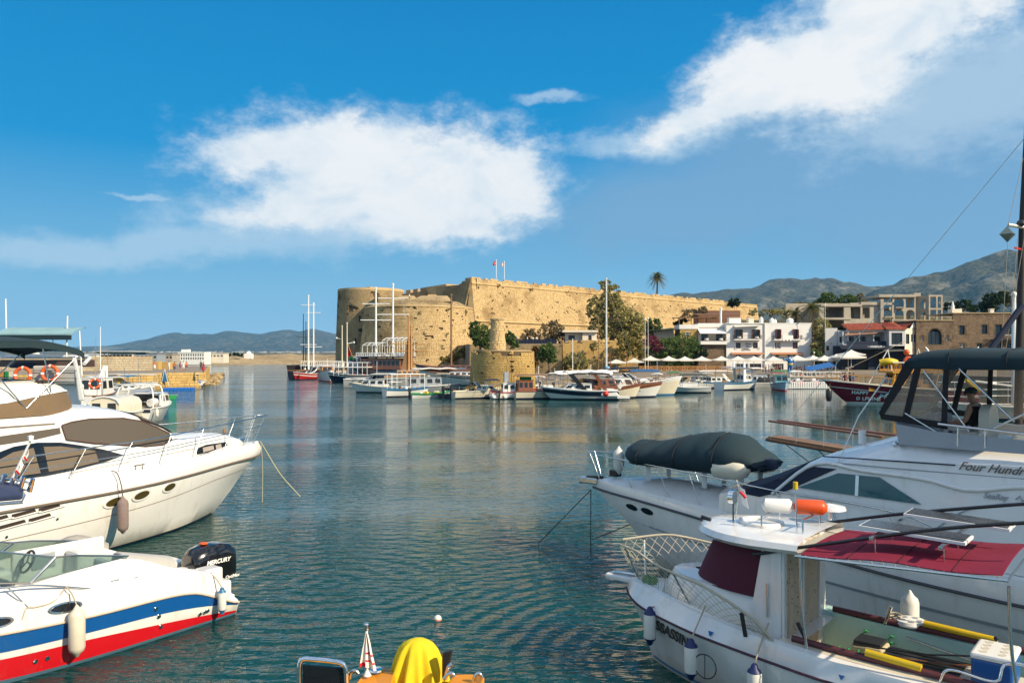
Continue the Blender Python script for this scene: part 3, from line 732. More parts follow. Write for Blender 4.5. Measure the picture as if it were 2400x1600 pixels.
for k,(a,lab) in enumerate(((1010,'white water tank left of the drainpipe on the hotel roof'),(1265,'squat white water tank just right of the drainpipe on the hotel roof'),(1345,'small white water tank in the middle of the right hotel roof'),(1700,'largest white water tank, rightmost on the hotel roof'))):
    r_=(.5,.55,.42,.85)[k]; h=(1.5,1.25,.9,1.25)[k]
    o=thing('water_tank',lab,'water tank',(zx(a),HY+1.6,zz(180)+.1),group='water tanks on the hotel roof')
    MB().lathe([(r_,0),(r_,h*.3),(r_*1.03,h*.32),(r_,h*.36),(r_,h*.7),(r_*.75,h*.88),(r_*.25,h),(.001,h*1.02)],n=14).build('tank',TANKM,o,smooth=40); MB().lathe([(.18,h),(.2,h+.12),(.001,h+.14)],n=8).build('lid',TANKM,o)
for k,(a,b,h,lab) in enumerate(((235,520,1.35,'white plastered stair box on the left of the hotel roof'),(560,600,1.0,None),(705,830,1.3,'narrow pinkish roof box near the middle of the left hotel roof'))):
    if lab: o=thing('roof_box',lab,'roof structure',((zx(a)+zx(b))/2,HY+2.5,zz(180)+.1)); MB().box((0,0,h/2),(zx(b) - zx(a),2,h)).build('walls',WPL if k==0 else CRM,o); MB().box((0,0,h+.05),(zx(b) - zx(a)+.2,2.2,.1)).build('roof',CRM,o)
def cafe_table(p,lab):
    o=thing('cafe_table',lab,'table',p,group='tables laid on the hotel balconies'); MB().lathe([(.03,0),(.03,.7)],n=6).build('leg',IRON,o); MB().lathe([(.62,.25),(.5,.5),(.46,.72),(.001,.75)],n=12).build('tablecloth',WHC,o,smooth=40)
cafe_table((zx(410),HY - .85,zz(562)),'white clothed table at the left door of the left hotel balcony'); cafe_table((zx(832),HY - .85,zz(562)),'white clothed table at the right door of the left hotel balcony')

# --- white annex with stone base left of the hotel
x5=lambda q: hx(1560+q*.2211); z5=lambda q: hzz(640+q*.2211)
annex=thing('annex','low white annex on a stone wall with a shaded balcony left of the hotel','building',(hx(1650),HY+1,1.5))
S,L,H=plane_S((x5(350),HY+.4),(x5(642),HY+.4),1.4,z5(755)); mb=MB(); masonry(mb,S,L,H,.6,.32,.08,.04,.0); tag(mb.bw('base_masonry',BRST,annex),kind='stuff')
MB().box(((x5(350)+x5(640))/2,HY+4.5,(1.4+z5(755))/2),(x5(640) - x5(350),8,z5(755) - 1.4)).bw('base_core',MORT,annex)
MB().box(((x5(366)+x5(640))/2,HY+3.8,z5(738)),(x5(640) - x5(366),8.8,(z5(720) - z5(755)))).bw('balcony_slab',WPL,annex)
facade('front_wall',CRM,annex,x5(366),x5(640),z5(720),z5(545),HY+2.2,.3,[(x5(400),x5(472),z5(718),z5(640),False),(x5(558),x5(628),z5(718),z5(640),False)])
for a,b in ((400,472),(558,628)): window(annex,x5(a),x5(b),z5(718),z5(640),HY+2.35,WOODB,1,name='balcony_door',cross=False)
MB().slab([(x5(362),HY - .5,z5(640)),(x5(638),HY - .5,z5(640)),(x5(638),HY+2.2,z5(590)),(x5(362),HY+2.2,z5(590))],(0,0,.08)).bw('awning',WCLO,annex)
MB().box(((x5(366)+x5(640))/2,HY+5.3,z5(548)),(x5(640) - x5(366),6.6,1.0)).bw('parapet',WPL,annex)
railing(annex,[(x5(368),HY - .5,z5(720)),(x5(638),HY - .5,z5(720))],.95,26,name='balcony_railing')
S,L,H=plane_S((x5(170),HY+2),(x5(362),HY+2),z5(690),z5(590)); mb=MB(); masonry(mb,S,L,H,.6,.32,.07,.04); tag(mb.bw('side_masonry',CHS,annex),kind='stuff')
MB().box(((x5(170)+x5(362))/2,HY+5.2,(1.4+z5(592))/2),(x5(362) - x5(170),6.2,z5(592) - 1.4)).bw('side_core',MORT,annex)
MB().box(((x5(170)+x5(362))/2,HY+5.0,z5(566)),(x5(362) - x5(170)+.4,6.4,z5(543) - z5(590))).bw('roof_band',WPL,annex)
window(annex,x5(230),x5(268),z5(670),z5(620),HY+1.82,WPL,0)
cafe_table((x5(438),HY+.4,z5(720)),'white clothed table at the left door of the annex balcony'); cafe_table((x5(590),HY+.4,z5(720)),'white clothed table beside the hotel on the annex balcony')
# --- roof-terrace restaurant pergola,green shed roof
GRN=mat('green_sheet_roof',(0.035,0.06,0.03),.8)
o=thing('green_roofed_shed','low shed with dark green roof beyond the bougainvillea left of the annex','shed',(hx(1555),HY+6,7))
MB().slab([(x5(-180),HY+3,z5(610)),(x5(130),HY+3,z5(585)),(x5(130),HY+9,z5(572)),(x5(-180),HY+9,z5(600))],(0,0,.15)).bw('roof',GRN,o)
MB().box((hx(1557),HY+7,z5(640)),(7,3,3)).bw('walls',CRM,o)
o=thing('pergola','dark brown flat timber pergola on posts above the annex roof','pergola',(hx(1670),HY+8,z5(540)))
MB().slab([(x5(190),HY+6,z5(462)),(x5(640),HY+6,z5(462)),(x5(640),HY+13,z5(452)),(x5(190),HY+13,z5(452))],(0,0,.18)).bw('lower_roof',WOODB,o)
MB().slab([(x5(420),HY+9,z5(430)),(x5(905),HY+9,z5(418)),(x5(905),HY+16,z5(396)),(x5(430),HY+16,z5(404))],(0,0,.25)).bw('upper_roof',WOODB,o)
for q in (200,330,470,620): MB().box((x5(q),HY+6.2,(z5(462)+z5(545))/2),(.18,.18,z5(462) - z5(545))).bw('post',WOODB,o)
for q in (530,640,710,800,890): MB().box((x5(q),HY+9.2,(z5(425)+z5(530))/2),(.2,.2,z5(425) - z5(530))).bw('post',WOODB,o)
railing(o,[(x5(420),HY+8,z5(520)),(x5(900),HY+8,z5(520))],1.3,24,WOODB,.05)
MB().box(((x5(535)+x5(1020))/2,HY+22,z5(440)),(x5(1020) - x5(535),6,z5(352) - z5(530))).bw('back_wall',mat('brown_render',(0.20,0.10,0.06),.9,var=.2),o)
o=thing('chimney_pole','tall white chimney pipe between annex and hotel','chimney',(x5(640),HY+5,z5(545))); MB().tube([(0,0,0),(0,0,z5(372) - z5(545))],.28,10).build('pipe',WHP,o,smooth=40); MB().lathe([(.4,z5(372) - z5(545)),(.42,z5(372) - z5(545)+.3),(.001,z5(372) - z5(545)+.4)],n=10).build('cowl',WHP,o)

# --- guard house on its terrace,retaining wall
GY=166.0
g=lambda px,py,d=0: at(px,py,GY+d)
wallt=thing('terrace_wall','golden rubble retaining wall under the little flat roofed guard house','wall',(g(1420,860).x,GY,1.5))
a,b=g(1318,860),g(1462,860); ztop=g(1400,797).z
S,L,H=plane_S((a.x,GY),(b.x+3,GY+1),1.4,ztop,1.0); mb=MB(); masonry(mb,S,L,H,.38,.22,.10,.04,.01,lambda u,v: v > H - .6 and fbm(u*.7,2,3,3) > .15); tag(mb.bw('masonry',CHS,wallt),kind='stuff')
mb=MB(); mb.hexa([(a.x,GY - .95,1.3),(b.x+3,GY+.05,1.3),(b.x+3,GY+22,1.3),(a.x,GY+22,1.3)],[(a.x,GY+.06,ztop - .4),(b.x+3,GY+1.06,ztop - .4),(b.x+3,GY+22,ztop - .4),(a.x,GY+22,ztop - .4)]); mb.bw('wall_core',MORT,wallt)
gh=thing('guard_house','small cream flat roofed guard house at the foot of the castle','building',(g(1360,800).x,GY+3,ztop - .4))
za,zb=g(1360,803).z - .2,g(1360,778).z
facade('front_wall',CRM,gh,g(1326,0).x,g(1366,0).x,za,zb,GY+2.2,.25,[(g(1334,0).x,g(1349,0).x,za+.1,g(0,785).z,False)])
window(gh,g(1334,0).x,g(1349,0).x,za+.1,g(0,785).z,GY+2.35,IRON,1,name='door',cross=False)
facade('side_wall',CRM,gh,g(1366,0).x+.02,g(1400,0).x,za,zb,GY+1.2,.25,[(g(1380,0).x,g(1388,0).x,g(0,797).z,g(0,785).z,False)])
window(gh,g(1380,0).x,g(1388,0).x,g(0,797).z,g(0,785).z,GY+1.3,WOODB,1)
MB().box((g(1363,0).x,GY+5,(za+zb)/2),(6.3,5,zb - za - .05)).bw('rear_block',CRM,gh)
MB().box((g(1361,0).x,GY+3.9,zb+.2),(g(1401,0).x - g(1317,0).x,6.6,.42)).bw('roof_slab',CRM,gh)
MB().box((g(1395,0).x,GY+1.0,g(0,799).z),(.6,.35,.5)).bw('air_conditioner',WHP,gh)
# shaded terrace wall with path and hand rail behind the chain tower
PY=158.0; p0,p1=at(1100,830,PY),at(1316,830,PY); zt=at(0,806,PY).z
pw=thing('path_wall','shaded stone wall under the sloping path behind the chain tower','wall',(p0.x,PY,1.5))
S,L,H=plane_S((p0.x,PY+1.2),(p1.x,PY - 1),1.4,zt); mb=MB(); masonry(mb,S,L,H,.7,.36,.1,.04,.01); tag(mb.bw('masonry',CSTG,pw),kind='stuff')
MB().hexa([(p0.x,PY+1.3,1.3),(p1.x,PY - .9,1.3),(p1.x,PY+50,1.3),(p0.x - 5,PY+30,1.3)],[(p0.x,PY+1.3,zt - .02),(p1.x,PY - .9,zt - .02),(p1.x,PY+50,zt+1),(p0.x - 5,PY+30,zt)]).bw('path_surface',PAVE,pw)
o=thing('path_railing','dark blue panel hand rail along the path behind the chain tower','railing',(p0.x+10,PY,zt)); railing(o,[(at(1205,0,PY).x,PY+.2,zt),(p1.x - 1,PY - .8,zt)],1.0,14,NAVY,.04); MB().slab([(at(1205,0,PY).x,PY+.25,zt+.1),(p1.x - 1,PY - .7,zt+.1),(p1.x - 1,PY - .7,zt+.9),(at(1205,0,PY).x,PY+.25,zt+.9)],(0,.03,0)).bw('panel',NAVY,o)

# --- unfinished concrete building on the hill
CY=236.0
cx6=lambda q: (1920+q*.13605 - 1200)/FPX*CY; cz6=lambda q: EYE - (670+q*.13605 - HZ)/FPX*CY
fr=thing('concrete_skeleton','unfinished concrete building with empty arches above the red roof','building',(cx6(1400),CY,cz6(640)))
arc=[(1285,1460,380,195,True),(1490,1640,375,205,False),(1205,1262,360,205,False),(1115,1260,580,405,True),(1305,1455,580,405,True),(1495,1645,580,410,True)]
facade('arched_front',CONC,fr,cx6(1205),cx6(1662),cz6(640),cz6(150),CY,.5,[(cx6(a),cx6(b),cz6(c),cz6(d),e) for a,b,c,d,e in arc],14)
MB().box(((cx6(1020)+cx6(1660))/2,CY+5,cz6(170)),(cx6(1660) - cx6(1020),11,.8)).bw('roof_slab',CONC,fr)
MB().box(((cx6(1200)+cx6(1660))/2,CY+5,cz6(388)),(cx6(1660) - cx6(1200),9,.4)).bw('floor_slab',CONC,fr)
MB().box(((cx6(1200)+cx6(1660))/2,CY+5,cz6(590)),(cx6(1660) - cx6(1200),12,.4)).bw('floor_slab',CONC,fr)
MB().box((cx6(1370),CY - .6,cz6(375)),(2.8,1.2,.25)).bw('balcony_slab',CONC,fr)
MB().box((cx6(1710),CY+2,cz6(145)),(1.9,3,1.0)).bw('stair_head',CONC,fr)
facade('side_arches',CONC,fr,0,9.0,cz6(640),cz6(160),0,.4,[(1.0,3.6,cz6(385),cz6(215),True),(5.2,8.0,cz6(385),cz6(215),True),(1.0,3.6,cz6(590),cz6(440),True),(5.2,8.0,cz6(590),cz6(440),True)],ax=lambda u,d,z: (cx6(1662)+u*.47,CY+4.6 - u*.5+d,z))
for q in (1895,2022,2108):
    MB().box((cx6(q),CY,(cz6(620)+cz6(160))/2),(.42,.42,cz6(160) - cz6(620))).bw('column',CONC,fr); MB().box((cx6(q),CY+7,(cz6(620)+cz6(160))/2),(.42,.42,cz6(160) - cz6(620))).bw('column',CONC,fr)
for q in (170,395,600): MB().box(((cx6(1880)+cx6(2120))/2,CY+3.5,cz6(q)),(cx6(2120) - cx6(1880),7.4,.5)).bw('floor_slab',CONC,fr)
MB().slab([(cx6(1910),CY+3,cz6(415)),(cx6(1990),CY+3,cz6(545)),(cx6(2005),CY+3,cz6(540)),(cx6(1925),CY+3,cz6(410))],(0,1.2,0)).bw('stair_flight',CONC,fr)
# its lower left wing
wing=[(0,0)]
MB().box(((cx6(-40)+cx6(660))/2,CY+2,cz6(345)),(cx6(660) - cx6(-40),10,.7)).bw('roof_slab',CONC,fr)
MB().box(((cx6(-40)+cx6(480))/2,CY+2,cz6(570)),(cx6(480) - cx6(-40),10,.6)).bw('floor_slab',CONC,fr)
for a,b in ((360,470),(-60,20)): MB().box(((cx6(a)+cx6(b))/2,CY - 2.4,(cz6(720)+cz6(355))/2),(cx6(b) - cx6(a),.8,cz6(355) - cz6(720))).bw('pier',CONC,fr)
facade('wing_front',CONC,fr,cx6(475),cx6(1000),cz6(720),cz6(300),CY - 2,.4,[(cx6(495),cx6(660),cz6(570),cz6(365),False),(cx6(695),cx6(820),cz6(560),cz6(375),False)])
facade('wing_inner_wall',CONC,fr,cx6(480),cx6(830),cz6(720),cz6(345),CY+2,.3,[(cx6(535),cx6(650),cz6(550),cz6(370),True),(cx6(720),cx6(800),cz6(560),cz6(385),True)])
MB().box(((cx6(660)+cx6(1000))/2,CY+1.5,cz6(310)),(cx6(1000) - cx6(660),8,.9)).bw('roof_slab',CONC,fr)
MB().box((cx6(1003),CY - 2.6,(cz6(680)+cz6(240))/2),(.9,.9,cz6(240) - cz6(680))).bw('column',CONC,fr)
MB().box((cx6(1190),CY - 2.6,(cz6(680)+cz6(300))/2),(.45,.6,cz6(300) - cz6(680))).bw('column',CONC,fr)
MB().box(((cx6(1040)+cx6(1200))/2,CY - 2.6,cz6(315)),(cx6(1200) - cx6(1030),.6,.75)).bw('beam',CONC,fr)
MB().box(((cx6(1040)+cx6(1200))/2,CY - 2.0,cz6(545)),(cx6(1200) - cx6(1030),3,.3)).bw('floor_slab',CONC,fr)
MB().box((cx6(300),CY+6,cz6(570)),(26,.3,10)).bw('back_wall',CONC,fr)

# --- harbour club with the red roof
BY=194.0
bx=lambda q: (1920+q*.13605 - 1200)/FPX*BY; bz=lambda q: EYE - (670+q*.13605 - HZ)/FPX*BY
club=thing('harbour_club','club house with red tiled roof, shaded veranda and dark awnings','building',(bx(1000),BY,1.5))
SHD=mat('shaded_white_render',(0.52,0.52,0.52),.9,var=.08)  # white walls greyed: shade of the club front put into the colour
def tiles(name,p00,p10,p11,p01,nu,nv):
    """pantile slope: rows of single half-round tiles, each a small bent piece"""
    p00,p10,p11,p01=map(Vector,(p00,p10,p11,p01)); mb=MB(); n=(p10 - p00).cross(p01 - p00).normalized()
    for j in range(nv):
        for i in range(nu):
            u0,u1,v0,v1=i/nu,(i+.94)/nu,j/nv,(j+1.12)/nv
            P=lambda u,v: p00.lerp(p10,u).lerp(p01.lerp(p11,u),v)
            um=(u0+u1)/2; h=.09+rng.uniform(-.02,.02)
            mb._add([P(u0,v0),P(um,v0)+n*h,P(u1,v0),P(u1,v1) - n*.02,P(um,v1)+n*(h - .04),P(u0,v1) - n*.02],[(0,1,4,5),(1,2,3,4),(0,2,1)])
    MB().slab([p00 - n*.05,p10 - n*.05,p11 - n*.05,p01 - n*.05],n*-.12).bw(name,TILE,club); tag(mb.bw('roof_tiles',TILE,club),kind='stuff')
tiles('roof',(bx(440),BY - 1.8,bz(745)),(bx(1130),BY - 1.8,bz(742)),(bx(1180),BY+5,bz(620)),(bx(520),BY+5,bz(640)),34,12)
tiles('roof',(bx(1050),BY - 3.2,bz(742)),(bx(1400),BY - 3.2,bz(745)),(bx(1310),BY+4,bz(615)),(bx(1190),BY+4,bz(620)),16,12)
tiles('roof',(bx(1400),BY - 3.2,bz(745)),(bx(1490),BY+.5,bz(745)),(bx(1420),BY+4,bz(612)),(bx(1310),BY+4,bz(615)),8,12)
tiles('roof',(bx(1440),BY - 1,bz(720)),(bx(1560),BY - 1,bz(640)),(bx(1560),BY+5,bz(640)),(bx(1440),BY+5,bz(700)),7,8)
# upper floor: shaded veranda,projecting bay,sunny gable end
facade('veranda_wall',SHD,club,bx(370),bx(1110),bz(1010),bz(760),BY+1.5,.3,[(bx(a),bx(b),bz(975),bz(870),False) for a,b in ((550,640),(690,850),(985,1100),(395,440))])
for a,b in ((550,640),(690,850),(985,1100)): window(club,bx(a),bx(b),bz(975),bz(870),BY+1.6,IRON,1)
MB().box(((bx(440)+bx(1110))/2,BY - .9,bz(768)),(bx(1110) - bx(440),.3,bz(745) - bz(795))).bw('fascia',SHD,club)
MB().slab([(bx(370),BY - 2.6,bz(858)),(bx(880),BY - 2.6,bz(825)),(bx(1000),BY - .9,bz(800)),(bx(430),BY - .9,bz(820))],(0,0,.07)).bw('veranda_awning',mat('faded_brown_awning',(0.30,0.16,0.10),.85),club)
MB().box(((bx(370)+bx(1110))/2,BY+.2,bz(1015)),(bx(1110) - bx(370),3.2,.35)).bw('veranda_floor',SHD,club)
for q in (375,465,660,900,1105): MB().box((bx(q),BY - 1.1,(bz(1010)+bz(790))/2),(.25,.25,bz(790) - bz(1010))).bw('veranda_post',SHD,club)
MB().box(((bx(430)+bx(1105))/2,BY - 1.35,bz(985)),(bx(1105) - bx(430),.12,bz(955) - bz(1020))).bw('balustrade',NAVY,club)
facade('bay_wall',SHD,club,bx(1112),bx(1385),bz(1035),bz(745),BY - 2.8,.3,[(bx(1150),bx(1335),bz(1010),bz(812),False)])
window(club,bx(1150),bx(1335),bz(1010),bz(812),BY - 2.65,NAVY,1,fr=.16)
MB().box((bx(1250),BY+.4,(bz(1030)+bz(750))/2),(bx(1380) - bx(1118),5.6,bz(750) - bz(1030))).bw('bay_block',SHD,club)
gx=lambda u,d,z: (bx(1385)+u*.9,BY - 2.6+u*.44+d,z); gl=(bx(1665) - bx(1385))/.9
facade('gable_wall',CRM,club,0,gl,bz(1180),bz(735),0,.3,[(.3*gl/4,.36*gl,bz(1000),bz(830),False),(.50*gl,.63*gl,bz(965),bz(835),False),(.73*gl,.93*gl,bz(965),bz(835),False)],ax=gx)
for a,b,c in ((.3/4,.36,1000),(.50,.63,965),(.73,.93,965)): window(club,a*gl,b*gl,bz(c),bz(835),0,NAVY,0,ax=lambda u,d,z: gx(u,d+.12,z))
mb=MB(); mb.slab([gx(.38*gl,-.12,bz(738)),gx(gl,-.12,bz(715)),gx(.70*gl,-.12,bz(628))],(0.1,.35,0)); mb.bw('pediment',WPL,club)
MB().box((bx(1663),BY+.9,(bz(1030)+bz(675))/2),(.3,.5,bz(675) - bz(1030))).bw('corner_pier',WPL,club)
MB().box((bx(1510),BY+4.2,(1.4+bz(745))/2),(bx(1640) - bx(1400),6,bz(745) - 1.4)).bw('gable_block',BRST,club)
# ground floor: dark canvas,sign,openings
MB().slab([(bx(240),BY - 4.5,bz(1090)),(bx(1110),BY - 4.5,bz(1080)),(bx(1110),BY - 1,bz(1010)),(bx(330),BY - 1,bz(1015))],(0,0,.1)).bw('awning',NAVY,club)
MB().box(((bx(250)+bx(1110))/2,BY - 4.5,bz(1062)),(bx(1110) - bx(250),.1,.75)).bw('awning_valance',NAVY,club)
SGN=mat('sign_white',(0.75,0.75,0.75),.6)
text('sign_lettering','HARBOUR',SGN,club,(bx(728),BY - 4.6,bz(1063)),(1,0,0),(0,0,1),.62,.04,.01)
text('sign_lettering','THE',SGN,club,(bx(685),BY - 4.6,bz(1056)),(1,0,0),(0,0,1),.3,.04); text('sign_lettering','CLUB',SGN,club,(bx(922),BY - 4.6,bz(1056)),(1,0,0),(0,0,1),.3,.04)
facade('ground_wall',NAVY,club,bx(250),bx(1640),1.4,bz(1030),BY+.2,.3,[(bx(a),bx(b),1.5,bz(c),False) for a,b,c in ((420,560,1160),(650,850,1150),(960,1090,1150))])
MB().slab([(bx(850),BY - 3,bz(1140)),(bx(1380),BY - 3,bz(1120)),(bx(1380),BY - 1,bz(1075)),(bx(1000),BY - 1,bz(1080))],(0,0,.1)).bw('awning',mat('grey_canvas',(0.10,0.11,0.10),.9),club)
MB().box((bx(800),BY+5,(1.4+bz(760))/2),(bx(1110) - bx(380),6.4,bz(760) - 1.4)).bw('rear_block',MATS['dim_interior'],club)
facade('side_wing',SHD,club,bx(170),bx(372),1.4,bz(720),BY+2,.3,[(bx(180),bx(230),bz(1110),bz(1030),False)])

# --- long brown stone building on the right
SY=192.0
sx=lambda q: (1900+q*.2126 - 1200)/FPX*SY; sz=lambda q: EYE - (640+q*.2126 - HZ)/FPX*SY
stone_b=thing('stone_warehouse','long brown stone warehouse with a big arched opening behind the dark canopy','building',(sx(1700),SY,1.5))
ops=[(sx(1298),sx(1447),sz(785),sz(612),True),(sx(1222),sx(1248),sz(745),sz(688),False),(sx(1497),sx(1527),sz(742),sz(688),False),(sx(1642),sx(1700),sz(676),sz(578),False),(sx(1890),sx(1950),sz(668),sz(570),False),(sx(2040),sx(2110),sz(690),sz(568),False),(sx(2170),sx(2240),sz(690),sz(568),False),(sx(1530),sx(1625),sz(1000),sz(810),True),(sx(1655),sx(1702),sz(850),sz(775),False),(sx(1835),sx(1890),sz(850),sz(775),False),(sx(2045),sx(2110),sz(900),sz(765),False),(sx(2155),sx(2220),sz(900),sz(775),False)]
facade('front_wall',MORT,stone_b,sx(1165),sx(1570),1.4,sz(525),SY+.1,.45,[o for o in ops if o[1] < sx(1570)])
facade('front_wall',MORT,stone_b,sx(1570)+.02,sx(2420),1.4,sz(445),SY+.1,.45,[o for o in ops if o[0] > sx(1560)])
def clear(u,v,x0,z0):
    x,z=x0+u,z0+v
    for a,b,c,d,e in ops:
        if a - .3 < x < b+.3 and c - .16 < z < d+.16:
            if e and z > d - (b - a)/2 and (x - (a+b)/2)**2+(z - d+(b - a)/2)**2 > ((b - a)/2+.22)**2: continue
            return True
    return False
for a,b,t_ in ((1165,1570,525),(1570,2420,445)):
    S,L,H=plane_S((sx(a),SY+.1),(sx(b),SY+.1),1.4,sz(t_)); mb=MB(); masonry(mb,S,L,H,.55,.28,.09,.03,.0,lambda u,v: clear(u,v,sx(a),1.4),random.Random(a)); tag(mb.bw('masonry',BRST,stone_b),kind='stuff')
    MB().box(((sx(a)+sx(b))/2,SY+6,sz(t_)+.1),(sx(b) - sx(a)+.1,12.4,.22)).bw('coping',CSTG,stone_b)
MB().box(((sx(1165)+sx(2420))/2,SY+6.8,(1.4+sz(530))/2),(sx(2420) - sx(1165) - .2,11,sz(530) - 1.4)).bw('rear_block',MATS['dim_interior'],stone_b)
window(stone_b,sx(1298),sx(1447),sz(785),sz(640),SY+.5,NAVY,2,name='arched_window',fr=.12)
for o in ops[1:7]+ops[8:]: window(stone_b,o[0],o[1],o[2],o[3],SY+.35,NAVY if o[1] - o[0] > 1.2 else WPL,1)
MB().box(((sx(1985)+sx(2290))/2,SY - .6,sz(735)),(sx(2290) - sx(1985),1.4,.18)).bw('balcony_floor',IRON,stone_b)
railing(stone_b,[(sx(1985),SY - 1.2,sz(733)),(sx(2290),SY - 1.2,sz(733))],1.45,34,NAVY,.04,'balcony_railing')
text('sign_lettering','HARBOUR CAFE',SGN,stone_b,(sx(2050),SY - 1.3,sz(690)),(1,0,0),(0,0,1),.42,.03)
o=thing('roof_chimney','pale block with a white conical cap on the stone warehouse roof','chimney',(sx(1665),SY+3,sz(445)))
MB().box((0,0,.6),(2.4,2,1.3)).build('base',CRM,o); MB().lathe([(.42,1.2),(.34,2.0),(.2,2.6),(.08,3.1),(.001,3.2)],(-.5,0,0),10).build('cap',WHP,o,smooth=50)
o=thing('roof_chimney','small cream chimney near the mast on the stone warehouse roof','chimney',(sx(2100),SY+4,sz(445))); MB().box((0,0,.6),(.9,.9,1.3)).build('base',CRM,o); MB().box((0,0,1.3),(1.1,1.1,.15)).build('cap',CRM,o)

# --- parasols and cafe terrace
def make_parasol(lab,p,s=1.0):
    o=thing('parasol',lab,'parasol',p,group='white parasols along the quay'); h=2.35; w=2.0
    MB().tube([(0,0,0),(0,0,3.1)],.045,7).build('pole',WHP,o)
    mb=MB(); n=5
    for k in range(4):
        c0=Vector((w*(1,-1,-1,1)[k],w*(1,1,-1,-1)[k],h)); c1=Vector((w*(1,-1,-1,1)[(k+1) % 4],w*(1,1,-1,-1)[(k+1) % 4],h)); ap=Vector((0,0,3.15))
        rows=[]
        for j in range(n+1):
            t_=j/n; rows.append([c0.lerp(c1,i/6).lerp(ap,t_)+Vector((0,0,-.16*math.sin(math.pi*t_) - (.10*math.sin(math.pi*i/6)*(1 - t_)))) for i in range(7)])
        mb.grid(rows)
    mb.build('canopy',UMB,o,smooth=30)
    mb=MB()
    for k in range(4):
        c0=Vector((w*(1,-1,-1,1)[k],w*(1,1,-1,-1)[k],h)); c1=Vector((w*(1,-1,-1,1)[(k+1) % 4],w*(1,1,-1,-1)[(k+1) % 4],h))
        q=[c0.lerp(c1,i/6)+Vector((0,0,-.10*math.sin(math.pi*i/6))) for i in range(7)]; mb.grid([[x+Vector((0,0,-.22)) for x in q],q])
    mb.build('valance',UMB,o); MB().ball((0,0,3.18),.07,6,4).build('finial',WOODB,o)
    MB().box((0,0,.06),(.7,.7,.12)).build('base',CONC,o)
    return o
par=None; TY=186.0; TZ=1.55
ordn=['leftmost','second','third','fourth','fifth','sixth','seventh','eighth','ninth','tenth']
for k,px in enumerate((1445,1487,1526,1567,1606,1647,1691,1731,1770,1812)):
    lab='square white parasol, %s of the row along the cafe terrace counted from the left' % ordn[k]
    TY=162 if px < 1500 else 186; p=at(px,833,TY); p=(p.x,TY+(k % 3)*.5,TZ+rng.uniform(-.05,.12))
    if par is None: par=make_parasol(lab,p); par.scale=(.92,)*3
    else: copy_tree(par,None,p,rng.uniform(-.12,.12),lab,.92 if px < 1500 else 1.06)
for k,(px,Y,z,s_,lab) in enumerate(((1868,172,1.5,1.15,'wide white parasol right behind the blue statue'),(1905,176,1.6,1.1,'white parasol in front of the tree beside the hotel corner'),(1932,170,1.6,1.1,'white parasol between hotel corner tree and the blue awning'),(1960,180,1.9,1.1,'white parasol under the lamp mast beside the club'),(1995,178,2.4,1.25,'tall white parasol in front of the dark club awning'),(1988,166,1.6,1.35,'large white parasol nearest the bow of the dolphin boat'),(1930,190,1.8,1.0,'small white parasol at the foot of the hotel corner tree'),(1462,192,1.4,.9,'white parasol half hidden at the left end of the cafe terrace'))):
    p=at(px,833,Y); copy_tree(par,None,(p.x,Y,z),rng.uniform(-.2,.2),lab,s_)
# lattice railing of the terrace
lr=thing('terrace_railing','orange wooden lattice railing along the parasol terrace','railing',(at(1600,0,181).x,181,1.5))
x0,x1=at(1500,0,181).x,at(1711,0,181).x; n=17
for k in range(n+1): MB().box((lerp(x0,x1,k/n),181,2.05),(.16,.14,1.25)).bw('post',ORW,lr)
MB().box(((x0+x1)/2,181,2.52),(x1 - x0,.14,.16)).bw('top_rail',ORW,lr); MB().box(((x0+x1)/2,181,1.68),(x1 - x0,.08,.08)).bw('bottom_rail',ORW,lr)
for k in range(n):
    a,b=lerp(x0,x1,k/n),lerp(x0,x1,(k+1)/n); MB().tube([(a,181,1.68),(b,181,2.5)],.055,4).tube([(b,181,1.68),(a,181,2.5)],.055,4).bw('lattice',ORW,lr)
# cafe furniture under the parasols
ch=thing('cafe_chair','brown chair on the cafe terrace','chair',(0,0,0)); MB().box((0,0,.45),(.44,.44,.05)).build('seat',WOODB,ch); MB().box((0,.21,.72),(.44,.05,.5)).build('backrest',WOODB,ch)
for sx_ in (-.18,.18):
    for sy_ in (-.18,.18): MB().box((sx_,sy_,.22),(.05,.05,.44)).build('leg',WOODB,ch)
r_=random.Random(9); n=0
for i_,px in enumerate((1445,1487,1526,1567,1606,1647,1691,1731,1770,1812,1868,1932,1985)):
    pn_=ordn[i_]+' parasol of the terrace row' if i_ < 10 else ('wide parasol behind the blue statue','parasol left of the blue awning','large parasol nearest the dolphin boat')[i_ - 10]
    Y_=161 if px < 1500 else 184.6; X_=at(px,0,Y_).x+r_.uniform(-.4,.4); t_=thing('terrace_table','small %s clothed table under the %s' % (('white','red brown','orange')[i_ % 3],pn_),'table',(X_,Y_,1.5),group='tables under the parasols'); MB().lathe([(.04,0),(.04,.7)],n=6).build('leg',IRON,t_); MB().lathe([(.52,.5),(.5,.72),(.001,.75)],n=10).build('tablecloth',(WHC,REDW,ORW)[i_ % 3],t_)
    for a_ in (20,160,270):
        p=(X_+.85*math.cos(R(a_)),Y_+.85*math.sin(R(a_)),1.5); q_=ch if n==0 else copy_tree(ch); q_.location=p; q_.rotation_euler.z=R(a_ - 90); q_['group']='chairs of the cafe terrace'; q_['label']='brown chair %s the table under the %s' % ({20: 'right of',160: 'left of',270: 'in front of'}[a_],pn_); n+=1
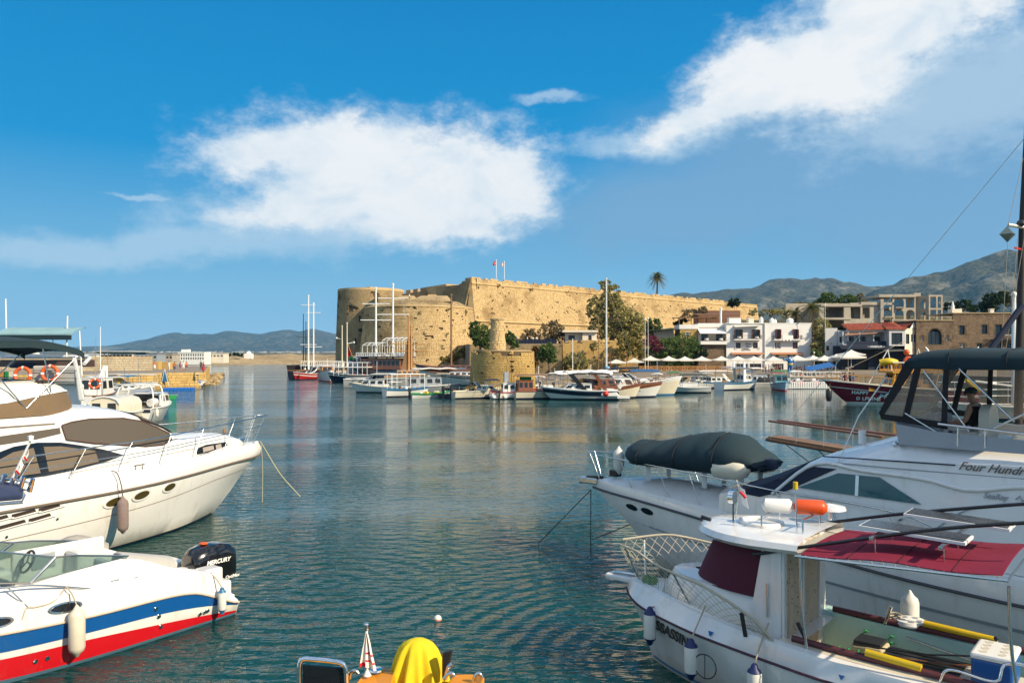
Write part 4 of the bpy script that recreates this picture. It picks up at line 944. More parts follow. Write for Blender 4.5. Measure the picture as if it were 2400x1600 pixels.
# blue awning by the party boat
o=thing('quay_awning','bright blue canvas awning at the water edge beside the white parasols','awning',(at(1925,0,150).x,150,1.5))
BLUC=mat('bright_blue_canvas',(0.02,0.12,0.34),.8)
p0,p1=at(1898,870,150),at(1958,858,150); MB().slab([p0,p1,p1+Vector((0,3,.7)),p0+Vector((0,3,.7))],(0,0,.05)).bw('canopy',BLUC,o)
for p in (p0,p1): MB().tube([(p.x,150.1,1.4),(p.x,150.1,p.z)],.05,6).bw('post',WHP,o)

# ---------------------------------------------------------------- trees and bushes
def leaf_mat(name,c,c2,trans=.25):
    m=bpy.data.materials.new(name); m.use_nodes=True; t=NT(m.node_tree); b=t.n['Principled BSDF']
    g=t.new('ShaderNodeNewGeometry'); co=t.new('ShaderNodeTexCoord').outputs['Object']
    f=t.math('ADD',t.math('MULTIPLY',g.outputs['Random Per Island'],.6),t.math('MULTIPLY',t.noise(co,.5,3),.4))
    t.put(b.inputs['Base Color'],t.ramp(f,[(.2,c),(.8,c2)])); b.inputs['Roughness'].default_value=.7; b.inputs['Specular IOR Level'].default_value=.2
    tr=t.new('ShaderNodeBsdfTranslucent'); t.l.new(b.inputs['Base Color'].links[0].from_socket,tr.inputs[0]); ms=t.new('ShaderNodeMixShader'); ms.inputs[0].default_value=.35; t.l.new(b.outputs[0],ms.inputs[1]); t.l.new(tr.outputs[0],ms.inputs[2]); t.l.new(ms.outputs[0],t.n['Material Output'].inputs[0])
    MATS[name]=m; return m
LV_OL=leaf_mat('olive_leaves',(0.17,0.165,0.05),(0.44,0.38,0.15)); LV_GR=leaf_mat('green_leaves',(0.035,0.085,0.02),(0.15,0.20,0.055))
LV_DK=leaf_mat('dark_leaves',(0.008,0.025,0.012),(0.03,0.06,0.022)); LV_YG=leaf_mat('yellow_green_leaves',(0.11,0.11,0.025),(0.32,0.25,0.075))
LV_DRY=leaf_mat('dry_twigs',(0.13,0.10,0.05),(0.26,0.20,0.11)); LV_MAG=leaf_mat('bougainvillea',(0.12,0.02,0.05),(0.26,0.05,0.09)); LV_PALM=leaf_mat('palm_leaves',(0.045,0.06,0.015),(0.20,0.19,0.05))
BARK=mat('bark',(0.12,0.085,0.055),.95,var=.35,scale=8,bump=.5,bscale=20)
def leaves(mb,blobs,n,size,r_,droop=0.0):
    """leaf-sized faces in clumps through the ellipsoids (cx, cy, cz, rx, ry, rz)"""
    tot=sum(b[3]*b[5] for b in blobs)
    for b in blobs:
        k=max(4,int(n*b[3]*b[5]/tot)); nc=max(3,k//15)
        for c in range(nc):
            d=Vector((r_.gauss(0,1),r_.gauss(0,1),r_.gauss(0,1))).normalized(); q=r_.uniform(.35,1.0)**.6
            cc=Vector((b[0]+d.x*b[3]*q,b[1]+d.y*b[4]*q,b[2]+d.z*b[5]*q)); cr=r_.uniform(.11,.25)*min(b[3],b[5])
            for i in range(k//nc):
                o=Vector((r_.gauss(0,1),r_.gauss(0,1),r_.gauss(0,.8)))*(cr*.6); p=cc+o
                a=Vector((r_.gauss(0,1),r_.gauss(0,1),r_.gauss(0,1) - droop)).normalized(); u=a.cross(Vector((r_.gauss(0,1),r_.gauss(0,1),r_.gauss(0,1)))).normalized(); s=size*r_.uniform(.6,1.4)
                mb._add([p - a*s,p+u*s*.5,p+a*s,p - u*s*.5],[(0,1,2,3)])
def tree(name,lab,cat,blobs,base,m,n,size,trunk_r=.25,seed=1,limbs=True,group=None):
    """blobs in world coordinates; trunk from base with a limb into each blob"""
    r_=random.Random(seed); o=thing(name,lab,cat,base,group=group); bb=Vector(base)
    mb=MB(); leaves(mb,blobs,n,size,r_); mb.bw('crown' if trunk_r > .08 else 'foliage',m,o)
    mb=MB(); top=Vector((sum(b[0] for b in blobs)/len(blobs),sum(b[1] for b in blobs)/len(blobs),sum(b[2] for b in blobs)/len(blobs))); mid=bb.lerp(top,.5)+Vector((r_.uniform(-.3,.3),0,0))
    mb.tube([bb - Vector((0,0,.4)),bb.lerp(mid,.5),mid,top],[trunk_r*1.3,trunk_r,trunk_r*.8,trunk_r*.35],7)
    if limbs:
        for b in blobs: c=Vector(b[:3]); mb.tube([mid,mid.lerp(c,.55)+Vector((0,0,.3)),c],[trunk_r*.5,trunk_r*.3,trunk_r*.1],5)
    mb.bw('trunk',BARK,o); return o
def B3(px,py,rx,ry,Y,dep=None):
    p=at(px,py,Y); return (p.x,Y,p.z,rx/FPX*Y,(dep or rx)/FPX*Y,ry/FPX*Y)
TYY=190
tree('casuarina_tree','large feathery olive brown tree rising in front of the castle wall','tree',[B3(1420,672,14,22,TYY),B3(1430,705,28,24,TYY),B3(1395,725,22,34,TYY),B3(1450,745,42,36,TYY),B3(1485,760,30,30,TYY),B3(1410,770,34,26,TYY),B3(1470,788,40,20,TYY),B3(1437,690,18,24,TYY)],at(1430,812,TYY),LV_OL,9500,.34,.5,3)
def bush(lab,blobs,m,n,size,seed,name='bush',cat='bush',tr=.07): 
    b=blobs[0]; return tree(name,lab,cat,blobs,(b[0],b[1],min(q[2] - q[5] for q in blobs) - .2),m,n,size,tr,seed,False)
tree('green_tree','leafy green tree left of the stone column','tree',[B3(1125,785,24,26,150),B3(1112,770,14,16,150),B3(1140,800,14,18,150)],at(1125,818,150),LV_GR,2600,.28,.2,5)
bush('green bush to the right of the stone column',[B3(1195,790,14,14,152),B3(1203,806,14,10,152)],LV_GR,1200,.26,6)
tree('bare_tree','dry grey brown tree behind the path left of the guard house','tree',[B3(1290,778,34,24,172),B3(1310,790,18,16,172),B3(1300,760,16,12,172)],at(1290,812,172),LV_DRY,2200,.26,.18,7)
tree('bare_tree','dry brown tree beside the castle foot right of the column','tree',[B3(1240,788,18,20,178),B3(1255,795,16,14,178)],at(1240,812,178),LV_DRY,1300,.26,.15,8)
tree('green_tree','dark green tree with bare trunk right of the chain tower','tree',[B3(1283,822,20,18,148),B3(1270,835,12,14,148),B3(1295,840,10,12,148)],at(1290,868,148),LV_GR,2400,.24,.2,9)
bush('reddish dry shrubs hanging over the shaded wall',[B3(1258,825,14,14,154),B3(1250,845,12,16,154)],leaf_mat('rusty_leaves',(0.07,0.035,0.015),(0.16,0.08,0.03)),1100,.24,10)
bush('round grey green bush in front of the golden retaining wall',[B3(1350,845,30,20,156),B3(1335,855,18,14,156),B3(1365,858,16,12,156)],LV_OL,2400,.26,11)
bush('small dark shrub growing out of the retaining wall',[B3(1391,812,9,11,164)],LV_OL,500,.22,12)
bush('yellow green creeper spilling over the right of the retaining wall',[B3(1470,800,26,16,163),B3(1460,825,22,16,162),B3(1488,815,18,20,163)],LV_YG,2600,.26,13)
bush('magenta bougainvillea right of the creeper',[B3(1527,800,20,14,191),B3(1540,812,14,12,191)],LV_MAG,1500,.22,14)
bush('large dark green hedge behind the parasols',[B3(1560,815,36,26,193),B3(1600,812,40,30,193),B3(1530,835,30,20,193),B3(1585,842,44,18,193)],LV_GR,6500,.28,15)
bush('dense dark bush at the stone wall under the annex',[B3(1636,828,20,22,194),B3(1622,842,14,14,194)],LV_DK,2000,.26,16)
bush('olive bush below the creeper beside the parasols',[B3(1500,838,22,16,190),B3(1510,848,20,12,190)],LV_YG,1800,.24,17)
tree('green_tree','low green tree right of the feathery tree at the castle wall','tree',[B3(1533,762,22,16,205),B3(1520,775,14,12,205)],at(1533,790,205),LV_GR,1600,.3,.2,18)
bush('dark bush above the annex left end',[B3(1588,760,12,9,212),B3(1600,752,8,6,212)],LV_DK,700,.26,19)
bush('dry vines over the pergola',[B3(1620,735,26,12,218),B3(1650,728,14,10,218),B3(1600,748,16,9,214)],LV_DRY,1500,.26,20)
bush('round dark green bush on top of the castle wall',[B3(1722,708,14,11,262),B3(1714,712,9,8,262)],LV_DK,1200,.34,21)
bush('grey green shrubs behind the brown pergola wall',[B3(1790,733,40,10,232),B3(1830,730,24,10,232),B3(1855,742,20,9,230)],LV_OL,1800,.34,22)
tree('green_tree','rounded olive green tree behind the two palms','tree',[B3(1940,700,22,15,262),B3(1925,708,14,10,262)],at(1940,730,262),LV_GR,1800,.36,.25,23)
tree('green_tree','rounded green tree above the concrete building left wing','tree',[B3(1985,703,26,14,262),B3(2003,708,18,12,262)],at(1985,730,262),LV_GR,2000,.36,.25,24)
tree('bare_tree','sparse brown tree right of the rounded green trees','tree',[B3(2016,700,12,16,262),B3(2028,708,10,10,262)],at(2016,730,262),LV_DRY,600,.3,.15,25)
bush('low dry shrubs along the concrete building roof edge',[B3(1930,716,46,7,250),B3(1870,716,20,9,255)],LV_YG,1600,.32,26)
tree('green_tree','tall leafy tree between hotel corner and club','tree',[B3(1925,775,22,30,200),B3(1935,800,24,26,199),B3(1915,820,16,24,198),B3(1950,790,14,18,199)],at(1925,872,198),LV_OL,4200,.3,.25,27)
bush('bright green bush at the foot of the hotel corner',[B3(1920,845,16,20,192),B3(1912,828,10,12,192)],LV_GR,1500,.24,28)
tree('green_tree','big dark green tree above the stone warehouse roof','tree',[B3(2325,708,26,22,225),B3(2345,700,20,18,225),B3(2310,720,18,14,225)],at(2325,750,225),LV_DK,3000,.34,.3,29)
tree('bare_tree','dry brown tree beside the mast above the warehouse roof','tree',[B3(2370,700,18,20,228),B3(2385,715,12,14,228)],at(2370,750,228),LV_DRY,1100,.3,.2,30)
bush('dark bushes left of the warehouse roof cap',[B3(2232,718,18,12,228),B3(2255,712,14,10,228)],LV_DK,1400,.32,31)
bush('green bushes between the roof cap and the dark tree',[B3(2275,722,20,9,228),B3(2268,708,8,6,228)],LV_GR,1000,.32,32)
bush('scrub at the foot of the curtain wall behind the brown schooner',[B3(1095,822,18,14,168),B3(1075,832,20,10,168)],LV_YG,1600,.24,33)
bush('scrub along the bastion foot beside the brown schooner bow',[B3(1050,842,22,8,172)],LV_YG,900,.24,34)
def palm(lab,px,py,r,Y,base_py,nf,seed,up=.5):
    c=at(px,py,Y); b=at(px,base_py,Y); rr=r/FPX*Y; o=thing('palm_tree',lab,'palm',b); r_=random.Random(seed)
    MB().tube([b - Vector((0,0,.5)),b.lerp(c,.5)+Vector((.1,0,0)),c],[.34,.27,.3],9).bw('trunk',BARK,o)
    for k in range(nf):
        a=k*2.4+r_.uniform(-.2,.2); el=R(lerp(78,-40,(k/nf)**.8)); d=Vector((math.cos(a)*math.cos(el),math.sin(a)*math.cos(el),math.sin(el))); mb=MB(); pts=[]
        for i in range(9): t_=i/8; pts.append(c+d*(rr*1.1*t_)+Vector((0,0,-rr*.55*t_*t_)))
        mb.tube(pts,[.05 - .005*i for i in range(9)],4,cap=False)
        for i in range(1,9):
            p=pts[i]; t_=(pts[i] - pts[i - 1]).normalized(); s_=t_.cross(Vector((0,0,1))).normalized() if abs(t_.z) < .98 else Vector((1,0,0))
            for w in (-1,1):
                for q in (0,.33,.66):
                    b0=pts[i - 1].lerp(p,q); L_=rr*.30*(1.1 - .06*i); e=b0+(s_*w*.8+t_*.7+Vector((0,0,-.25))).normalized()*L_; mb._add([b0,b0+t_*.12,e],[(0,1,2)])
        mb.bw('frond',LV_PALM if el > R(-10) else LV_DRY,o)
palm('single palm standing on top of the castle wall',1540,650,24,258,690,42,3)
palm('taller bright palm behind the hotel right roof',1904,722,36,222,790,34,5)
palm('shorter dark palm left of the taller palm behind the hotel',1864,735,30,224,790,28,6)
for k in range(9):
    a=R((278,302,326)[k % 3]+5*math.sin(k*7)); z=(14.6,10.6,6.8)[k//3] - .8*math.sin(k*5); rr=lerp(14.6,12.9,(z - .5)/15.5)+.15
    bush('caper bush rooted %s on the %s of the bastion wall' % (('high','halfway up','low')[k//3],('left','middle','right')[k % 3]),[(BC[0]+rr*math.cos(a),BC[1]+rr*math.sin(a),z,.55,.35,.45)],LV_OL,90,.15,80+k,'wall_shrub','bush',.03)['group']='caper bushes on the bastion'
for k in range(4):
    p=a3+dirw*(9,21,36,52)[k]+nw*.3; bush('dry tuft in the castle parapet, %s from the broken left corner' % ('first','second','third','fourth')[k],[(p.x,p.y,23.0,.8,.4,.45)],LV_DRY,80,.18,120+k,'wall_shrub','bush',.03)['group']='tufts along the castle parapet'
# street lamps and poles
def lamp(px,ptop,Y,zb,lab,arm=0.0):
    t_=at(px,ptop,Y); o=thing('lamp_post',lab,'lamp post',(t_.x,Y,zb)); MB().tube([(0,0,0),(0,0,t_.z - zb)],[.07,.045],7).build('post',WHP,o)
    MB().lathe([(.05,0),(.22,.12),(.2,.3),(.06,.42),(.001,.5)],(arm,0,t_.z - zb),8).build('lantern',WHP,o); 
lamp(1934,716,196,1.5,'thin pale mast in front of the leafy tree beside the club'); lamp(1908,828,188,1.5,'small quay lamp at the hotel corner'); lamp(1512,750,180,1.5,'left of the two thin poles beside the magenta bougainvillea'); lamp(1519,748,182,1.5,'right of the two thin poles beside the magenta bougainvillea')

# ---------------------------------------------------------------- boats across the harbour
GEL=mat('white_gelcoat',(0.72,0.71,0.68),.22,var=.05,scale=.8,coat=.3)
GELC=mat('cream_gelcoat',(0.66,0.60,0.47),.28,var=.06,scale=.8,coat=.2)
GREYP=mat('grey_paint',(0.30,0.33,0.36),.5,var=.1)
BLUP=mat('blue_paint',(0.03,0.15,0.30),.4,var=.1); NAVP=mat('navy_paint',(0.012,0.018,0.045),.35,var=.1)
REDP=mat('red_paint',(0.42,0.02,0.02),.35,var=.1); TEAK=mat('teak',(0.22,0.115,0.05),.55,var=.25,scale=5)
VARN=mat('varnished_mahogany',(0.20,0.07,0.03),.3,var=.25,scale=4,coat=.4)
STEEL=mat('stainless_steel',(0.62,0.62,0.60),.18,1.0,var=.06); BLK=mat('black_plastic',(0.012,0.012,0.013),.35,var=.1,coat=.2)
BLKC=mat('black_canvas',(0.012,0.013,0.016),.85,var=.25); YELP=mat('yellow_plastic',(0.62,0.42,0.01),.45,var=.08); GRNC=mat('green_canvas',(0.01,0.22,0.06),.8)
ROPE=mat('rope',(0.40,0.34,0.24),.95,var=.25,scale=20); ORNG=mat('orange_plastic',(0.65,0.10,0.02),.5,var=.08); RUB=mat('grey_rubber',(0.42,0.42,0.42),.6); FEND=mat('fender_vinyl',(0.68,0.66,0.60),.4,var=.1,scale=4)
def hull(o,L,B,zb,zs,m,boot=None,trim=None,deckm=None,rake=.12,full=.5,tr=.86,zm=None,sheer_drop=.12,stripe=None,dk=.06):
    """round-bilge hull, bow at +x, waterline z=0; returns sheer(t) -> (x, y, z), t 0 stern .. 1 bow"""
    zmid=zm if zm is not None else lerp(zs,zb,.4) - sheer_drop
    def sheer(t):
        f=tr+(1 - tr)*min(1,t/.4) if t < .4 else (1 - ((t - .4)/.6)**(2.0+full))**.85
        return (lerp(-L/2,L/2,t),B/2*max(f,.012),sm([(0,zs),(.45,zmid),(1,zb)],t))
    N,M=18,7; rows=[]
    def ring(t):
        x,y,z=sheer(t); out=[]
        for j in range(M+1):
            v=j/M; zz_=lerp(-.35*min(1,B/2),z,v); k=max(0,min(1,(zz_+.3)/(z+.3)))
            rk=rake*L*max(0,(t - .6)/.4)**1.5*(1 - v)**1.2
            w=(.35+.65*k**(.35+.8*t)) if t < .95 else k**.9
            out.append((x - rk,y*max(.02,w),zz_))
        return out
    rings=[ring(i/N) for i in range(N+1)]
    mb=MB()
    for sgn in (1,-1): mb.grid([[(p[0],p[1]*sgn,p[2]) for p in r] for r in rings])
    r0=rings[0]; mb.poly([(p[0],p[1],p[2]) for p in r0]+[(p[0],-p[1],p[2]) for p in reversed(r0)])
    h=mb.build('hull',m,o,smooth=40)
    sh=[sheer(i/N) for i in range(N+1)]
    MB().grid([[(x,y*k,z - dk) for k in (1,.5,0,-.5,-1)] for x,y,z in sh]).build('deck',deckm or GELC,o,smooth=40)
    MB().tube([(x,y,z) for x,y,z in sh]+[(x,-y,z) for x,y,z in reversed(sh)],.035+.004*L,5).build('rub_rail',trim or m,o,smooth=50)
    def band(v0,v1,mm,nm):
        mb=MB()
        for sgn in (1,-1):
            rr=[]
            for r in rings:
                q=[]
                for zz_ in (v0,v1):
                    zz_=zz_ if not callable(zz_) else zz_(r[-1][2]); j=0
                    while j < M - 1 and r[j+1][2] < zz_: j+=1
                    f=(zz_ - r[j][2])/max(1e-6,r[j+1][2] - r[j][2]); q.append((lerp(r[j][0],r[j+1][0],f)+(.012 if r is rings[-1] else 0),(lerp(r[j][1],r[j+1][1],f)+.012)*sgn,zz_))
                rr.append(q)
            mb.grid(rr)
        mb.build(nm,mm,o)
    if boot: band(-.06,.12+.006*L,boot,'boot_stripe')
    if stripe: band(lambda z: z - stripe[1],lambda z: z - stripe[2],stripe[0],'side_stripe')
    return sheer
def cabin(o,x0,x1,w,z0,h,m,rf=.35,rb=.1,nw=2,wm_=None,name='cabin',ww=None,roof=None,crown=.06):
    """deck house with raked ends, cambered roof and window panes in frames"""
    b=[(x0,-w/2,z0),(x1,-w/2,z0),(x1,w/2,z0),(x0,w/2,z0)]; k=.9
    t_=[(x0+rb*h,-w/2*k,z0+h),(x1 - rf*h,-w/2*k,z0+h),(x1 - rf*h,w/2*k,z0+h),(x0+rb*h,w/2*k,z0+h)]
    c=MB().hexa(b,t_).build(name,m,o,bevel=.04)
    MB().hexa([(x0+rb*h - .1,-w/2*k - .06,z0+h+.003),(x1 - rf*h+.12,-w/2*k - .06,z0+h+.003),(x1 - rf*h+.12,w/2*k+.06,z0+h+.003),(x0+rb*h - .1,w/2*k+.06,z0+h+.003)],
              [(x0+rb*h,-w/2*k*.7,z0+h+crown),(x1 - rf*h - .1,-w/2*k*.7,z0+h+crown),(x1 - rf*h - .1,w/2*k*.7,z0+h+crown),(x0+rb*h,w/2*k*.7,z0+h+crown)]).build('cabin_roof',roof or m,o)
    gm=wm_ or GLS
    for sgn in (-1,1):
        for i in range(nw):
            a0,a1=(i+.18)/nw,(i+.82)/nw; v0,v1=.38,.82
            P=lambda a,v: Vector((lerp(lerp(x0,x0+rb*h,v),lerp(x1,x1 - rf*h,v),a),sgn*(lerp(w/2,w/2*k,v)+.012),z0+h*v))
            MB().slab([P(a0,v0),P(a1,v0),P(a1,v1),P(a0,v1)],(0,-.02*sgn,0)).build('window',gm,c)
    for xe,d,s_ in ((x1,-rf*h,1),(x0,rb*h,-1)):
        P=lambda a,v: Vector((xe+d*v+.012*s_,lerp(-w/2,w/2,a)*lerp(1,k,v),z0+h*v))
        for i in range(2): MB().slab([P(.08+.45*i,.35),P(.47+.45*i,.35),P(.47+.45*i,.88),P(.08+.45*i,.88)],(-.02*s_,0,0)).build('window',gm,c)
    return c
def canopy(o,x0,x1,w,z,m,zd,crown=.12,th=.05,nm='canopy',pm=None,posts=True,sag=0.0):
    rows=[]
    for i in range(7):
        x=lerp(x0,x1,i/6); rows.append([(x,w/2*k,z+crown*(1 - k*k) - sag*math.sin(i*math.pi/2)**2 - (.08 if i in (0,6) else 0)) for k in (-1,-.6,-.2,.2,.6,1)])
    MB().grid(rows).build(nm,m,o,smooth=40,solid=th)
    if posts:
        for x in (x0+.1,x1 - .1):
            for y in (-w/2+.04,w/2 - .04): MB().tube([(x,y,zd),(x,y,z)],.03,5).build('canopy_post',pm or STEEL,o)
def wscreen(o,x,w,z,h,rk,m=None,fm=None):
    P=[(x,-w/2,z),(x+.35*w,-w*.22,z),(x+.35*w,w*.22,z),(x,w/2,z)]; q=[(a - rk,b*.82,c+h) for a,b,c in P]
    g_=MB().grid([P,q]).build('windscreen',m or GLS,o,solid=.015); MB().tube(q,.025,5).tube([P[1],q[1]],.02,4).tube([P[2],q[2]],.02,4).tube([P[0],q[0]],.02,4).tube([P[3],q[3]],.02,4).build('windscreen_frame',fm or STEEL,o)
def mast(o,x,z0,h,r,m,yards=(),y=0.0,name='mast'):
    k=MB().tube([(x,y,z0),(x,y,z0+h)],[r,r*.7],8).ball((x,y,z0+h),r*1.2,6,4).build(name,m,o,smooth=40)
    for hz_,l,ax in yards: MB().tube([(x - l*ax[0],y - l*ax[1],z0+hz_),(x+l*ax[0],y+l*ax[1],z0+hz_)],[r*.45,r*.45],6).build('yard',m,k)
    return k
def stay(o,a,b,r=.012,m=None): MB().tube([a,b],r,4).build('stay',m or STEEL,o)
def bowrail(o,sheer,t0,t1,h,n=6,m=None,r=.018,inset=.05,close=True):
    mb=MB(); top=[]
    for sgn in (1,-1):
        pts=[]
        for i in range(n+1):
            x,y,z=sheer(lerp(t0,t1,i/n)); p=Vector((x,(max(.03,y - inset))*sgn,z)); pts.append(p+Vector((0,0,h))); mb.tube([p,p+Vector((0,0,h))],r*.8,4)
        mb.tube(pts,r,5); top.append(pts)
    if close: mb.tube([top[0][-1],top[1][-1]],r,5)
    mb.build('railing',m or STEEL,o)
def outboard(o,x,y,z,m=None,s=1.0,tilt=0.0,name='outboard_motor'):
    M=Matrix.Rotation(R(tilt),3,'Y'); V=lambda a,b,c: tuple(Vector((x,y,z))+M @ Vector((a*s,b*s,c*s)))
    mb=MB(); mb.hexa([V(-.42,-.16,.1),V(.05,-.16,.1),V(.05,.16,.1),V(-.42,.16,.1)],[V(-.36,-.13,.55),V(.0,-.12,.48),V(.0,.12,.48),V(-.36,.13,.55)])
    mb.hexa([V(-.3,-.07,-.75),V(-.05,-.07,-.75),V(-.05,.07,-.75),V(-.3,.07,-.75)],[V(-.32,-.1,.1),V(-.02,-.1,.1),V(-.02,.1,.1),V(-.32,.1,.1)])
    return mb.build(name,m or BLK,o,bevel=.05*s)
def fender(o,p,r=.11,h=.55,m=None,nm='fender'):
    f=MB().lathe([(.02,h*.5+.06),(.03,h*.5),(r*.7,h*.42),(r,h*.3),(r,-h*.3),(r*.7,-h*.42),(.02,-h*.5)],p,10).build(nm,m or FEND,o,smooth=50); return f
def boat(name,lab,cat,px,py,rz,group=None,Y=None):
    p=onz(px,py,0) if Y is None else at(px,HZ,Y); return thing(name,lab,cat,(p.x,p.y,0),R(rz),group)
def junk(o,x0,x1,w,z,n,seed,cols):
    r_=random.Random(seed)
    for k in range(n):
        s=r_.uniform(.2,.42); MB().box((r_.uniform(x0,x1),r_.uniform(-w/2,w/2),z+s*.4),(s*r_.uniform(.7,1.6),s,s*.8),r_.uniform(0,3)).build(r_.choice(['crate','seat_box','locker']),r_.choice(cols),o,bevel=.03)

# 1 white cabin cruiser with flying roof
o=boat('cabin_boat','white cabin cruiser with a flat roof rack, leftmost of the near far-shore row','boat',880,920,168)
s_=hull(o,7.2,2.4,1.35,.8,GEL,NAVP,GELC,rake=.16); cabin(o,-1.6,2.0,1.8,.85,.95,GEL,.7,.1,3); canopy(o,-3.2,.4,2.1,2.5,GELC,.7); bowrail(o,s_,.6,.98,.55); fender(o,(1.2,-1.25,.45)); wscreen(o,.4,1.5,1.8,.5,.4); mast(o,-.2,1.8,2.4,.03,WHP)
# 2 blue and white workboat with white frame
o=boat('workboat','white and blue open workboat with a tall white tube frame','boat',953,929,26)
s_=hull(o,5.6,2.2,1.15,1.0,GEL,NAVP,BLUP,BLUP,rake=.06,tr=.95,full=1.2,stripe=(BLUP,.22,.02)); junk(o,-1.6,1.4,1.2,.85,5,2,[WHP,GREYP,TEAK])
mb=MB()
for x in (-2.2,-1.5,.2,2.0):
    for y in (-.85,.85): mb.tube([(x,y,.9),(x,y,2.75)],.04,5)
for y in (-.85,.85): mb.tube([(-2.3,y,2.75),(2.1,y,2.75)],.04,5); mb.tube([(-2.2,y,1.8),(-.9,y,1.8)],.03,5)
for x in (-2.2,2.0): mb.tube([(x,-.85,2.75),(x,.85,2.75)],.04,5)
mb.build('frame',WHP,o)
# 3 grey cabin boat behind
o=boat('cabin_boat','grey sheet sided cabin boat under a long beige awning behind the blue workboat','boat',1010,921,12)
s_=hull(o,8.0,2.4,1.3,.9,GREYP,None,GEL,rake=.1); cabin(o,-2.9,1.4,2.0,.9,1.25,GREYP,.1,.02,4); canopy(o,-2.6,4.6,2.6,3.3,UMB,.9,sag=.12); canopy(o,.6,2.4,2.0,2.6,GELC,.9)
# 4 low skiff with yellow cans
o=boat('skiff','low white and green skiff loaded with yellow cans','boat',1012,932,20)
hull(o,5.0,1.7,.8,.55,GEL,None,GRNC,GELC,rake=.08,stripe=(GRNC,.16,.02)); junk(o,-1.6,1.2,1.0,.45,6,4,[YELP,YELP,GEL,WHP]); outboard(o,-2.5,0,.7)
# 5 two outboard skiffs
for k,(px,py,rz,lab) in enumerate(((1052,931,80,'dark little boat showing a black outboard between skiff and cream speedboat'),(1078,931,70,'grey little boat with raised black outboard left of the cream speedboat'))):
    o=boat('small_boat',lab,'boat',px,py,rz); hull(o,4.4,1.7,.8,.55,(NAVP,GREYP)[k],None,None,GELC,rake=.1); outboard(o,-2.3,0,.75,s=1.25,tilt=18*k); wscreen(o,.2,1.3,.7,.45,.3); junk(o,-1.4,.5,1,.5,3,k,[WHP,BLUP,GELC])
# 6 cream speedboat
o=boat('speedboat','cream cuddy speedboat with dark open cockpit left of the inflatable','boat',1118,933,24)
s_=hull(o,6.0,2.2,1.25,.85,GELC,NAVP,GELC,rake=.12); cabin(o,.2,2.2,1.7,.95,.5,GELC,1.2,.2,2,crown=.1); wscreen(o,-.2,1.7,1.4,.5,.45); junk(o,-2.2,-.4,1.3,.8,4,6,[BLKC,VARN,BLK]); bowrail(o,s_,.62,.98,.4); mast(o,-.4,1.3,1.5,.03,STEEL)
# 7 inflatable with outboard
def dinghy(lab,px,py,rz,s=1.0,m=None):
    o=boat('inflatable_dinghy',lab,'dinghy',px,py,rz); m=m or RUB
    pts=[(-1.6,-.65,.28),(.6,-.65,.3),(1.3,-.45,.36),(1.65,0,.45),(1.3,.45,.36),(.6,.65,.3),(-1.6,.65,.28)]
    MB().tube(curve(pts,24),.25,10).ball((-1.6,-.65,.28),.25).ball((-1.6,.65,.28),.25).build('tube',m,o,smooth=60); MB().box((-.3,0,.15),(2.8,.9,.06)).build('floor',GREYP,o); MB().box((-1.5,0,.35),(.06,.95,.45)).build('transom',GELC,o); outboard(o,-1.55,0,.6,s=.9); MB().box((-.2,0,.42),(.3,1.0,.05)).build('thwart',TEAK,o); return o
dinghy('white inflatable dinghy with outboard at the foot of the chain tower',1165,934,100,m=GEL)
# 8 small fishing boat with green banner
o=boat('fishing_boat','white fishing boat with red gunwale and a green banner amidships','boat',1208,934,12)
s_=hull(o,5.8,2.0,1.1,.8,GEL,NAVP,REDP,GELC,rake=.08); cabin(o,-1.6,-.1,1.3,.75,1.05,GEL,.05,.05,2,GLS); MB().box((1.0,-.9,2.15),(1.35,.05,.85)).build('banner',GRNC,o); 
for x in (.35,1.65): MB().tube([(x,-.88,.8),(x,-.88,2.6)],.025,5).build('banner_pole',WHP,o)
mast(o,-.5,.8,4.6,.035,BLK); canopy(o,-3.6,-1.9,1.2,2.15,NAVY,.8); MB().box((-1.1,0,2.5),(.5,.5,1.2)).build('locker',GREYP,o); junk(o,.2,1.6,1.0,.8,3,8,[BLUP,WHP,FEND])
# 9 brown trimmed fishing boat
o=boat('fishing_boat','white fishing boat with brown sheer rail and mast right of the chain tower','boat',1270,934,14)
s_=hull(o,6.6,2.2,1.35,.9,GELC,NAVP,VARN,TEAK,rake=.1,full=1.0); canopy(o,-3.2,.4,1.9,2.7,TEAK,.8,pm=VARN); cabin(o,-3.0,-1.2,1.6,.85,1.3,VARN,.05,.05,3); MB().box((.6,0,1.25),(1.3,1.2,.65)).build('fish_locker',WHP,o,bevel=.06); mast(o,-.4,.8,2.9,.05,WHP); outboard(o,-3.4,.3,1.0)
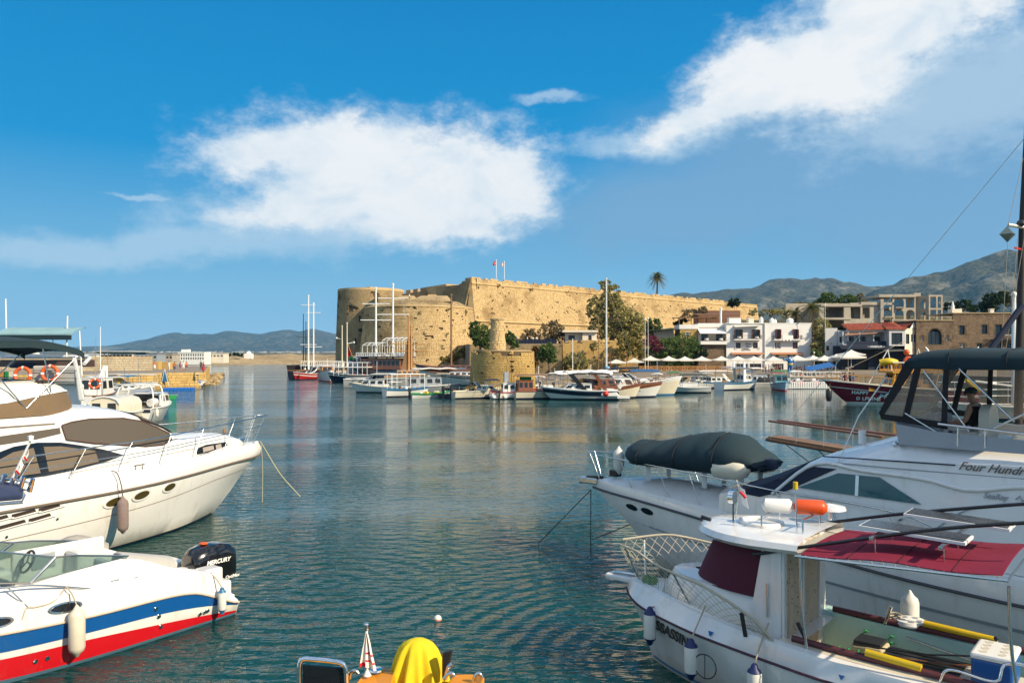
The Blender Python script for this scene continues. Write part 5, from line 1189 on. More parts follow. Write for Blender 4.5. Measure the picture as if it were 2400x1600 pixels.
# 10 navy and white motor cruiser,stern towards us
o=boat('motor_cruiser','white and navy motor cruiser with black arch struts and a white swim platform','boat',1358,936,176)
s_=hull(o,8.8,2.9,1.45,1.05,GEL,NAVP,GEL,rake=.18,stripe=(NAVP,.62,.16)); cabin(o,-1.4,2.2,2.2,1.05,.75,GEL,1.3,.1,3,crown=.1); canopy(o,-3.4,.9,2.4,2.9,BLKC,1.0,posts=False)
for y in (-1.15,1.15): MB().slab([(-1.0,y,1.0),(-.4,y,1.0),(1.3,y,2.9),(.7,y,2.9)],(0,.1,0)).build('arch_strut',BLK,o); MB().slab([(-3.2,y,1.0),(-2.8,y,1.0),(-1.6,y,2.8),(-2.0,y,2.8)],(0,.1,0)).build('arch_strut',VARN,o)
MB().hexa([(-5.6,-1.3,.2),(-4.2,-1.3,.2),(-4.2,1.3,.2),(-5.6,1.3,.2)],[(-5.6,-1.3,.42),(-4.2,-1.3,.42),(-4.2,1.3,.42),(-5.6,1.3,.42)]).build('swim_platform',GEL,o); MB().hexa([(-4.5,-1.3,.42),(-2.4,-1.3,.42),(-2.4,1.3,.42),(-4.5,1.3,.42)],[(-3.9,-1.2,1.25),(-2.4,-1.2,1.3),(-2.4,1.2,1.3),(-3.9,1.2,1.25)]).build('engine_hatch',GEL,o,bevel=.08)
MB().ball((-2.9,1.75,.75),.32,12,8).build('buoy',mat('red_vinyl',(0.55,0.03,0.02),.4),o,smooth=60); bowrail(o,s_,.55,.98,.6); MB().tube([(-4.2,.9,.9),(-4.6,.9,2.2)],.02,5).build('flag_staff',WHP,o); MB().grid([[(-4.55,.9,2.1),(-4.9,.95,1.7)],[(-4.3,.9,1.5),(-4.55,.95,1.2)]]).build('flag',WHC,o,solid=.01)
# 11-13 three wooden cruisers,bows to the right
def gulet(lab,px,py,rz,L,B,zb,zs,hm,trim,name_txt,house=True,boot=NAVP,nm='wooden_cruiser',hm2=None):
    o=boat(nm,lab,'boat',px,py,rz); s_=hull(o,L,B,zb,zs,hm,boot,trim,TEAK,rake=.10,full=1.1,sheer_drop=.25,stripe=(trim,.36,.05)); bowrail(o,s_,.45,.97,.5,8,TEAK,.028)
    if house:
        cabin(o,-L*.28,L*.18,B*.72,zs+.02,1.25,hm2 or VARN,.55,.05,4,roof=GEL); mast(o,L*.1,zs,4.2,.06,VARN)
        canopy(o,-L*.48,-L*.02,B*.8,zs+2.1,WCLO,zs,sag=.1)
    if name_txt:
        x,y,z=s_(.80); x2,y2,z2=s_(.9); d=Vector((x2 - x,-(y2 - y),0)).normalized()
        text('name_lettering',name_txt,NAVP,o,wm(o) @ Vector((x - 1.0,-y*.82 - .14,z*.52)),wm(o).to_3x3() @ d,(0,0,1),.42,.02,.012)
    return o,s_
o,s_=gulet('brown railed white wooden cruiser with wheelhouse and dark name on its bow',1412,933,10,9.5,2.9,1.75,1.05,GELC,VARN,'BAKIE'); wscreen(o,.9,1.8,2.0,.8,.7,None,VARN); MB().ball((.2,-.2,2.9),.8,8,5,sx=1.3,sz=.5).build('canvas_bundle',WCLO,o)
o,s_=gulet('white wooden cruiser with brown bow railing and blue script name',1448,931,8,11,3.1,1.8,1.1,GEL,VARN,'Zephyros',hm2=GEL); wscreen(o,1.5,2.0,2.1,.8,.9,None,WHP); MB().ball((3.0,-.6,1.9),.55,8,5,sx=1.4,sz=.6).build('canvas_bundle',WCLO,o)
o,s_=gulet('tall white hull with blue boot stripe, its bow furthest right of the three wooden cruisers',1490,926,8,12,3.4,2.35,1.3,GELC,GEL,None,False,BLUP); cabin(o,-3,2.5,2.3,1.5,.6,GEL,.9,.1,4); stay(o,(5.9,0,2.3),(9.5,-1.5,.0),.015,ROPE)
# 14 sailing yacht with the tall mast
o=boat('sailing_yacht','white sailing yacht with the tallest white mast and navy boom cover','boat',1452,905,2)
hull(o,12,3.4,1.4,1.1,GEL,NAVP,GEL,TEAK,rake=.12); cabin(o,-2.5,3.0,2.2,1.15,.55,GEL,1.2,.4,4); H=at(0,654,o.location.y).z
dx=(at(1421,800,o.location.y).x - o.location.x); mk=mast(o,dx,1.3,H - 1.3,.17,mat('mast_alloy',(0.70,0.72,0.72),.35,.3),[(9,1.0,(0,1)),(14,.8,(0,1))]); MB().tube([(dx+.1,0,2.9),(dx+5.2,0,3.0)],[.2,.16],8).build('boom_cover',NAVY,o,smooth=50); MB().ball((dx+.15,0,3.0),.3,8,6,sx=1.6).build('sail_bundle',mat('pale_blue_canvas',(0.15,0.33,0.48),.8),o,smooth=60)
stay(o,(dx,0,H - 3.5),(dx - 6.3,0,1.3)); stay(o,(dx,0,H - 1),(dx+5.5,0,1.3)); stay(o,(dx,0,H - 9),(dx - 1.2,-1.6,1.2),.012,ROPE); stay(o,(dx,0,9),(dx - 3,1.4,1.2),.012,ROPE)
o=boat('sailing_boat','small sailing boat with a short white mast before the green bush','boat',1338,902,5); hull(o,8,2.4,1.1,.9,GEL,REDP,REDP,rake=.12); mast(o,.3,1.0,at(0,795,o.location.y).z - 1,.08,WHP); cabin(o,-1.5,2,1.6,.95,.45,GEL,1,.3,3); stay(o,(.3,0,6),(3.6,0,1)); canopy(o,-3.8,-.4,1.9,2.0,UMB,.8)
o=boat('wooden_boat','varnished wooden boat with a slim brown mast left of the parasols','boat',1392,899,185); hull(o,8.5,2.5,1.3,1.0,TEAK,None,VARN,TEAK); mast(o,-.8,1.0,at(0,742,o.location.y).z - 1,.09,TEAK); cabin(o,-2.4,1.4,1.8,1.0,.7,VARN,.3,.1,4)
o=boat('canopied_boat','white boat under a rounded bright blue canopy behind the wooden cruisers','boat',1494,908,178); hull(o,7,2.4,1.2,.9,GEL,NAVP,GEL); canopy(o,-3.2,1.2,2.2,2.5,mat('royal_blue_canvas',(0.015,0.09,0.22),.8),.9,crown=.35); cabin(o,.8,2.8,1.6,.95,.5,GEL,1,.1,2)
o=boat('canopied_boat','boat with a grey and white peaked canopy before the retaining wall','boat',1342,914,178); hull(o,7.5,2.4,1.2,.9,GEL,NAVP,GEL); canopy(o,-2.2,2.6,2.2,2.3,WCLO,.9,crown=.5); outboard(o,-3.7,0,.8)
# 17 fishing boat with dark bimini
o=boat('fishing_boat','white fishing boat with black folded bimini left of the blue canopied boats','boat',1600,920,176)
s_=hull(o,7.2,2.3,1.25,.75,GEL,NAVP,GEL,rake=.15,sheer_drop=.2); cabin(o,-1.9,1.0,1.7,.8,.6,GEL,.3,.1,0); wscreen(o,.3,1.6,1.3,.75,.9,None,BLK); canopy(o,-3.1,.3,2.0,2.35,mat('olive_canvas',(0.05,0.06,0.05),.85),.8,crown=.2); junk(o,-2.8,-.2,1.2,1.3,6,17,[TEAK,GELC,WHP]); MB().tube([(1.0,-.8,1.4),(.4,-.8,2.2),(1.9,-.7,1.3)],.05,6).build('folded_bimini',BLKC,o); bowrail(o,s_,.62,.98,.4); stay(o,(3.6,0,1.2),(5.6,-1.5,0),.015,ROPE)
# 18-22
o=boat('cabin_boat','white cabin boat with sloping windscreen left of the blue-grey fishing boat','boat',1680,909,12); s_=hull(o,7,2.3,1.1,.9,GEL,NAVP,BLUP); cabin(o,-1.4,1.6,1.8,.9,.8,GEL,.9,.1,3); canopy(o,-3.2,2.4,2.0,2.6,UMB,.9); MB().slab([(1.4,-.8,.9),(2.1,-.8,.9),(.9,-.8,2.2),(.5,-.8,2.2)],(0,.1,0)).build('arch_strut',WHP,o)
o=boat('fishing_boat','blue grey and white fishing boat with wide canopy and brown wheelhouse posts','boat',1730,913,30); s_=hull(o,7.6,2.7,1.4,1.15,GEL,NAVP,BLUP,GELC,rake=.08,full=1.4,stripe=(BLUP,.3,.12)); cabin(o,.4,2.0,1.6,1.15,1.1,GEL,.1,.1,2); canopy(o,-3.4,1.6,2.5,3.2,mat('grey_blue_canvas',(0.20,0.25,0.31),.8),1.1,pm=VARN); canopy(o,1.2,4.4,2.3,3.1,WCLO,1.1); junk(o,-2.6,-.3,1.4,1.1,4,19,[VARN,BLK,TEAK])
for y in (-1,1): MB().slab([(.1,y,1.1),(.7,y,1.1),(.4,y,4.1),(.1,y,4.1)],(0,.12,0)).build('arch_strut',WHP,o)
o=boat('cabin_boat','white cabin boat with red stern behind the blue-grey fishing boat','boat',1780,906,170); hull(o,6.4,2.2,1.1,.8,GEL,REDP,GEL); cabin(o,-1.2,1.4,1.6,.8,1.0,GEL,.3,.1,3); MB().ball((2.2,.9,.5),.3,8,6).build('buoy',MATS['red_vinyl'],o)
o=boat('speedboat','grey speedboat with black cockpit cover beside the bow-on blue boat','boat',1797,908,15); hull(o,5.6,2.0,1.0,.8,RUB,None,GEL); MB().ball((-.2,0,1.0),1.0,12,8,sx=1.9,sy=.8,sz=.6).build('cockpit_cover',BLKC,o,smooth=60)
o=boat('cabin_boat','bow-on pale blue and white cabin boat with red bottom below the blue statue','boat',1831,914,262); s_=hull(o,6.6,2.4,1.25,.9,mat('pale_blue_gelcoat',(0.35,0.45,0.55),.3),REDP,BLUP); cabin(o,-1.6,.8,1.9,.95,1.15,mat('teal_paint',(0.10,0.30,0.36),.4),.4,.1,2); canopy(o,-2.6,.6,2.1,2.7,GRNC,.9); bowrail(o,s_,.6,.98,.4); mast(o,.3,1.2,2.4,.03,WHP)
# 23 pontoon with white ribbed side,red pedal boats on it
o=boat('floating_pontoon','floating pontoon with ribbed white side left of the dolphin boat','pontoon',1891,911,0)
w=6.8; MB().box((0,1.3,.35),(w,2.6,.5)).build('deck',GELC,o)
for k in range(20): MB().box((lerp(-w/2,w/2,(k+.5)/20),-.06,.52),(w/20*.62,.1,.85)).build('side_rib',WHP,o)
MB().box((0,-.02,1.0),(w,.14,.12)).build('top_rail',WHP,o); MB().box((0,-.02,.12),(w,.14,.1)).build('bottom_rail',WHP,o)
pr=None
for k,(dx,lab) in enumerate(((-2.4,'red pedal boat at the left end of the ribbed pontoon'),(-.9,'red pedal boat second from left on the ribbed pontoon'),(1.5,'red pedal boat towards the right end of the ribbed pontoon'))):
    q=thing('pedal_boat',lab,'pedal boat',(o.location.x+dx,o.location.y+1.2,.6),R(8),group='red pedal boats on the pontoon'); hull(q,1.7,1.5,.75,.6,REDP,None,GEL,GREYP,rake=.1); MB().box((-.2,0,.75),(.6,.9,.35)).build('seat',GEL,q,bevel=.05)
# 24 long white tour boat with railed decks
o=boat('tour_boat','long two decked white tour boat with crowded open rails behind the pontoon','boat',1908,903,176); hull(o,11,3.2,1.5,1.3,GEL,REDP,ORW,TEAK,tr=.95)
for z in (1.0,1.55):
    MB().box((-.3,0,z),(9.4,3.0,.12)).build('deck_floor',GELC,o)
mb=MB()
for z in (.75,1.6):
    for k in range(14):
        for y in (-1.45,1.45): mb.tube([(lerp(-4.9,4.3,k/13),y,z),(lerp(-4.9,4.3,k/13),y,z+.7)],.03,4)
    for y in (-1.45,1.45): mb.tube([(-4.9,y,z+.68),(4.3,y,z+.68)],.03,4)
mb.build('railing',WHP,o); junk(o,-4,4,2.2,1.45,9,24,[VARN,ORW,REDP,WHP])

# second row against the quay
for k,(px,py,rz,hm_,cm,lab) in enumerate(((1258,918,95,GEL,WCLO,'small white boat with pale hood tucked right of the chain tower'),(1300,914,85,GELC,NAVY,'cream boat with navy hood left of the peaked canopy boat'),(1385,912,100,GEL,GREYP,'white boat with grey hood behind the wooden cruisers'),(1540,908,80,BLUP,WCLO,'blue hulled boat with white hood left of the black bimini boat'),(1575,905,95,GEL,GRNC,'white boat with green hood behind the black bimini boat'),(1635,903,100,GEL,NAVY,'white boat with navy hood right of the black bimini boat'),(1655,905,85,GELC,GELC,'cream boat with cream hood beside the sloping windscreen boat'),(1752,901,90,GEL,BLUP,'white boat with blue hood behind the blue-grey fishing boat'),(1858,902,95,NAVP,WCLO,'navy hulled boat with white hood left of the pontoon'),(1815,903,80,GEL,REDP,'white boat with red hood behind the bow-on blue boat'))):
    o=boat('small_boat',lab,'boat',px,py,rz); hull(o,5.2,2.1,1.1,.8,hm_,None,GEL,GELC); cabin(o,-.6,1.4,1.5,.8,.7,GEL,.6,.1,2); canopy(o,-2.2,-.2,1.8,2.1+.1*(k % 3),cm,.8,crown=.2); outboard(o,-2.7,0,.8); mast(o,.2,.8,1.8+.5*(k % 4),.03,WHP)
# far left group under the castle
o=boat('ketch','dark ketch with two tall white masts, furthest left before the headland','boat',728,862,60,Y=172); hull(o,11,3,2.2,1.8,NAVP,None,TEAK,TEAK); 
for px,pt in ((723,693),(735,711)):
    dxw=at(px,0,172).x - o.location.x; lx=dxw*math.cos(R(60)); ly=-dxw*math.sin(R(60)); H=at(0,pt,172).z
    mast(o,lx,2,H - 2,.17,WHP,[(H*.3,1.8,(math.cos(R(60)),-math.sin(R(60)))),(H - 4,1.5,(math.cos(R(60)),-math.sin(R(60))))],y=ly)
junk(o,-4,3,2,2,6,32,[REDP,BLKC,WHP])
o=boat('schooner','brown schooner with two thin dark masts behind the white ketch','boat',713,862,70,Y=255); hull(o,14,4,2.4,1.9,VARN,None,TEAK,TEAK)
for px,pt in ((711,737),(717,755)):
    dxw=at(px,0,255).x - o.location.x; mast(o,dxw*.34,2,at(0,pt,255).z - 2,.16,IRON,[(9,2.2,(.34,-.94))],y=-dxw*.94)
o=boat('speedboat','red and white speedboat with a raked white windscreen hoop near the castle','boat',718,889,230); hull(o,6.5,2.5,1.6,1.2,REDP,NAVP,GEL,GEL,stripe=(GEL,.6,.4)); wscreen(o,-1.2,2.1,1.3,1.3,.9,None,WHP); MB().ring((-1.2,0,1.7),1.2,.1,(.5,0,1),18,6).build('hoop',WHP,o); MB().box((-1.6,0,1.4),(1.2,1.5,.5)).build('seat',BLK,o)
o=boat('wooden_boat','round bowed white wooden boat pointing at the viewer beside the red speedboat','boat',766,893,292); s_=hull(o,8.5,3.2,2.3,1.5,GEL,REDP,VARN,TEAK,full=1.3,rake=.05); cabin(o,-2.6,.8,2.2,1.6,1.3,ORW,.1,.1,3,roof=GEL); mast(o,.5,1.8,2.5,.05,WHP)
o=boat('tour_boat','two decked white tour boat behind the round bowed wooden boat','boat',762,880,5,Y=178); hull(o,12,3.6,1.8,1.5,GEL,NAVP,ORW,TEAK)
for z in (0.5,1.9): MB().box((-.5,0,z+.9),(9.5,3.3,.14)).build('deck_floor',WHP,o)
mb=MB()
for k in range(11):
    for y in (-1.6,1.6): mb.tube([(lerp(-5,4,k/10),y,1.6),(lerp(-5,4,k/10),y,3.7)],.05,4)
for z in (3.7,): mb.tube([(-5,-1.6,z),(4,-1.6,z)],.06,4).tube([(-5,1.6,z),(4,1.6,z)],.06,4)
mb.build('railing',WHP,o); junk(o,-4,3,2.4,1.7,8,33,[ORW,VARN,BLKC,WHP])
o=boat('tour_boat','dark blue and white tour boat with white upper deck and twin lamp masts','boat',822,896,172); s_=hull(o,9,3.0,1.9,1.4,NAVP,None,GEL,TEAK,stripe=(GEL,.5,.3)); MB().box((-.4,0,2.85),(6.8,2.8,.14)).build('upper_deck',WHP,o)
mb=MB()
for k in range(8):
    for y in (-1.35,1.35): mb.tube([(lerp(-3.6,2.8,k/7),y,1.3),(lerp(-3.6,2.8,k/7),y,3.7)],.045,4)
for y in (-1.35,1.35): mb.tube([(-3.6,y,3.7),(2.8,y,3.7)],.05,4)
mb.build('railing',WHP,o); junk(o,-3,2.4,2.2,1.4,9,41,[REDP,BLKC,WHP,BLUP])
for px,pt,a in ((801,764,-1),(813,757,1)):
    dxw=at(px,0,o.location.y).x - o.location.x; k=mast(o,-dxw,1.6,at(0,pt,o.location.y).z - 1.6,.13,GELC); MB().tube([(-dxw,0,at(0,800+5*a,o.location.y).z),(-dxw - 1.2*a,-.4,at(0,797+5*a,o.location.y).z)],.06,5).build('lamp_arm',WHP,o); MB().ball((-dxw - 1.2*a,-.4,at(0,797+5*a,o.location.y).z),.2,6,4).build('lamp',WHP,o)
# the big blue-white galleon
GY_=150.0
o=boat('galleon','big blue and white galleon style tour ship with two white masts and yards','ship',902,895,-24,Y=GY_)
HB=mat('shaded_white_hull',(0.34,0.40,0.48),.45,var=.12)  # bluish tone of the hull's shaded side, put into the paint colour
s_=hull(o,14.5,4.6,2.6,4.4,HB,NAVP,NAVP,TEAK,rake=.14,tr=.8,zm=2.3,full=1.0,stripe=(NAVP,1.5,1.15)); TW=lambda q: (q,0)
ca=math.cos(R(24)); sa=math.sin(R(24))
cabin(o,-6.4,-4.4,2.8,3.0,1.9,GEL,.05,.05,2); cabin(o,-4.2,4.6,4.0,2.4,2.0,VARN,.1,.02,9,roof=NAVP)
MB().box((.2,0,4.75),(10.4,4.5,.16)).build('upper_deck',NAVP,o)
mb=MB()
for k in range(26):
    for y in (-2.2,2.2): mb.box((lerp(-4.9,5.3,k/25),y,5.15),(.14,.06,.65))
for y in (-2.2,2.2): mb.tube([(-5,y,5.5),(5.4,y,5.5)],.05,4)
mb.build('balustrade',WHP,o)
mb=MB()
for k in range(9):
    x=lerp(-3.6,5.2,k/8); h_=7.2+(.9 if x > .5 else 0); pts=[(x,-2.1,4.8),(x,-2.1,h_ - .3),(x,-1.0,h_+.1),(x,0,h_+.25),(x,1.0,h_+.1),(x,2.1,h_ - .3),(x,2.1,4.8)]; mb.tube(pts,.05,4)
for y,dz in ((-2.1,-.3),(-1,.1),(0,.25),(1,.1),(2.1,-.3)): mb.tube([(-3.6,y,7.2+dz),(.3,y,7.2+dz),(.8,y,8.1+dz),(5.2,y,8.1+dz)],.05,4)
mb.build('awning_frame',WHP,o)
for px,pt,yd in ((881,676,((712,32),(750,36))),(921,667,((699,35),(737,38)))):
    dxw=at(px,0,GY_).x - o.location.x; H=at(0,pt,GY_).z
    mast(o,dxw*ca,4,H - 4,.22,WHP,[(at(0,yy,GY_).z - 4,w_/FPX*GY_,(ca,sa)) for yy,w_ in yd],y=dxw*sa)
for a,b in (((-7.2,-1.0,4.2),(-3,0,17)),((6.9,0,2.6),(3.2,.8,16)),((-6.5,1,4.2),(-2.6,-.6,14))): stay(o,a,b,.02)
f=MB().grid([[(-7.5 - .5*i*.6,.2*math.sin(i),6.6 - j*.4 - i*.25) for j in range(4)] for i in range(4)]).build('flag',RED,o,smooth=60,solid=.02); MB().tube([(-7.1,0,4.2),(-8.4,0,7.2)],.05,5).build('flag_staff',ORW,o)
junk(o,-2,4.5,3,4.85,10,29,[BLUP,WHP,REDP,TEAK]); MB().box((-6.6,0,4.5),(1.0,3.2,.4)).build('planter',GRNC,o)
for k in range(5): MB().box((-2.9+k*.5,-2.16,1.75),(.12,.06,1.1)).build('gun_port',NAVP,o)
# long low tour boat with green tarpaulin roof in front of the galleon
o=boat('tour_boat','low grey tour boat under a long flat grey-green tarpaulin before the galleon','boat',905,906,4,Y=126); hull(o,13,3,1.7,1.3,RUB,None,GEL,TEAK); canopy(o,-2.5,8.6,3.0,at(0,878,126).z,mat('tarp_grey_green',(0.09,0.10,0.08),.85),1.3,crown=.2); junk(o,-4,5,2.2,1.3,10,40,[WHP,GELC,VARN,BLUP])
for k in range(7): MB().box((-5+k*1.1,-1.38,.95),(.35,.3,.16)).build('porthole',NAVP,o)
# boat with two varnished masts
o=boat('wooden_boat','small boat with two bright varnished masts in front of the galleon','boat',962,893,10,Y=138); hull(o,9,2.8,1.8,1.4,GEL,None,ORW,TEAK); cabin(o,-2.4,1.2,2.2,1.4,1.0,ORW,.1,.1,4,roof=GEL)
for px,pt,yy in ((958,741,806),(964,764,822)):
    dxw=at(px,0,138).x - o.location.x; mast(o,dxw,1.5,at(0,pt,138).z - 1.5,.2,ORW,[(at(0,yy,138).z - 1.5,2.9,(.98,-.17))])
MB().slab([(-1.6,.1,2.4),(.6,.1,2.4),(.2,.1,8.2),(-.4,.1,8.2)],(0,.25,0)).build('furled_sail',TEAK,o)
# brown schooner bow,half hidden behind the chain tower
o=boat('schooner','large brown and white schooner with a tall brown mast behind the chain tower','ship',1072,884,168,Y=143); hull(o,16,4.4,3.4,2.2,GEL,NAVP,VARN,TEAK,rake=.2,stripe=(VARN,1.0,.05),sheer_drop=.3); cabin(o,-5,3.0,3.0,2.4,.8,VARN,.2,.1,8)
dxw=at(1057,0,143).x - o.location.x; mast(o,-dxw,2.5,at(0,691,143).z - 2.5,.2,TEAK); MB().tube([(6.5,0,3.1),(9.8,0,3.9)],[.16,.1],7).build('bowsprit',TEAK,o)
for k in range(6): MB().box((-4+k*1.3,2.02,2.05),(.5,.3,.26)).build('porthole',GLS,o)
o=boat('gulet','white gulet with brown rail in front of the large brown schooner','ship',1085,889,170,Y=132); hull(o,12,3.6,2.3,1.5,GEL,NAVP,VARN,TEAK,rake=.16,stripe=(VARN,.5,.3)); cabin(o,-4,2.2,2.4,1.6,.7,GEL,.3,.1,6)

# 25 the dolphin party boat
DY=83.0
DW=onz(1975,948,0)
o=thing('party_boat','dark red party boat with painted dolphins and yellow wheelhouse','ship',(at(2102,0,DY).x,DY,0),R(180 - 3))
MAR=mat('maroon_paint',(0.20,0.008,0.028),.3,var=.12,coat=.3); YELW=mat('yellow_varnish',(0.55,0.26,0.02),.45,var=.15)
s_=hull(o,15,4.2,2.45,1.4,MAR,GEL,GELC,TEAK,rake=.19,full=1.0,sheer_drop=.12,stripe=(GEL,.72,.62))
W_=wm(o)
def onhull(t,f):
    x,y,z=s_(t); k=f; w=(.35+.65*((k*z+.3)/(z+.3))**(.35+.8*t)); rk=.19*15*max(0,(t - .6)/.4)**1.5*(1 - f)**1.2
    return Vector((x - rk,y*w+.05,z*f))
def hull_text(nm,s0,m,t,f,size,**k):
    p,q,u=(v_+Vector((0,.14,0)) for v_ in (onhull(t,f),onhull(t - .17,f),onhull(t,f+.12))); return text(nm,s0,m,o,W_ @ p,W_.to_3x3() @ (q - p),W_.to_3x3() @ (u - p),size,.02,**k)
hull_text('name_lettering','HAPPY',WHP,.885,.47,.50,bold=.02,space=1.1); hull_text('name_lettering','D LPHINS',WHP,.885,.19,.50,bold=.02,space=1.1); hull_text('slogan_lettering','PARTY !',YELP,.50,.52,.42,bold=.02,shear=.2)
def dolphin(t,f,s,rot):
    p,q,u=onhull(t,f),onhull(t - .06,f),onhull(t,f+.12); ux=(q - p).normalized(); uy=(u - p).normalized(); n=ux.cross(uy).normalized()
    prof=[(0,.04),(.12,.10),(.3,.2),(.5,.26),(.68,.22),(.84,.12),(.95,.05),(1,.16)]
    up,dn=[],[]
    for a,w in prof:
        ang=R(200 - 170*a+rot); c=Vector((math.cos(ang)*.5,math.sin(ang)*.5)); d=Vector((math.cos(ang),math.sin(ang))); up.append(c+d*w*.5); dn.append(c - d*w*.5)
    cv=lambda v: p+ux*v.x*s+uy*v.y*s+n*.06
    g_=MB().grid([[cv(v) for v in up],[cv(v.lerp(w,.45)) for v,w in zip(up,dn)]]).build('painted_dolphin',mat('dolphin_blue',(0.12,0.36,0.55),.4),o)
    MB().grid([[cv(v.lerp(w,.45)) for v,w in zip(up,dn)],[cv(v) for v in dn]]).build('belly',WHP,g_); m2=up[3]; dd=m2.normalized(); MB().poly([cv(m2),cv(m2+dd*.28+Vector((.16,0))),cv(up[4])]).build('fin',MATS['dolphin_blue'],g_)
dolphin(.585,.40,1.2,0); dolphin(.635,.26,1.0,10)
bowrail(o,s_,.35,.98,.8,12,ORW,.035)
cabin(o,-3.2,1.4,3.0,1.4,1.8,YELW,.5,.05,3); MB().box((-2.4,0,3.3),(7.2,3.8,.2)).build('upper_deck',YELW,o)
railing(o,[W_ @ Vector(p) for p in ((1.0,1.85,3.4),(-6,1.85,3.4))],.85,16,YELW,.05,'upper_railing'); railing(o,[W_ @ Vector(p) for p in ((1.0,-1.85,3.4),(-6,-1.85,3.4))],.85,16,YELW,.05,'upper_railing')
MB().box((-2.4,1.9,4.3),(7.2,.1,.1)).build('white_rail',WHP,o)
for x in (.9,-1.2,-3.4,-5.8): MB().tube([(x+.5,1.75,1.4),(x,1.75,3.3)],.13,5).build('yellow_strut',YELW,o)
for k in range(6): MB().box((3.0 - k*1.25,1.6,1.75),(.95,.12,.75)).build('deck_screen',mat('wicker',(0.25,0.19,0.12),.9) if k % 2 else YELW,o)
MB().tube(curve([(2.2,1.2,4.25),(1.4,1.5,4.4),(.6,1.2,4.25)],10),.36,9).build('yellow_slide',YELP,o,smooth=50); MB().tube([(3.4,.9,1.8),(1.2,.7,5.6)],.05,5).tube([(.8,.7,3.4),(1.2,.7,5.6)],.05,5).build('derrick',WHP,o); MB().tube([(-2.6,.6,3.4),(-1.9,.6,5.7)],.06,5).tube([(-1.3,.6,3.4),(-1.9,.6,5.7)],.06,5).build('derrick',GELC,o)
MB().ring((-.7,1.2,4.4),.38,.18,(.3,1,.1),16,7).build('orange_ring',ORNG,o,smooth=60); MB().ball((-1.0,0,5.35),.3,12,8,sz=1.05).build('masthead_barrel',ORNG,o,smooth=60); MB().tube([(-1.0,0,3.3),(-1.0,0,5.2)],.07,6).build('mast',VARN,o)
MB().tube([(6.9,.4,2.1),(7.6,.5,.5)],.04,5).build('bow_ladder',YELW,o); MB().lathe([(.2,.3),(.3,.6),(.3,1.4),(.18,1.6)],(7.4,1.3,0),10).build('bow_fender',BLK,o,smooth=50)
stay(o,(7.3,0,2.5),(-1.0,0,6.6),.02,ROPE); junk(o,0,5,2.2,1.5,8,52,[YELW,ORNG,BLUP,VARN])

# ---------------------------------------------------------------- people
SKIN=mat('skin',(0.36,0.19,0.115),.55,var=.08); HAIRD=mat('dark_hair',(0.02,0.014,0.01),.7); SHOE=mat('dark_shoe',(0.03,0.03,0.03),.7)
def cloth(n,c): return mat(n,c,.9,var=.15,scale=6)
CL={'white': cloth('white_shirt',(.68,.67,.64)),'red': cloth('red_dress',(.45,.02,.03)),'pink': cloth('pink_shirt',(.55,.25,.25)),'navy': cloth('navy_cloth',(.015,.02,.05)),'blue': cloth('denim',(.05,.12,.25)),'orange': cloth('orange_top',(.50,.15,.05)),'khaki': cloth('khaki',(.28,.22,.14)),'black': cloth('black_cloth',(.015,.015,.015)),'maroon': cloth('maroon_cloth',(.2,.02,.04))}
def skin_mesh(name,verts,edges,radii,sub=1):
    me=bpy.data.meshes.new(name); me.from_pydata(verts,edges,[]); o=bpy.data.objects.new(name,me); col.objects.link(o)
    q=o.modifiers.new('s','SKIN'); q.use_smooth_shade=True
    for i,r in enumerate(radii):
        d=me.skin_vertices[0].data[i]; d.radius=(r,r) if not isinstance(r,tuple) else r; d.use_root=(i==0)
    u=o.modifiers.new('u','SUBSURF'); u.levels=sub; u.render_levels=sub
    bpy.context.view_layer.update()
    r=bpy.data.meshes.new_from_object(o.evaluated_get(bpy.context.evaluated_depsgraph_get())); bpy.data.objects.remove(o); bpy.data.meshes.remove(me); r.name=name; return r
def pose_mesh(stride=.12,la=(.30,-.05,.80),ra=(-.30,.05,.80),lw=None,rw=None):
    """standing figure 1.72 m, facing -y; arm targets are the hands"""
    V=[(0,0,.95),(0,.01,1.12),(0,.01,1.32),(0,0,1.47),(0,-.02,1.56),(0,-.03,1.64),(0,-.02,1.70)]
    E=[(0,1),(1,2),(2,3),(3,4),(4,5),(5,6)]; Rr=[(.15,.11),(.125,.10),(.155,.105),(.075,.07),(.06,.06),(.085,.10),(.07,.08)]
    for s,st in ((1,stride),(-1,-stride)):
        b=len(V); V+=[(.09*s,0,.86),(.10*s,-st*.5 - .02,.48),(.10*s,-st+.02,.09),(.105*s,-st - .13,.03)]; E+=[(0,b),(b,b+1),(b+1,b+2),(b+2,b+3)]; Rr+=[.095,.062,.042,.038]
    for s,h in ((1,la),(-1,ra)):
        b=len(V); sh=Vector((.19*s,.01,1.40)); ha=Vector(h); mid=sh.lerp(ha,.5)+Vector((.03*s,.06,-.03)); fin=ha+(ha - mid).normalized()*.09
        V+=[tuple(sh),tuple(mid),tuple(ha),tuple(fin)]; E+=[(2,b),(b,b+1),(b+1,b+2),(b+2,b+3)]; Rr+=[.058,.042,.032,.026]
    return skin_mesh('body',V,E,Rr)
POSES=[pose_mesh(),pose_mesh(.02),pose_mesh(.2,(.25,-.22,.95),(-.22,-.3,1.05)),pose_mesh(.05,(.18,-.34,1.38),(-.27,.02,.82))]
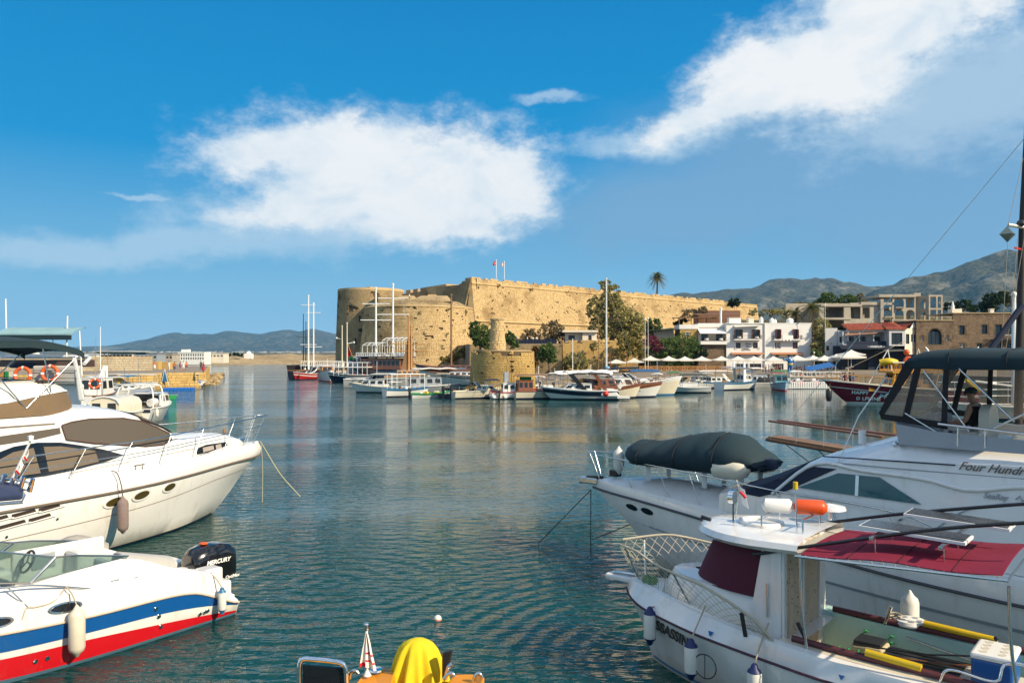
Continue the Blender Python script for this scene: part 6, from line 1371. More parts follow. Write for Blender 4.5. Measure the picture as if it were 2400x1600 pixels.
def person(lab,p,rz,top,bottom,pose=0,s=1.0,long=False,hair=HAIRD,skirt=None,group=None):
    o=thing('person',lab,'person',p,rz,group); me=POSES[pose].copy(); ms=[SKIN,CL[top],CL[bottom],SHOE]; me.materials.clear()
    for m in ms: me.materials.append(m)
    for f in me.polygons:
        c=f.center
        k=0
        if c.z < .07: k=3
        elif c.z < .93 and abs(c.x) < .21: k=2 if (long or c.z > .50) else 0
        elif c.z < 1.45 and abs(c.x) < .245: k=1
        elif c.z > 1.15 and c.z < 1.45 and abs(c.x) < .3: k=1
        f.material_index=k
    b=bpy.data.objects.new('body',me); col.objects.link(b); b.parent=o; b.scale=(s,s,s)
    MB().ball((0,.0*s,1.665*s),.098*s,10,7,sy=1.08,sz=.85).build('hair',hair,o,smooth=60)
    if skirt: MB().lathe([(.15,1.0),(.19,.75),(.25,.42)],n=12).build('skirt',CL[skirt],o,smooth=60)
    return o
# ---------------------------------------------------------------- harbour wall and pier on the left
PIERM=paving_mat('pier_paving',(0.20,0.165,0.13),(0.26,0.215,0.165))
pp=[(-160,80),(-62,115.5),(-50.2,130.5),(-79,208),(-160,215)]
mb=MB(); mb.slab([(x,y,-1.5) for x,y in pp],(0,0,3.75)); tag(mb.build('pier',PIERM),kind='structure')
ps=thing('pier_wall','golden stone face of the pier above the moored boats','wall',(-58,122,0))
for a,b in ((pp[0],pp[1]),(pp[1],pp[2]),(pp[2],pp[3])):
    S,L,H=plane_S(a,b,-.3,2.3,.12); mb=MB(); masonry(mb,S,L,H,.85,.43,.08,.04,.008); tag(mb.bw('masonry',CHS,ps),kind='stuff')
W0,W1=(-110,128),(at(357,0,146).x,146)
pw2=thing('parapet_wall','long pale ashlar parapet wall along the pier','wall',(-80,137,2.3))
S,L,H=plane_S(W0,W1,2.25,4.75,.1); mb=MB(); masonry(mb,S,L,H,1.0,.42,.07,.04,.004); tag(mb.bw('masonry',stone_mat('pale_ashlar',(0.40,0.33,0.22),(0.54,0.46,0.33),(0.24,0.18,0.11),.5,.15),pw2),kind='stuff')
a,b=Vector((*W0,2.2)),Vector((*W1,2.2)); n_=(b - a).normalized().cross(Vector((0,0,1)))
MB().slab([a - n_*.02,b - n_*.02,b - n_*1.6,a - n_*1.6],(0,0,2.62)).bw('wall_core',CHS,pw2)
for px0,px1,Y,yt,lab in ((366,372,158,846,'narrow stone pier behind the woman in white on the pier'),(373,398,160,848,'short low wall block behind the walkers on the pier')):
    o=thing('wall_block',lab,'wall',(at((px0+px1)/2,0,Y).x,Y,2.3)); zt=at(0,yt,Y).z; S,L,H=plane_S((at(px0,0,Y).x,Y),(at(px1,0,Y).x,Y),2.25,zt); mb=MB(); masonry(mb,S,L,H,.8,.42,.07,.04); tag(mb.bw('masonry',CHS,o),kind='stuff'); MB().box((at((px0+px1)/2,0,Y).x,Y+.8,(zt+2.2)/2),(L - .03,1.5,zt - 2.25)).bw('core',CHS,o)
mb=MB(); r4=random.Random(3)
for k in range(46):
    t_=r4.random(); x,y=lerp(-51,-77,t_),lerp(130,204,t_); s=r4.uniform(.35,.9); mb.ball((x+r4.uniform(.3,2.6),y+r4.uniform(-1,1),r4.uniform(-.2,.35)),s,6,4,sx=r4.uniform(.8,1.6),sz=.7)
tag(mb.build('pier_rubble',RG),'rocks at the foot of the pier end',None,None,'stuff')
for k,(px,Y,rz,top,bot,pose,lng,sk,lab) in enumerate((
    (362,150,.6,'orange','white',0,True,'white','woman in a long white skirt walking by the parapet wall end'),(396,146,3.3,'white','white',2,True,None,'person in white clothes, second of the pier walkers from the left'),
    (409,127,3.0,'orange','blue',1,False,None,'person in an orange top and denim shorts standing on the pier'),(423,134,2.6,'pink','pink',0,False,None,'person in pink, left of the group of three on the pier'),
    (430,140,.4,'white','white',3,False,None,'person in white, middle of the group of three on the pier'),(437,148,1.2,'orange','maroon',2,False,None,'person in red shorts, right of the group of three on the pier'),
    (476.5,127.5,2.9,'red','red',3,True,'red','woman in a long red dress at the pier end'),(471,150,1.0,'black','navy',0,True,None,'person in dark clothes beyond the woman in red'))):
    p=at(px,0,Y); person(lab,(p.x,Y,2.27),rz,top,bot,pose,rng.uniform(.95,1.04),lng,HAIRD,sk)
# on the castle path,terrace and quay
for px,py,Y,top,lab in ((1211,806,165,'blue','person in pale blue on the path right of the column'),(1236,806,165,'white','person in white, left of two on the path above the shaded wall'),(1249,806,166,'white','person in white, middle of the path above the shaded wall'),(1258,806,166,'white','person in white, rightmost on the path above the shaded wall'),(1315,802,164,'navy','dark clothed person at the left end of the guard house')):
    p=at(px,py,Y); person(lab,(p.x,Y,zt if False else at(0,806,158).z+.02),rng.uniform(0,6),top,'khaki',1)
for px,Y,z,top,lab in ((960,184,17.7,'white','person in white on the bastion roof between the two slopes'),(931,232,21.2,'white','person in white at the castle battlement'),(908,238,21.2,'red','person in red at the castle battlement')):
    p=at(px,0,Y); person(lab,(p.x,Y,z),1.5,top,'navy',1)
for k,(px,Y,z,top,bot,lab) in enumerate(((1955,86,1.5,'white','navy','leftmost person standing behind the dolphin boat bow, white top'),(1962,85,1.5,'maroon','black','person in maroon standing behind the dolphin boat bow'),(1972,86,1.5,'navy','black','person in navy standing behind the dolphin boat bow'),(1982,85,1.45,'blue','navy','person in denim blue leaning over the dolphin boat rail'))):
    p=at(px,0,Y); person(lab,(p.x,83+.8*(Y - 85),z),rng.uniform(0,6),top,bot,k % 4,1.0,True)
for k in range(16):
    px=(1795,1802,1808,1815,1822,1828,1868,1878,1886,1896,1905,1915,1925,1940,1950,1788)[k]; Y=158+(k*7) % 12; p=at(px,0,Y); c=('maroon','black','white','navy','red','khaki','blue')[k % 7]
    person('person in %s, %s from the left in the quay crowd below the hotel' % ('denim blue' if c=='blue' else c,('second','third','fourth','fifth','sixth','seventh','eighth','ninth','tenth','eleventh','twelfth','thirteenth','fourteenth','fifteenth','sixteenth','first')[k]),(p.x,Y,1.5),rng.uniform(0,6),c,'navy',k % 3,rng.uniform(.94,1.04),True,HAIRD,None,'people on the quay below the hotel')
# blue statue of a man with a raised arm
SY_=148.0; st=thing('statue','tall blue statue of a man with a yellow sash stretching one arm left','statue',(at(1851,0,SY_).x,SY_,1.5),0)
V=[(0,0,1.75),(.05,0,2.1),(.08,0,2.6),(0,0,2.95),(-.08,0,3.2),(-.1,0,3.4)]; E=[(0,1),(1,2),(2,3),(3,4),(4,5)]; Rr=[(.42,.34),(.40,.34),(.60,.42),(.25,.24),(.2,.2),(.17,.2)]
for s in (1,-1): b=len(V); V+=[(.2*s,0,1.5),(.24*s,.05,.85),(.24*s,.0,.15),(.26*s,-.25,.08)]; E+=[(0,b),(b,b+1),(b+1,b+2),(b+2,b+3)]; Rr+=[.27,.19,.14,.11]
b=len(V); V+=[(-.62,0,2.72),(-1.1,-.05,2.62),(-1.28,-.1,3.15),(-1.3,-.1,3.3),(.62,0,2.65),(.85,.1,2.15),(.6,-.15,1.95)]; E+=[(2,b),(b,b+1),(b+1,b+2),(b+2,b+3),(2,b+4),(b+4,b+5),(b+5,b+6)]; Rr+=[.2,.15,.11,.09,.2,.15,.11]
me=skin_mesh('figure',V,E,Rr); me.materials.append(mat('statue_blue',(0.015,0.11,0.30),.35,var=.15,coat=.3)); so=bpy.data.objects.new('figure',me); col.objects.link(so); so.parent=st
MB().ball((-.1,.02,3.52),.24,10,7).build('hair',HAIRD,st,smooth=60); MB().lathe([(.46,1.78),(.5,1.9),(.46,2.02)],n=14,sy=.85).build('sash',YELP,st,smooth=60); MB().tube([(-2.2,-.1,3.5),(-1.3,-.1,3.42),(-.6,-.1,3.5)],[.04,.08,.05],6).build('horn',YELW,st); MB().box((0,0,.0),(1.4,1.2,.12)).build('base',CONC,st)
# pavilion and buildings on the far shore
pv=thing('pavilion','white framed pavilion with a flat teal roof beyond the pier wall','pavilion',(at(270,0,205).x,205,2))
q=lambda px,py,Y=205: at(px,py,Y)
TEALR=mat('teal_roof',(0.02,0.12,0.17),.5)
MB().hexa([(q(233,0).x,205,q(0,829).z),(q(310,0).x,205,q(0,829).z),(q(310,0).x,212,q(0,829).z),(q(233,0).x,212,q(0,829).z)],[(q(226,0).x,203.5,q(0,824).z),(q(318,0).x,203.5,q(0,825).z),(q(318,0).x,213,q(0,825).z),(q(226,0).x,213,q(0,824).z)]).bw('roof',TEALR,pv)
MB().box((q(272,0).x,208.2,q(0,823.4).z),(q(318,0).x - q(226,0).x+.2,9.7,.12)).bw('roof_edge',WHP,pv)
for k in range(9): MB().box((q(234+9.5*k,0).x,205.2,(q(0,829).z+2)/2),(.28,.28,q(0,829).z - 2)).bw('post',WHP,pv)
for k in range(8): MB().box((q(238.7+9.5*k,0).x,205.4,(q(0,831).z+2)/2),(.75,.05,q(0,831).z - 2)).bw('pane',GLS,pv)
for px0,px1,yt,Y,m_,nm,lab in ((318,368,829,330,GREYP,'warehouse','long low grey warehouse behind the pier wall'),(365,404,830,350,CONC,'warehouse','pale grey low building between warehouse and white building'),(482,524,828,430,CRM,'building','low cream building right of the white building on the headland'),(200,226,831,260,WHP,'shed','white shed left of the teal roofed pavilion')):
    x0,x1,z1=at(px0,0,Y).x,at(px1,0,Y).x,at(0,yt,Y).z; o=thing(nm,lab,'building',((x0+x1)/2,Y,1)); MB().box(((x0+x1)/2,Y+4,(z1+1)/2),(x1 - x0,8,z1 - 1)).bw('walls',m_,o); MB().box(((x0+x1)/2,Y+4,z1+.1),(x1 - x0+.6,8.6,.25)).bw('roof',m_,o)
    for k in range(5): MB().box((lerp(x0,x1,(k+.5)/5),Y - .02,z1 - 1.3),((x1 - x0)/9,.08,.8)).bw('window',GLS,o)
WY=420; x0,x1=at(417,0,WY).x,at(478,0,WY).x; zt,zb=at(0,826,WY).z,at(0,845,WY).z
wb=thing('white_building','white two storey flat roofed building at the shore under the far mountains','building',((x0+x1)/2,WY,zb))
ops=[(lerp(x0,x1,(k+.2)/11),lerp(x0,x1,(k+.8)/11),lerp(zb,zt,v),lerp(zb,zt,v+.26),False) for k in range(11) for v in (.14,.58)]
facade('front_wall',WPL,wb,x0,x1,zb - 2,zt,WY,.3,ops); MB().box(((x0+x1)/2,WY+5,(zb - 2+zt)/2),(x1 - x0 - .1,8.5,zt - zb+1.9)).bw('rear_block',GLS,wb); MB().box(((x0+x1)/2,WY+4.6,zt+.1),(x1 - x0+.4,9.6,.3)).bw('roof',WPL,wb); MB().box((lerp(x0,x1,.22),WY+3,zt+.9),(3.4,4,1.6)).bw('stair_head',WPL,wb); MB().box((x1+.15,WY+4.6,(zb - 2+zt)/2),(.3,9.2,zt - zb+2)).bw('side_wall',WPL,wb)
o=thing('shrine','tiny white domed building on the headland left of the ketch','building',(at(583,0,480).x,480,3)); MB().box((0,0,1.6),(4.4,4,3.2)).build('walls',WPL,o); MB().lathe([(1.6,3.2),(1.3,4.2),(.001,4.8)],n=10).build('dome',WPL,o)
bush('dark scrub trees along the headland behind the tiny white building',[B3(545,830,18,4,470),B3(560,831,14,3.5,470),B3(525,831,10,3,470)],LV_DK,1100,.6,44)
# boats below the pier
o=boat('fishing_boat','white open boat with bright blue inside and beige awning at the pier end','boat',448,905,10); s_=hull(o,4.7,1.7,.95,.65,GEL,NAVP,GEL,BLUC,rake=.1,sheer_drop=.15,stripe=(VARN,.1,.03)); canopy(o,-2.2,1.4,1.7,2.05,GELC,.6,sag=.1); MB().box((1.0,0,.8),(1.2,1.1,.5)).build('tarp_heap',BLUC,o,bevel=.08); junk(o,-1.6,.4,1,.55,3,61,[GELC,GREYP]); MB().lathe([(.1,.2),(.12,.6)],(.4,-.95,0),8).build('fender',BLUP,o)
o=thing('float','long bright blue plastic float moored beside the white open boat','float',(*onz(420,914,0).xy,0),R(12)); fl=mat('blue_plastic',(0.015,0.13,0.50),.4)
for k in range(9): MB().box((-1.9+k*.47,0,.15),(.44,1.1,.42)).build('float_block',fl,o,bevel=.05)
o=thing('pedal_slide_boat','yellow water slide boat between the pier wall and the blue float','boat',(*onz(360,906,0).xy,0),R(6)); hull(o,3.4,1.6,.8,.7,YELP,None,YELP,YELP,rake=.08); MB().box((-.4,0,1.1),(1.5,1.2,.55)).build('seat_block',YELP,o,bevel=.1); MB().tube(curve([(-.2,0,1.5),(.5,0,1.9),(1.1,0,1.2),(1.5,0,.5)],12),.2,8).build('slide',YELP,o,smooth=50); MB().box((-.3,-.62,1.1),(.5,.04,.25)).build('window',GLS,o)
o=thing('folding_sign','blue and white A-shaped pennant stand on the yellow slide boat float','sign',(*onz(386,908,0).xy,.3)); MB().slab([(-.55,0,.6),(.55,0,.6),(.15,0,2.3),(-.15,0,2.3)],(0,.06,0)).build('panel',BLUP,o); MB().tube([(-.6,0,0),(0,0,2.6)],.04,5).tube([(.6,0,0),(0,0,2.6)],.04,5).build('frame',WHP,o)
o=boat('tour_boat','moored boat under a long cream awning along the pier wall','boat',300,912,8); hull(o,8.5,2.2,1.1,.8,GEL,BLUP,GELC); canopy(o,-4.2,4.2,2.2,at(0,877,o.location.y).z,GELC,.8,sag=.06); junk(o,-3.5,3.2,1.6,.8,9,62,[BLUP,WHP,YELP,BLK]); 
o=boat('small_boat','small green boat behind the navy banded boat fender','boat',388,934,150); hull(o,2.6,1.3,.6,.45,GRNC,None,GELC); junk(o,-.6,.4,.7,.35,3,63,[GRNC,ORNG])
for k,(px,py,rz,lab) in enumerate(((285,930,75,'white boat with grey cockpit cover behind the cream cabin boat'),(318,925,80,'white boat with folded blue sail behind the arch boat'),(245,926,70,'white boat with steel frame left of the cream cabin boat'))):
    o=boat('cabin_boat',lab,'boat',px,py,rz); s_=hull(o,6.5,2.3,1.2,.85,GEL,NAVP,GEL); cabin(o,-.8,1.6,1.7,.9,.6,GEL,.9,.1,2); MB().ball((-1.6,0,1.1),.9,10,6,sx=1.3,sz=.4).build('cockpit_cover',(GREYP,BLUP,GELC)[k],o,smooth=60); canopy(o,-2.8,-.2,1.9,2.4,(GELC,BLUP,GELC)[k],.8); bowrail(o,s_,.6,.98,.4); mast(o,.5,.9,2.6+k,.035,STEEL)
# wheelhouse boat with a life ring
def lifering(parent,p,r,ax,lab=None):
    o=MB().ring(p,r,r*.24,ax,28,8).bw('life_ring',ORNG,parent,smooth=60); ax=Vector(ax).normalized(); u=ax.orthogonal().normalized(); v=ax.cross(u)
    for k in range(4):
        a=R(45+90*k); c=Vector(p)+(u*math.cos(a)+v*math.sin(a))*r; t_=(-u*math.sin(a)+v*math.cos(a)); MB().tube([c - t_*r*.12,c+t_*r*.12],r*.255,8).bw('white_band',WHP,o,smooth=40)
    return o
o=boat('wheelhouse_boat','white wheelhouse boat with a red life ring and antenna masts behind the cream cabin','boat',228,950,95); W_=wm(o); hull(o,8,2.8,1.5,1.1,GEL,NAVP,VARN); cabin(o,-1.8,1.2,2.4,1.1,1.7,GEL,.1,.05,2,name='wheelhouse')
lifering(o,at(222,899,70),.42,(0.3,-1,.55)); mast(o,0,2.8,5.0,.05,WHP,y=-.3); mast(o,.6,2.8,3.9,.03,WHP,y=.4); mast(o,-.8,1.1,2.4,.03,STEEL,y=-1.1); MB().slab([(-1.9,-1.0,2.8),(-.2,-1.1,2.8),(-.2,-1.1,4.0),(-.7,-1.0,4.0)],(0,.12,0)).build('radar_arch',WHP,o)
mb=MB()
for x in (-3.2,-1.9): mb.tube(curve([(x,-1.3,1.1),(x,-1.2,2.9),(x,0,3.2),(x,1.2,2.9),(x,1.3,1.1)],18),.03,5)
mb.build('frame',STEEL,o)
# cream cabin boat,bow towards us
o=boat('cabin_boat','cream arched cabin boat with two dark front windows beside the white yacht','boat',262,1003,275); s_=hull(o,7,2.5,1.5,1.0,GELC,NAVP,GEL,rake=.1); 
MB().grid([[(x,y*w,z) for y,z in ((-1.08,1.0),(-1.05,1.7),(-.85,2.0),(-.4,2.16),(0,2.2),(.4,2.16),(.85,2.0),(1.05,1.7),(1.08,1.0))] for x,w in ((-2.6,1),(.9,1),(1.25,.93))]).poly([(1.25,y*.93,z) for y,z in ((-1.08,1.0),(-1.05,1.7),(-.85,2.0),(-.4,2.16),(0,2.2),(.4,2.16),(.85,2.0),(1.05,1.7),(1.08,1.0))]).build('cabin',GELC,o,smooth=40)
for y in (-.5,.5): MB().slab([(1.26,y - .28,1.25),(1.26,y+.28,1.25),(1.26,y+.26,1.78),(1.26,y - .26,1.78)],(.02,0,0)).build('window',GLS,o)
MB().tube([(1.3,y,z+.03) for y,z in ((-1.03,1.7),(-.82,2.0),(-.4,2.16),(0,2.2),(.4,2.16),(.82,2.0),(1.03,1.7))],.06,6).build('roof_edge',GEL,o); MB().ball((1.0,-1.35,1.35),.42,9,6,sx=1.2).build('fender_bundle',WHP,o,smooth=60)
# white boat with a navy transom band and tube arch,stern towards us
o=boat('arch_boat','white boat with navy stern band and white tube arch, stern towards the viewer','boat',348,986,96); W_=wm(o); s_=hull(o,6.8,2.9,1.5,1.15,GEL,None,GEL,GELC,rake=.1,tr=.93); MB().box((-3.42,0,.98),(.05,2.55,.22)).build('navy_band',NAVP,o); MB().box((-3.45,.9,1.02),(.06,.42,.5)).build('hatch_cover',GREYP,o)
mb=MB()
for x in (-2.9,-.8): mb.tube(curve([(x,-1.3,1.15),(x+.1,-1.25,2.2),(x+.25,-1.0,2.75),(x+.25,0,2.85),(x+.25,1.0,2.75),(x+.1,1.25,2.2),(x,1.3,1.15)],22),.045,6)
for y in (-1,1): mb.tube([(-2.65,y,2.75),(-.55,y,2.75)],.04,5)
mb.build('tube_arch',WHP,o,smooth=60); cabin(o,-.4,1.8,2.2,1.15,.95,GEL,.5,.05,2); MB().box((-.45,.2,1.62),(.08,1.5,.85)).build('dark_doorway',BLK,o); MB().slab([(-2.4,-.9,2.25),(-2.4,.5,2.25),(-1.2,.5,2.4),(-1.2,-.9,2.4)],(0,0,.04)).build('grey_sunroof',GREYP,o)
MB().tube(curve([(-2.2,-.85,1.5),(-1.6,-.95,1.55),(-1.0,-.8,1.5)],8),.3,8).build('hung_dinghy',GEL,o,smooth=50); MB().tube([(-3.3,-1.2,1.65),(-3.3,1.2,1.65)],.025,5).build('stern_rail',STEEL,o); fender(o,(-3.0,-1.6,.8),.12,.6); MB().tube([(-3.47,-.75,.6),(-3.47,-.45,.6)],.03,5).build('grab_handle',VARN,o); MB().slab([(-3.3,0,1.15),(-2.6,0,1.15),(-2.6,.6,1.5),(-3.3,.6,1.3)],(0,.08,0)).build('seat',GEL,o)

# ---------------------------------------------------------------- foreground craft: shared frame (s aft from the bow,w to the seen side,z up)
class Craft:
    def __init__(s,name,lab,cat,tip,hd,side):
        a=R(hd); s.t=Vector((tip[0],tip[1],0)); s.f=Vector((math.cos(a),math.sin(a),0)); s.n=Vector((math.sin(a)*side,-math.cos(a)*side,0)); s.o=thing(name,lab,cat,s.t); s.lv=[]
    def L(s,a,w,z): return s.t - s.f*a+s.n*w+Vector((0,0,z))
    def px(s,x,y,w): return onplane(x,y,s.t+s.n*w,s.n)
    def lw(s,l,a): return 0.0 if a <=l['s0'] else max(0.0,sm(l['w'],a))
    def lz(s,l,a): return sm(l['z'],a)
    def W(s,a,z):
        q=sorted([(s.lz(l,a),s.lw(l,a)) for l in s.lv])
        return pl(q,z)
    def hull(s,levels,send,m,N=26,nm='hull',open_top=True):
        s.lv=levels; s.send=send; mb=MB(); P={}
        for sg in (1,-1):
            rows=[]
            for l in levels:
                r=[]
                for k in range(N+1):
                    a=l['s0']+(send - l['s0'])*(k/N)**1.35; r.append(s.L(a,sg*s.lw(l,a),s.lz(l,a)))
                rows.append(r)
            mb.grid(rows); P[sg]=rows
        mb.poly([r[-1] for r in P[1]]+[r[-1] for r in reversed(P[-1])])
        return mb.bw(nm,m,s.o,smooth=38)
    def edge(s,l,n=26,send=None,off=0.0,dz=0.0,sg=1):
        e=send or s.send; return [s.L(l['s0']+(e - l['s0'])*(k/n)**1.35,sg*(s.lw(l,l['s0']+(e - l['s0'])*(k/n)**1.35)+off),s.lz(l,l['s0']+(e - l['s0'])*(k/n)**1.35)+dz) for k in range(n+1)]
    def band(s,nm,zlo,zhi,s0,s1,m,off=.012,n=30,both=True,parent=None,wf=None,nz=3):
        mb=MB(); wf=wf or s.W
        for sg in ((1,-1) if both else (1,)):
            rows=[]
            for k in range(n+1):
                a=lerp(s0,s1,k/n); lo,hi=sm(zlo,a),sm(zhi,a); rows.append([s.L(a,sg*(wf(a,lerp(lo,hi,j/nz))+off),lerp(lo,hi,j/nz)) for j in range(nz+1)])
            mb.grid(rows)
        return mb.bw(nm,m,parent or s.o,smooth=50)
    def decal(s,nm,poly,m,off=.015,wf=None,parent=None,n=22,sg=1,nz=3,solid=.02):
        wf=wf or s.W; xs=sorted({lerp(min(p[0] for p in poly),max(p[0] for p in poly),k/n) for k in range(n+1)} | {p[0] for p in poly}); rows=[]
        for a in xs:
            z=[]
            for (x0,z0),(x1,z1) in zip(poly,poly[1:]+poly[:1]):
                if min(x0,x1) - 1e-7 <=a <=max(x0,x1)+1e-7: z+=[z0,z1] if abs(x1 - x0) < 1e-7 else [z0+(z1 - z0)*(a - x0)/(x1 - x0)]
            lo,hi=min(z),max(z); hi=max(hi,lo+1e-4); rows.append([s.L(a,sg*(wf(a,lerp(lo,hi,j/nz))+off),lerp(lo,hi,j/nz)) for j in range(nz+1)])
        return MB().grid(rows).bw(nm,m,parent or s.o,solid=solid)
    def oval(s,c,rx,rz,rot=0.0,n=20): return [(c[0]+rx*math.cos(R(360*k/n))*math.cos(R(rot)) - rz*math.sin(R(360*k/n))*math.sin(R(rot)),c[1]+rx*math.cos(R(360*k/n))*math.sin(R(rot))+rz*math.sin(R(360*k/n))*math.cos(R(rot))) for k in range(n)]
    def tube(s,nm,pts,r,m,n=8,parent=None,sm_=True,k=None):
        q=[s.L(*p) for p in pts]
        if k: q=curve(q,k)
        return MB().tube(q,r,n).bw(nm,m,parent or s.o,smooth=50 if sm_ else None)
    def loft(s,nm,secs,m,parent=None,smooth=40,mirror=True,solid=0,caps=False):
        """secs: rows of (s, w, z)"""
        mb=MB()
        for sg in ((1,-1) if mirror else (1,)): mb.grid([[s.L(p[0],sg*p[1],p[2]) for p in r] for r in secs])
        if caps:
            for r in (secs[0],secs[-1]): mb.poly([s.L(*p) for p in r]+[s.L(p[0],-p[1],p[2]) for p in reversed(r) if abs(p[1]) > 1e-6])
        return mb.bw(nm,m,parent or s.o,smooth=smooth,solid=solid)
    def box(s,nm,c,d,m,bevel=.02,parent=None,tilt=0.0):
        """box with d = (along, across, up) centred at (s, w, z)"""
        o=s.L(*c); M=Matrix((-s.f,s.n,Vector((0,0,1)))).transposed()
        if tilt: M=M @ Matrix.Rotation(R(tilt),3,'Y')
        return MB().box(o,d,0,M).bw(nm,m,parent or s.o,bevel=bevel)
    def fender(s,nm,c,r,h,m=None,cap=None,rope=None,squash=1.0,parent=None):
        p=s.L(*c); f=MB().lathe([(.015,h/2+r*.9),(.03,h/2+r*.7),(r*.5,h/2+r*.28),(r*.85,h/2),(r,h/2 - r*.5),(r,-h/2+r*.5),(r*.85,-h/2),(r*.5,-h/2 - r*.28),(.03,-h/2 - r*.7),(.012,-h/2 - r*.8)],p,18).bw(nm,m or FEND,parent or s.o,smooth=50)
        if cap:
            for sg in (1,-1): MB().lathe([(r*.99,sg*(h/2 - r*.25)),(r*.88,sg*h/2),(r*.55,sg*(h/2+r*.3)),(.04,sg*(h/2+r*.75)),(.015,sg*(h/2+r*.95))],p,18).bw('fender_cap',cap,f,smooth=50)
        if rope: MB().tube(curve([p+Vector((0,0,h/2+r*.8))]+[s.L(*q) for q in rope],10),.012,5).bw('fender_rope',ROPE,f)
        return f
DKG=mat('dark_tinted_glass',(0.010,0.012,0.014),.06,var=.05,spec=.7)
MESHB=mat('brown_mesh_cover',(0.085,0.07,0.055),.8,var=.15,scale=30); BRNC=mat('brown_canvas',(0.17,0.115,0.065),.85,var=.12,scale=2,bump=.2,bscale=5)
BRND=mat('beige_blind',(0.13,0.10,0.07),.7,var=.06); TEALC=mat('dark_teal_canvas',(0.007,0.026,0.036),.85,var=.25,scale=2,bump=.15,bscale=6)
BRT=mat('brown_rub_strip',(0.13,0.10,0.075),.6,var=.1); SEAM=mat('hull_seam',(0.20,0.15,0.11),.8); CHR=mat('polished_chrome',(0.75,0.75,0.75),.08,1.0,var=.03)
def gelcoat():
    m=mat('glossy_white_gelcoat',(0.74,0.73,0.705),.2,var=.05,scale=.7,coat=.5); t=NT(m.node_tree); b=t.n['Principled BSDF']; s_=b.inputs['Base Color'].links[0].from_socket; co=t.new('ShaderNodeTexCoord').outputs['Object']
    mp=t.new('ShaderNodeMapping'); t.l.new(co,mp.inputs[0]); mp.inputs['Scale'].default_value=(1,1,.12); sp=t.new('ShaderNodeSeparateXYZ'); t.l.new(co,sp.inputs[0])
    st=t.mapr(t.noise(mp.outputs[0],4.5,5,.7),.54,.74,0,.42); scum=t.math('MULTIPLY',t.mapr(t.math('ADD',sp.outputs[2],t.math('MULTIPLY',t.noise(co,3,4),.3)),.46,.10),.7)
    c=t.mix(st,s_,(.50,.44,.33,1)); t.put(b.inputs['Base Color'],t.mix(scum,c,(.30,.28,.16,1))); bn=t.new('ShaderNodeBump'); bn.inputs['Strength'].default_value=.25; bn.inputs['Distance'].default_value=.02; t.put(bn.inputs['Height'],t.noise(co,1.6,3)); t.l.new(bn.outputs[0],b.inputs['Normal']); return m
GELW=gelcoat()

#=================white motor yacht on the left
Y=Craft('motor_yacht','large white motor yacht with brown windscreen cover and grey fender on the left','yacht',(-8.57,27.2),62,1)
S0=lambda*p: list(p)
YL=[dict(s0=3.2,z=[(0,-.5),(20,-.5)],w=[(3.2,0),(5,.4),(8,.9),(15,1.1)]),
      dict(s0=2.03,z=[(0,0),(20,0)],w=[(2.03,0),(3.3,.66),(4.58,1.16),(6.73,1.55),(9,1.8),(15,1.9)]),
      dict(s0=1.35,z=[(0,.62),(5,.5),(20,.42)],w=[(1.35,0),(3.0,.74),(4.6,1.36),(6.5,1.78),(9,1.98),(15,2.02)]),
      dict(s0=.72,z=[(0,1.22),(2.5,1.22),(5,1.07),(9.6,.90),(15,.8)],w=[(.72,0),(2.4,.78),(4.6,1.55),(6.4,1.96),(9,2.1),(15,2.1)]),
      dict(s0=.05,z=[(0,1.64),(4,1.6),(9.7,1.55),(15,1.5)],w=[(.05,0),(.6,.34),(2.16,.86),(4.57,1.69),(6.36,2.10),(8.4,2.2),(15,2.15)]),
      dict(s0=-.02,z=[(0,1.86),(4,1.86),(9.7,1.84),(15,1.8)],w=[(-.02,0),(.6,.36),(2.16,.86),(4.57,1.68),(6.36,2.07),(8.4,2.16),(15,2.12)]),
      dict(s0=.12,z=[(0,2.06),(4,2.06),(9.7,2.03),(15,2.0)],w=[(.12,0),(.7,.28),(2.2,.76),(4.57,1.56),(6.36,1.94),(8.4,2.02),(15,2.0)])]
Y.hull(YL,14.5,GELW,34)
for i,(nm,m_,r_) in ((4,('rub_strip',BRT,.035)),):
    e=Y.edge(YL[i],34,off=.012); e2=Y.edge(YL[i],34,off=.012,sg=-1); MB().tube(list(reversed(e))+e2,r_,8).bw(nm,m_,Y.o,smooth=50)
MB().tube(Y.edge(YL[3],34,off=.004),.008,5).bw('hull_seam',SEAM,Y.o)
Y.band('boot_stripe',[(0,-.1),(15,-.1)],[(0,.05),(15,.07)],2.2,14.4,NAVP,.01)
Y.loft('deck',[[(a,Y.lw(YL[6],a)*k,Y.lz(YL[6],a) - .005+.05*(1 - k)) for k in (1,.66,.33,0)] for a in [.13+14.3*(i/24)**1.2 for i in range(25)]],GELW)
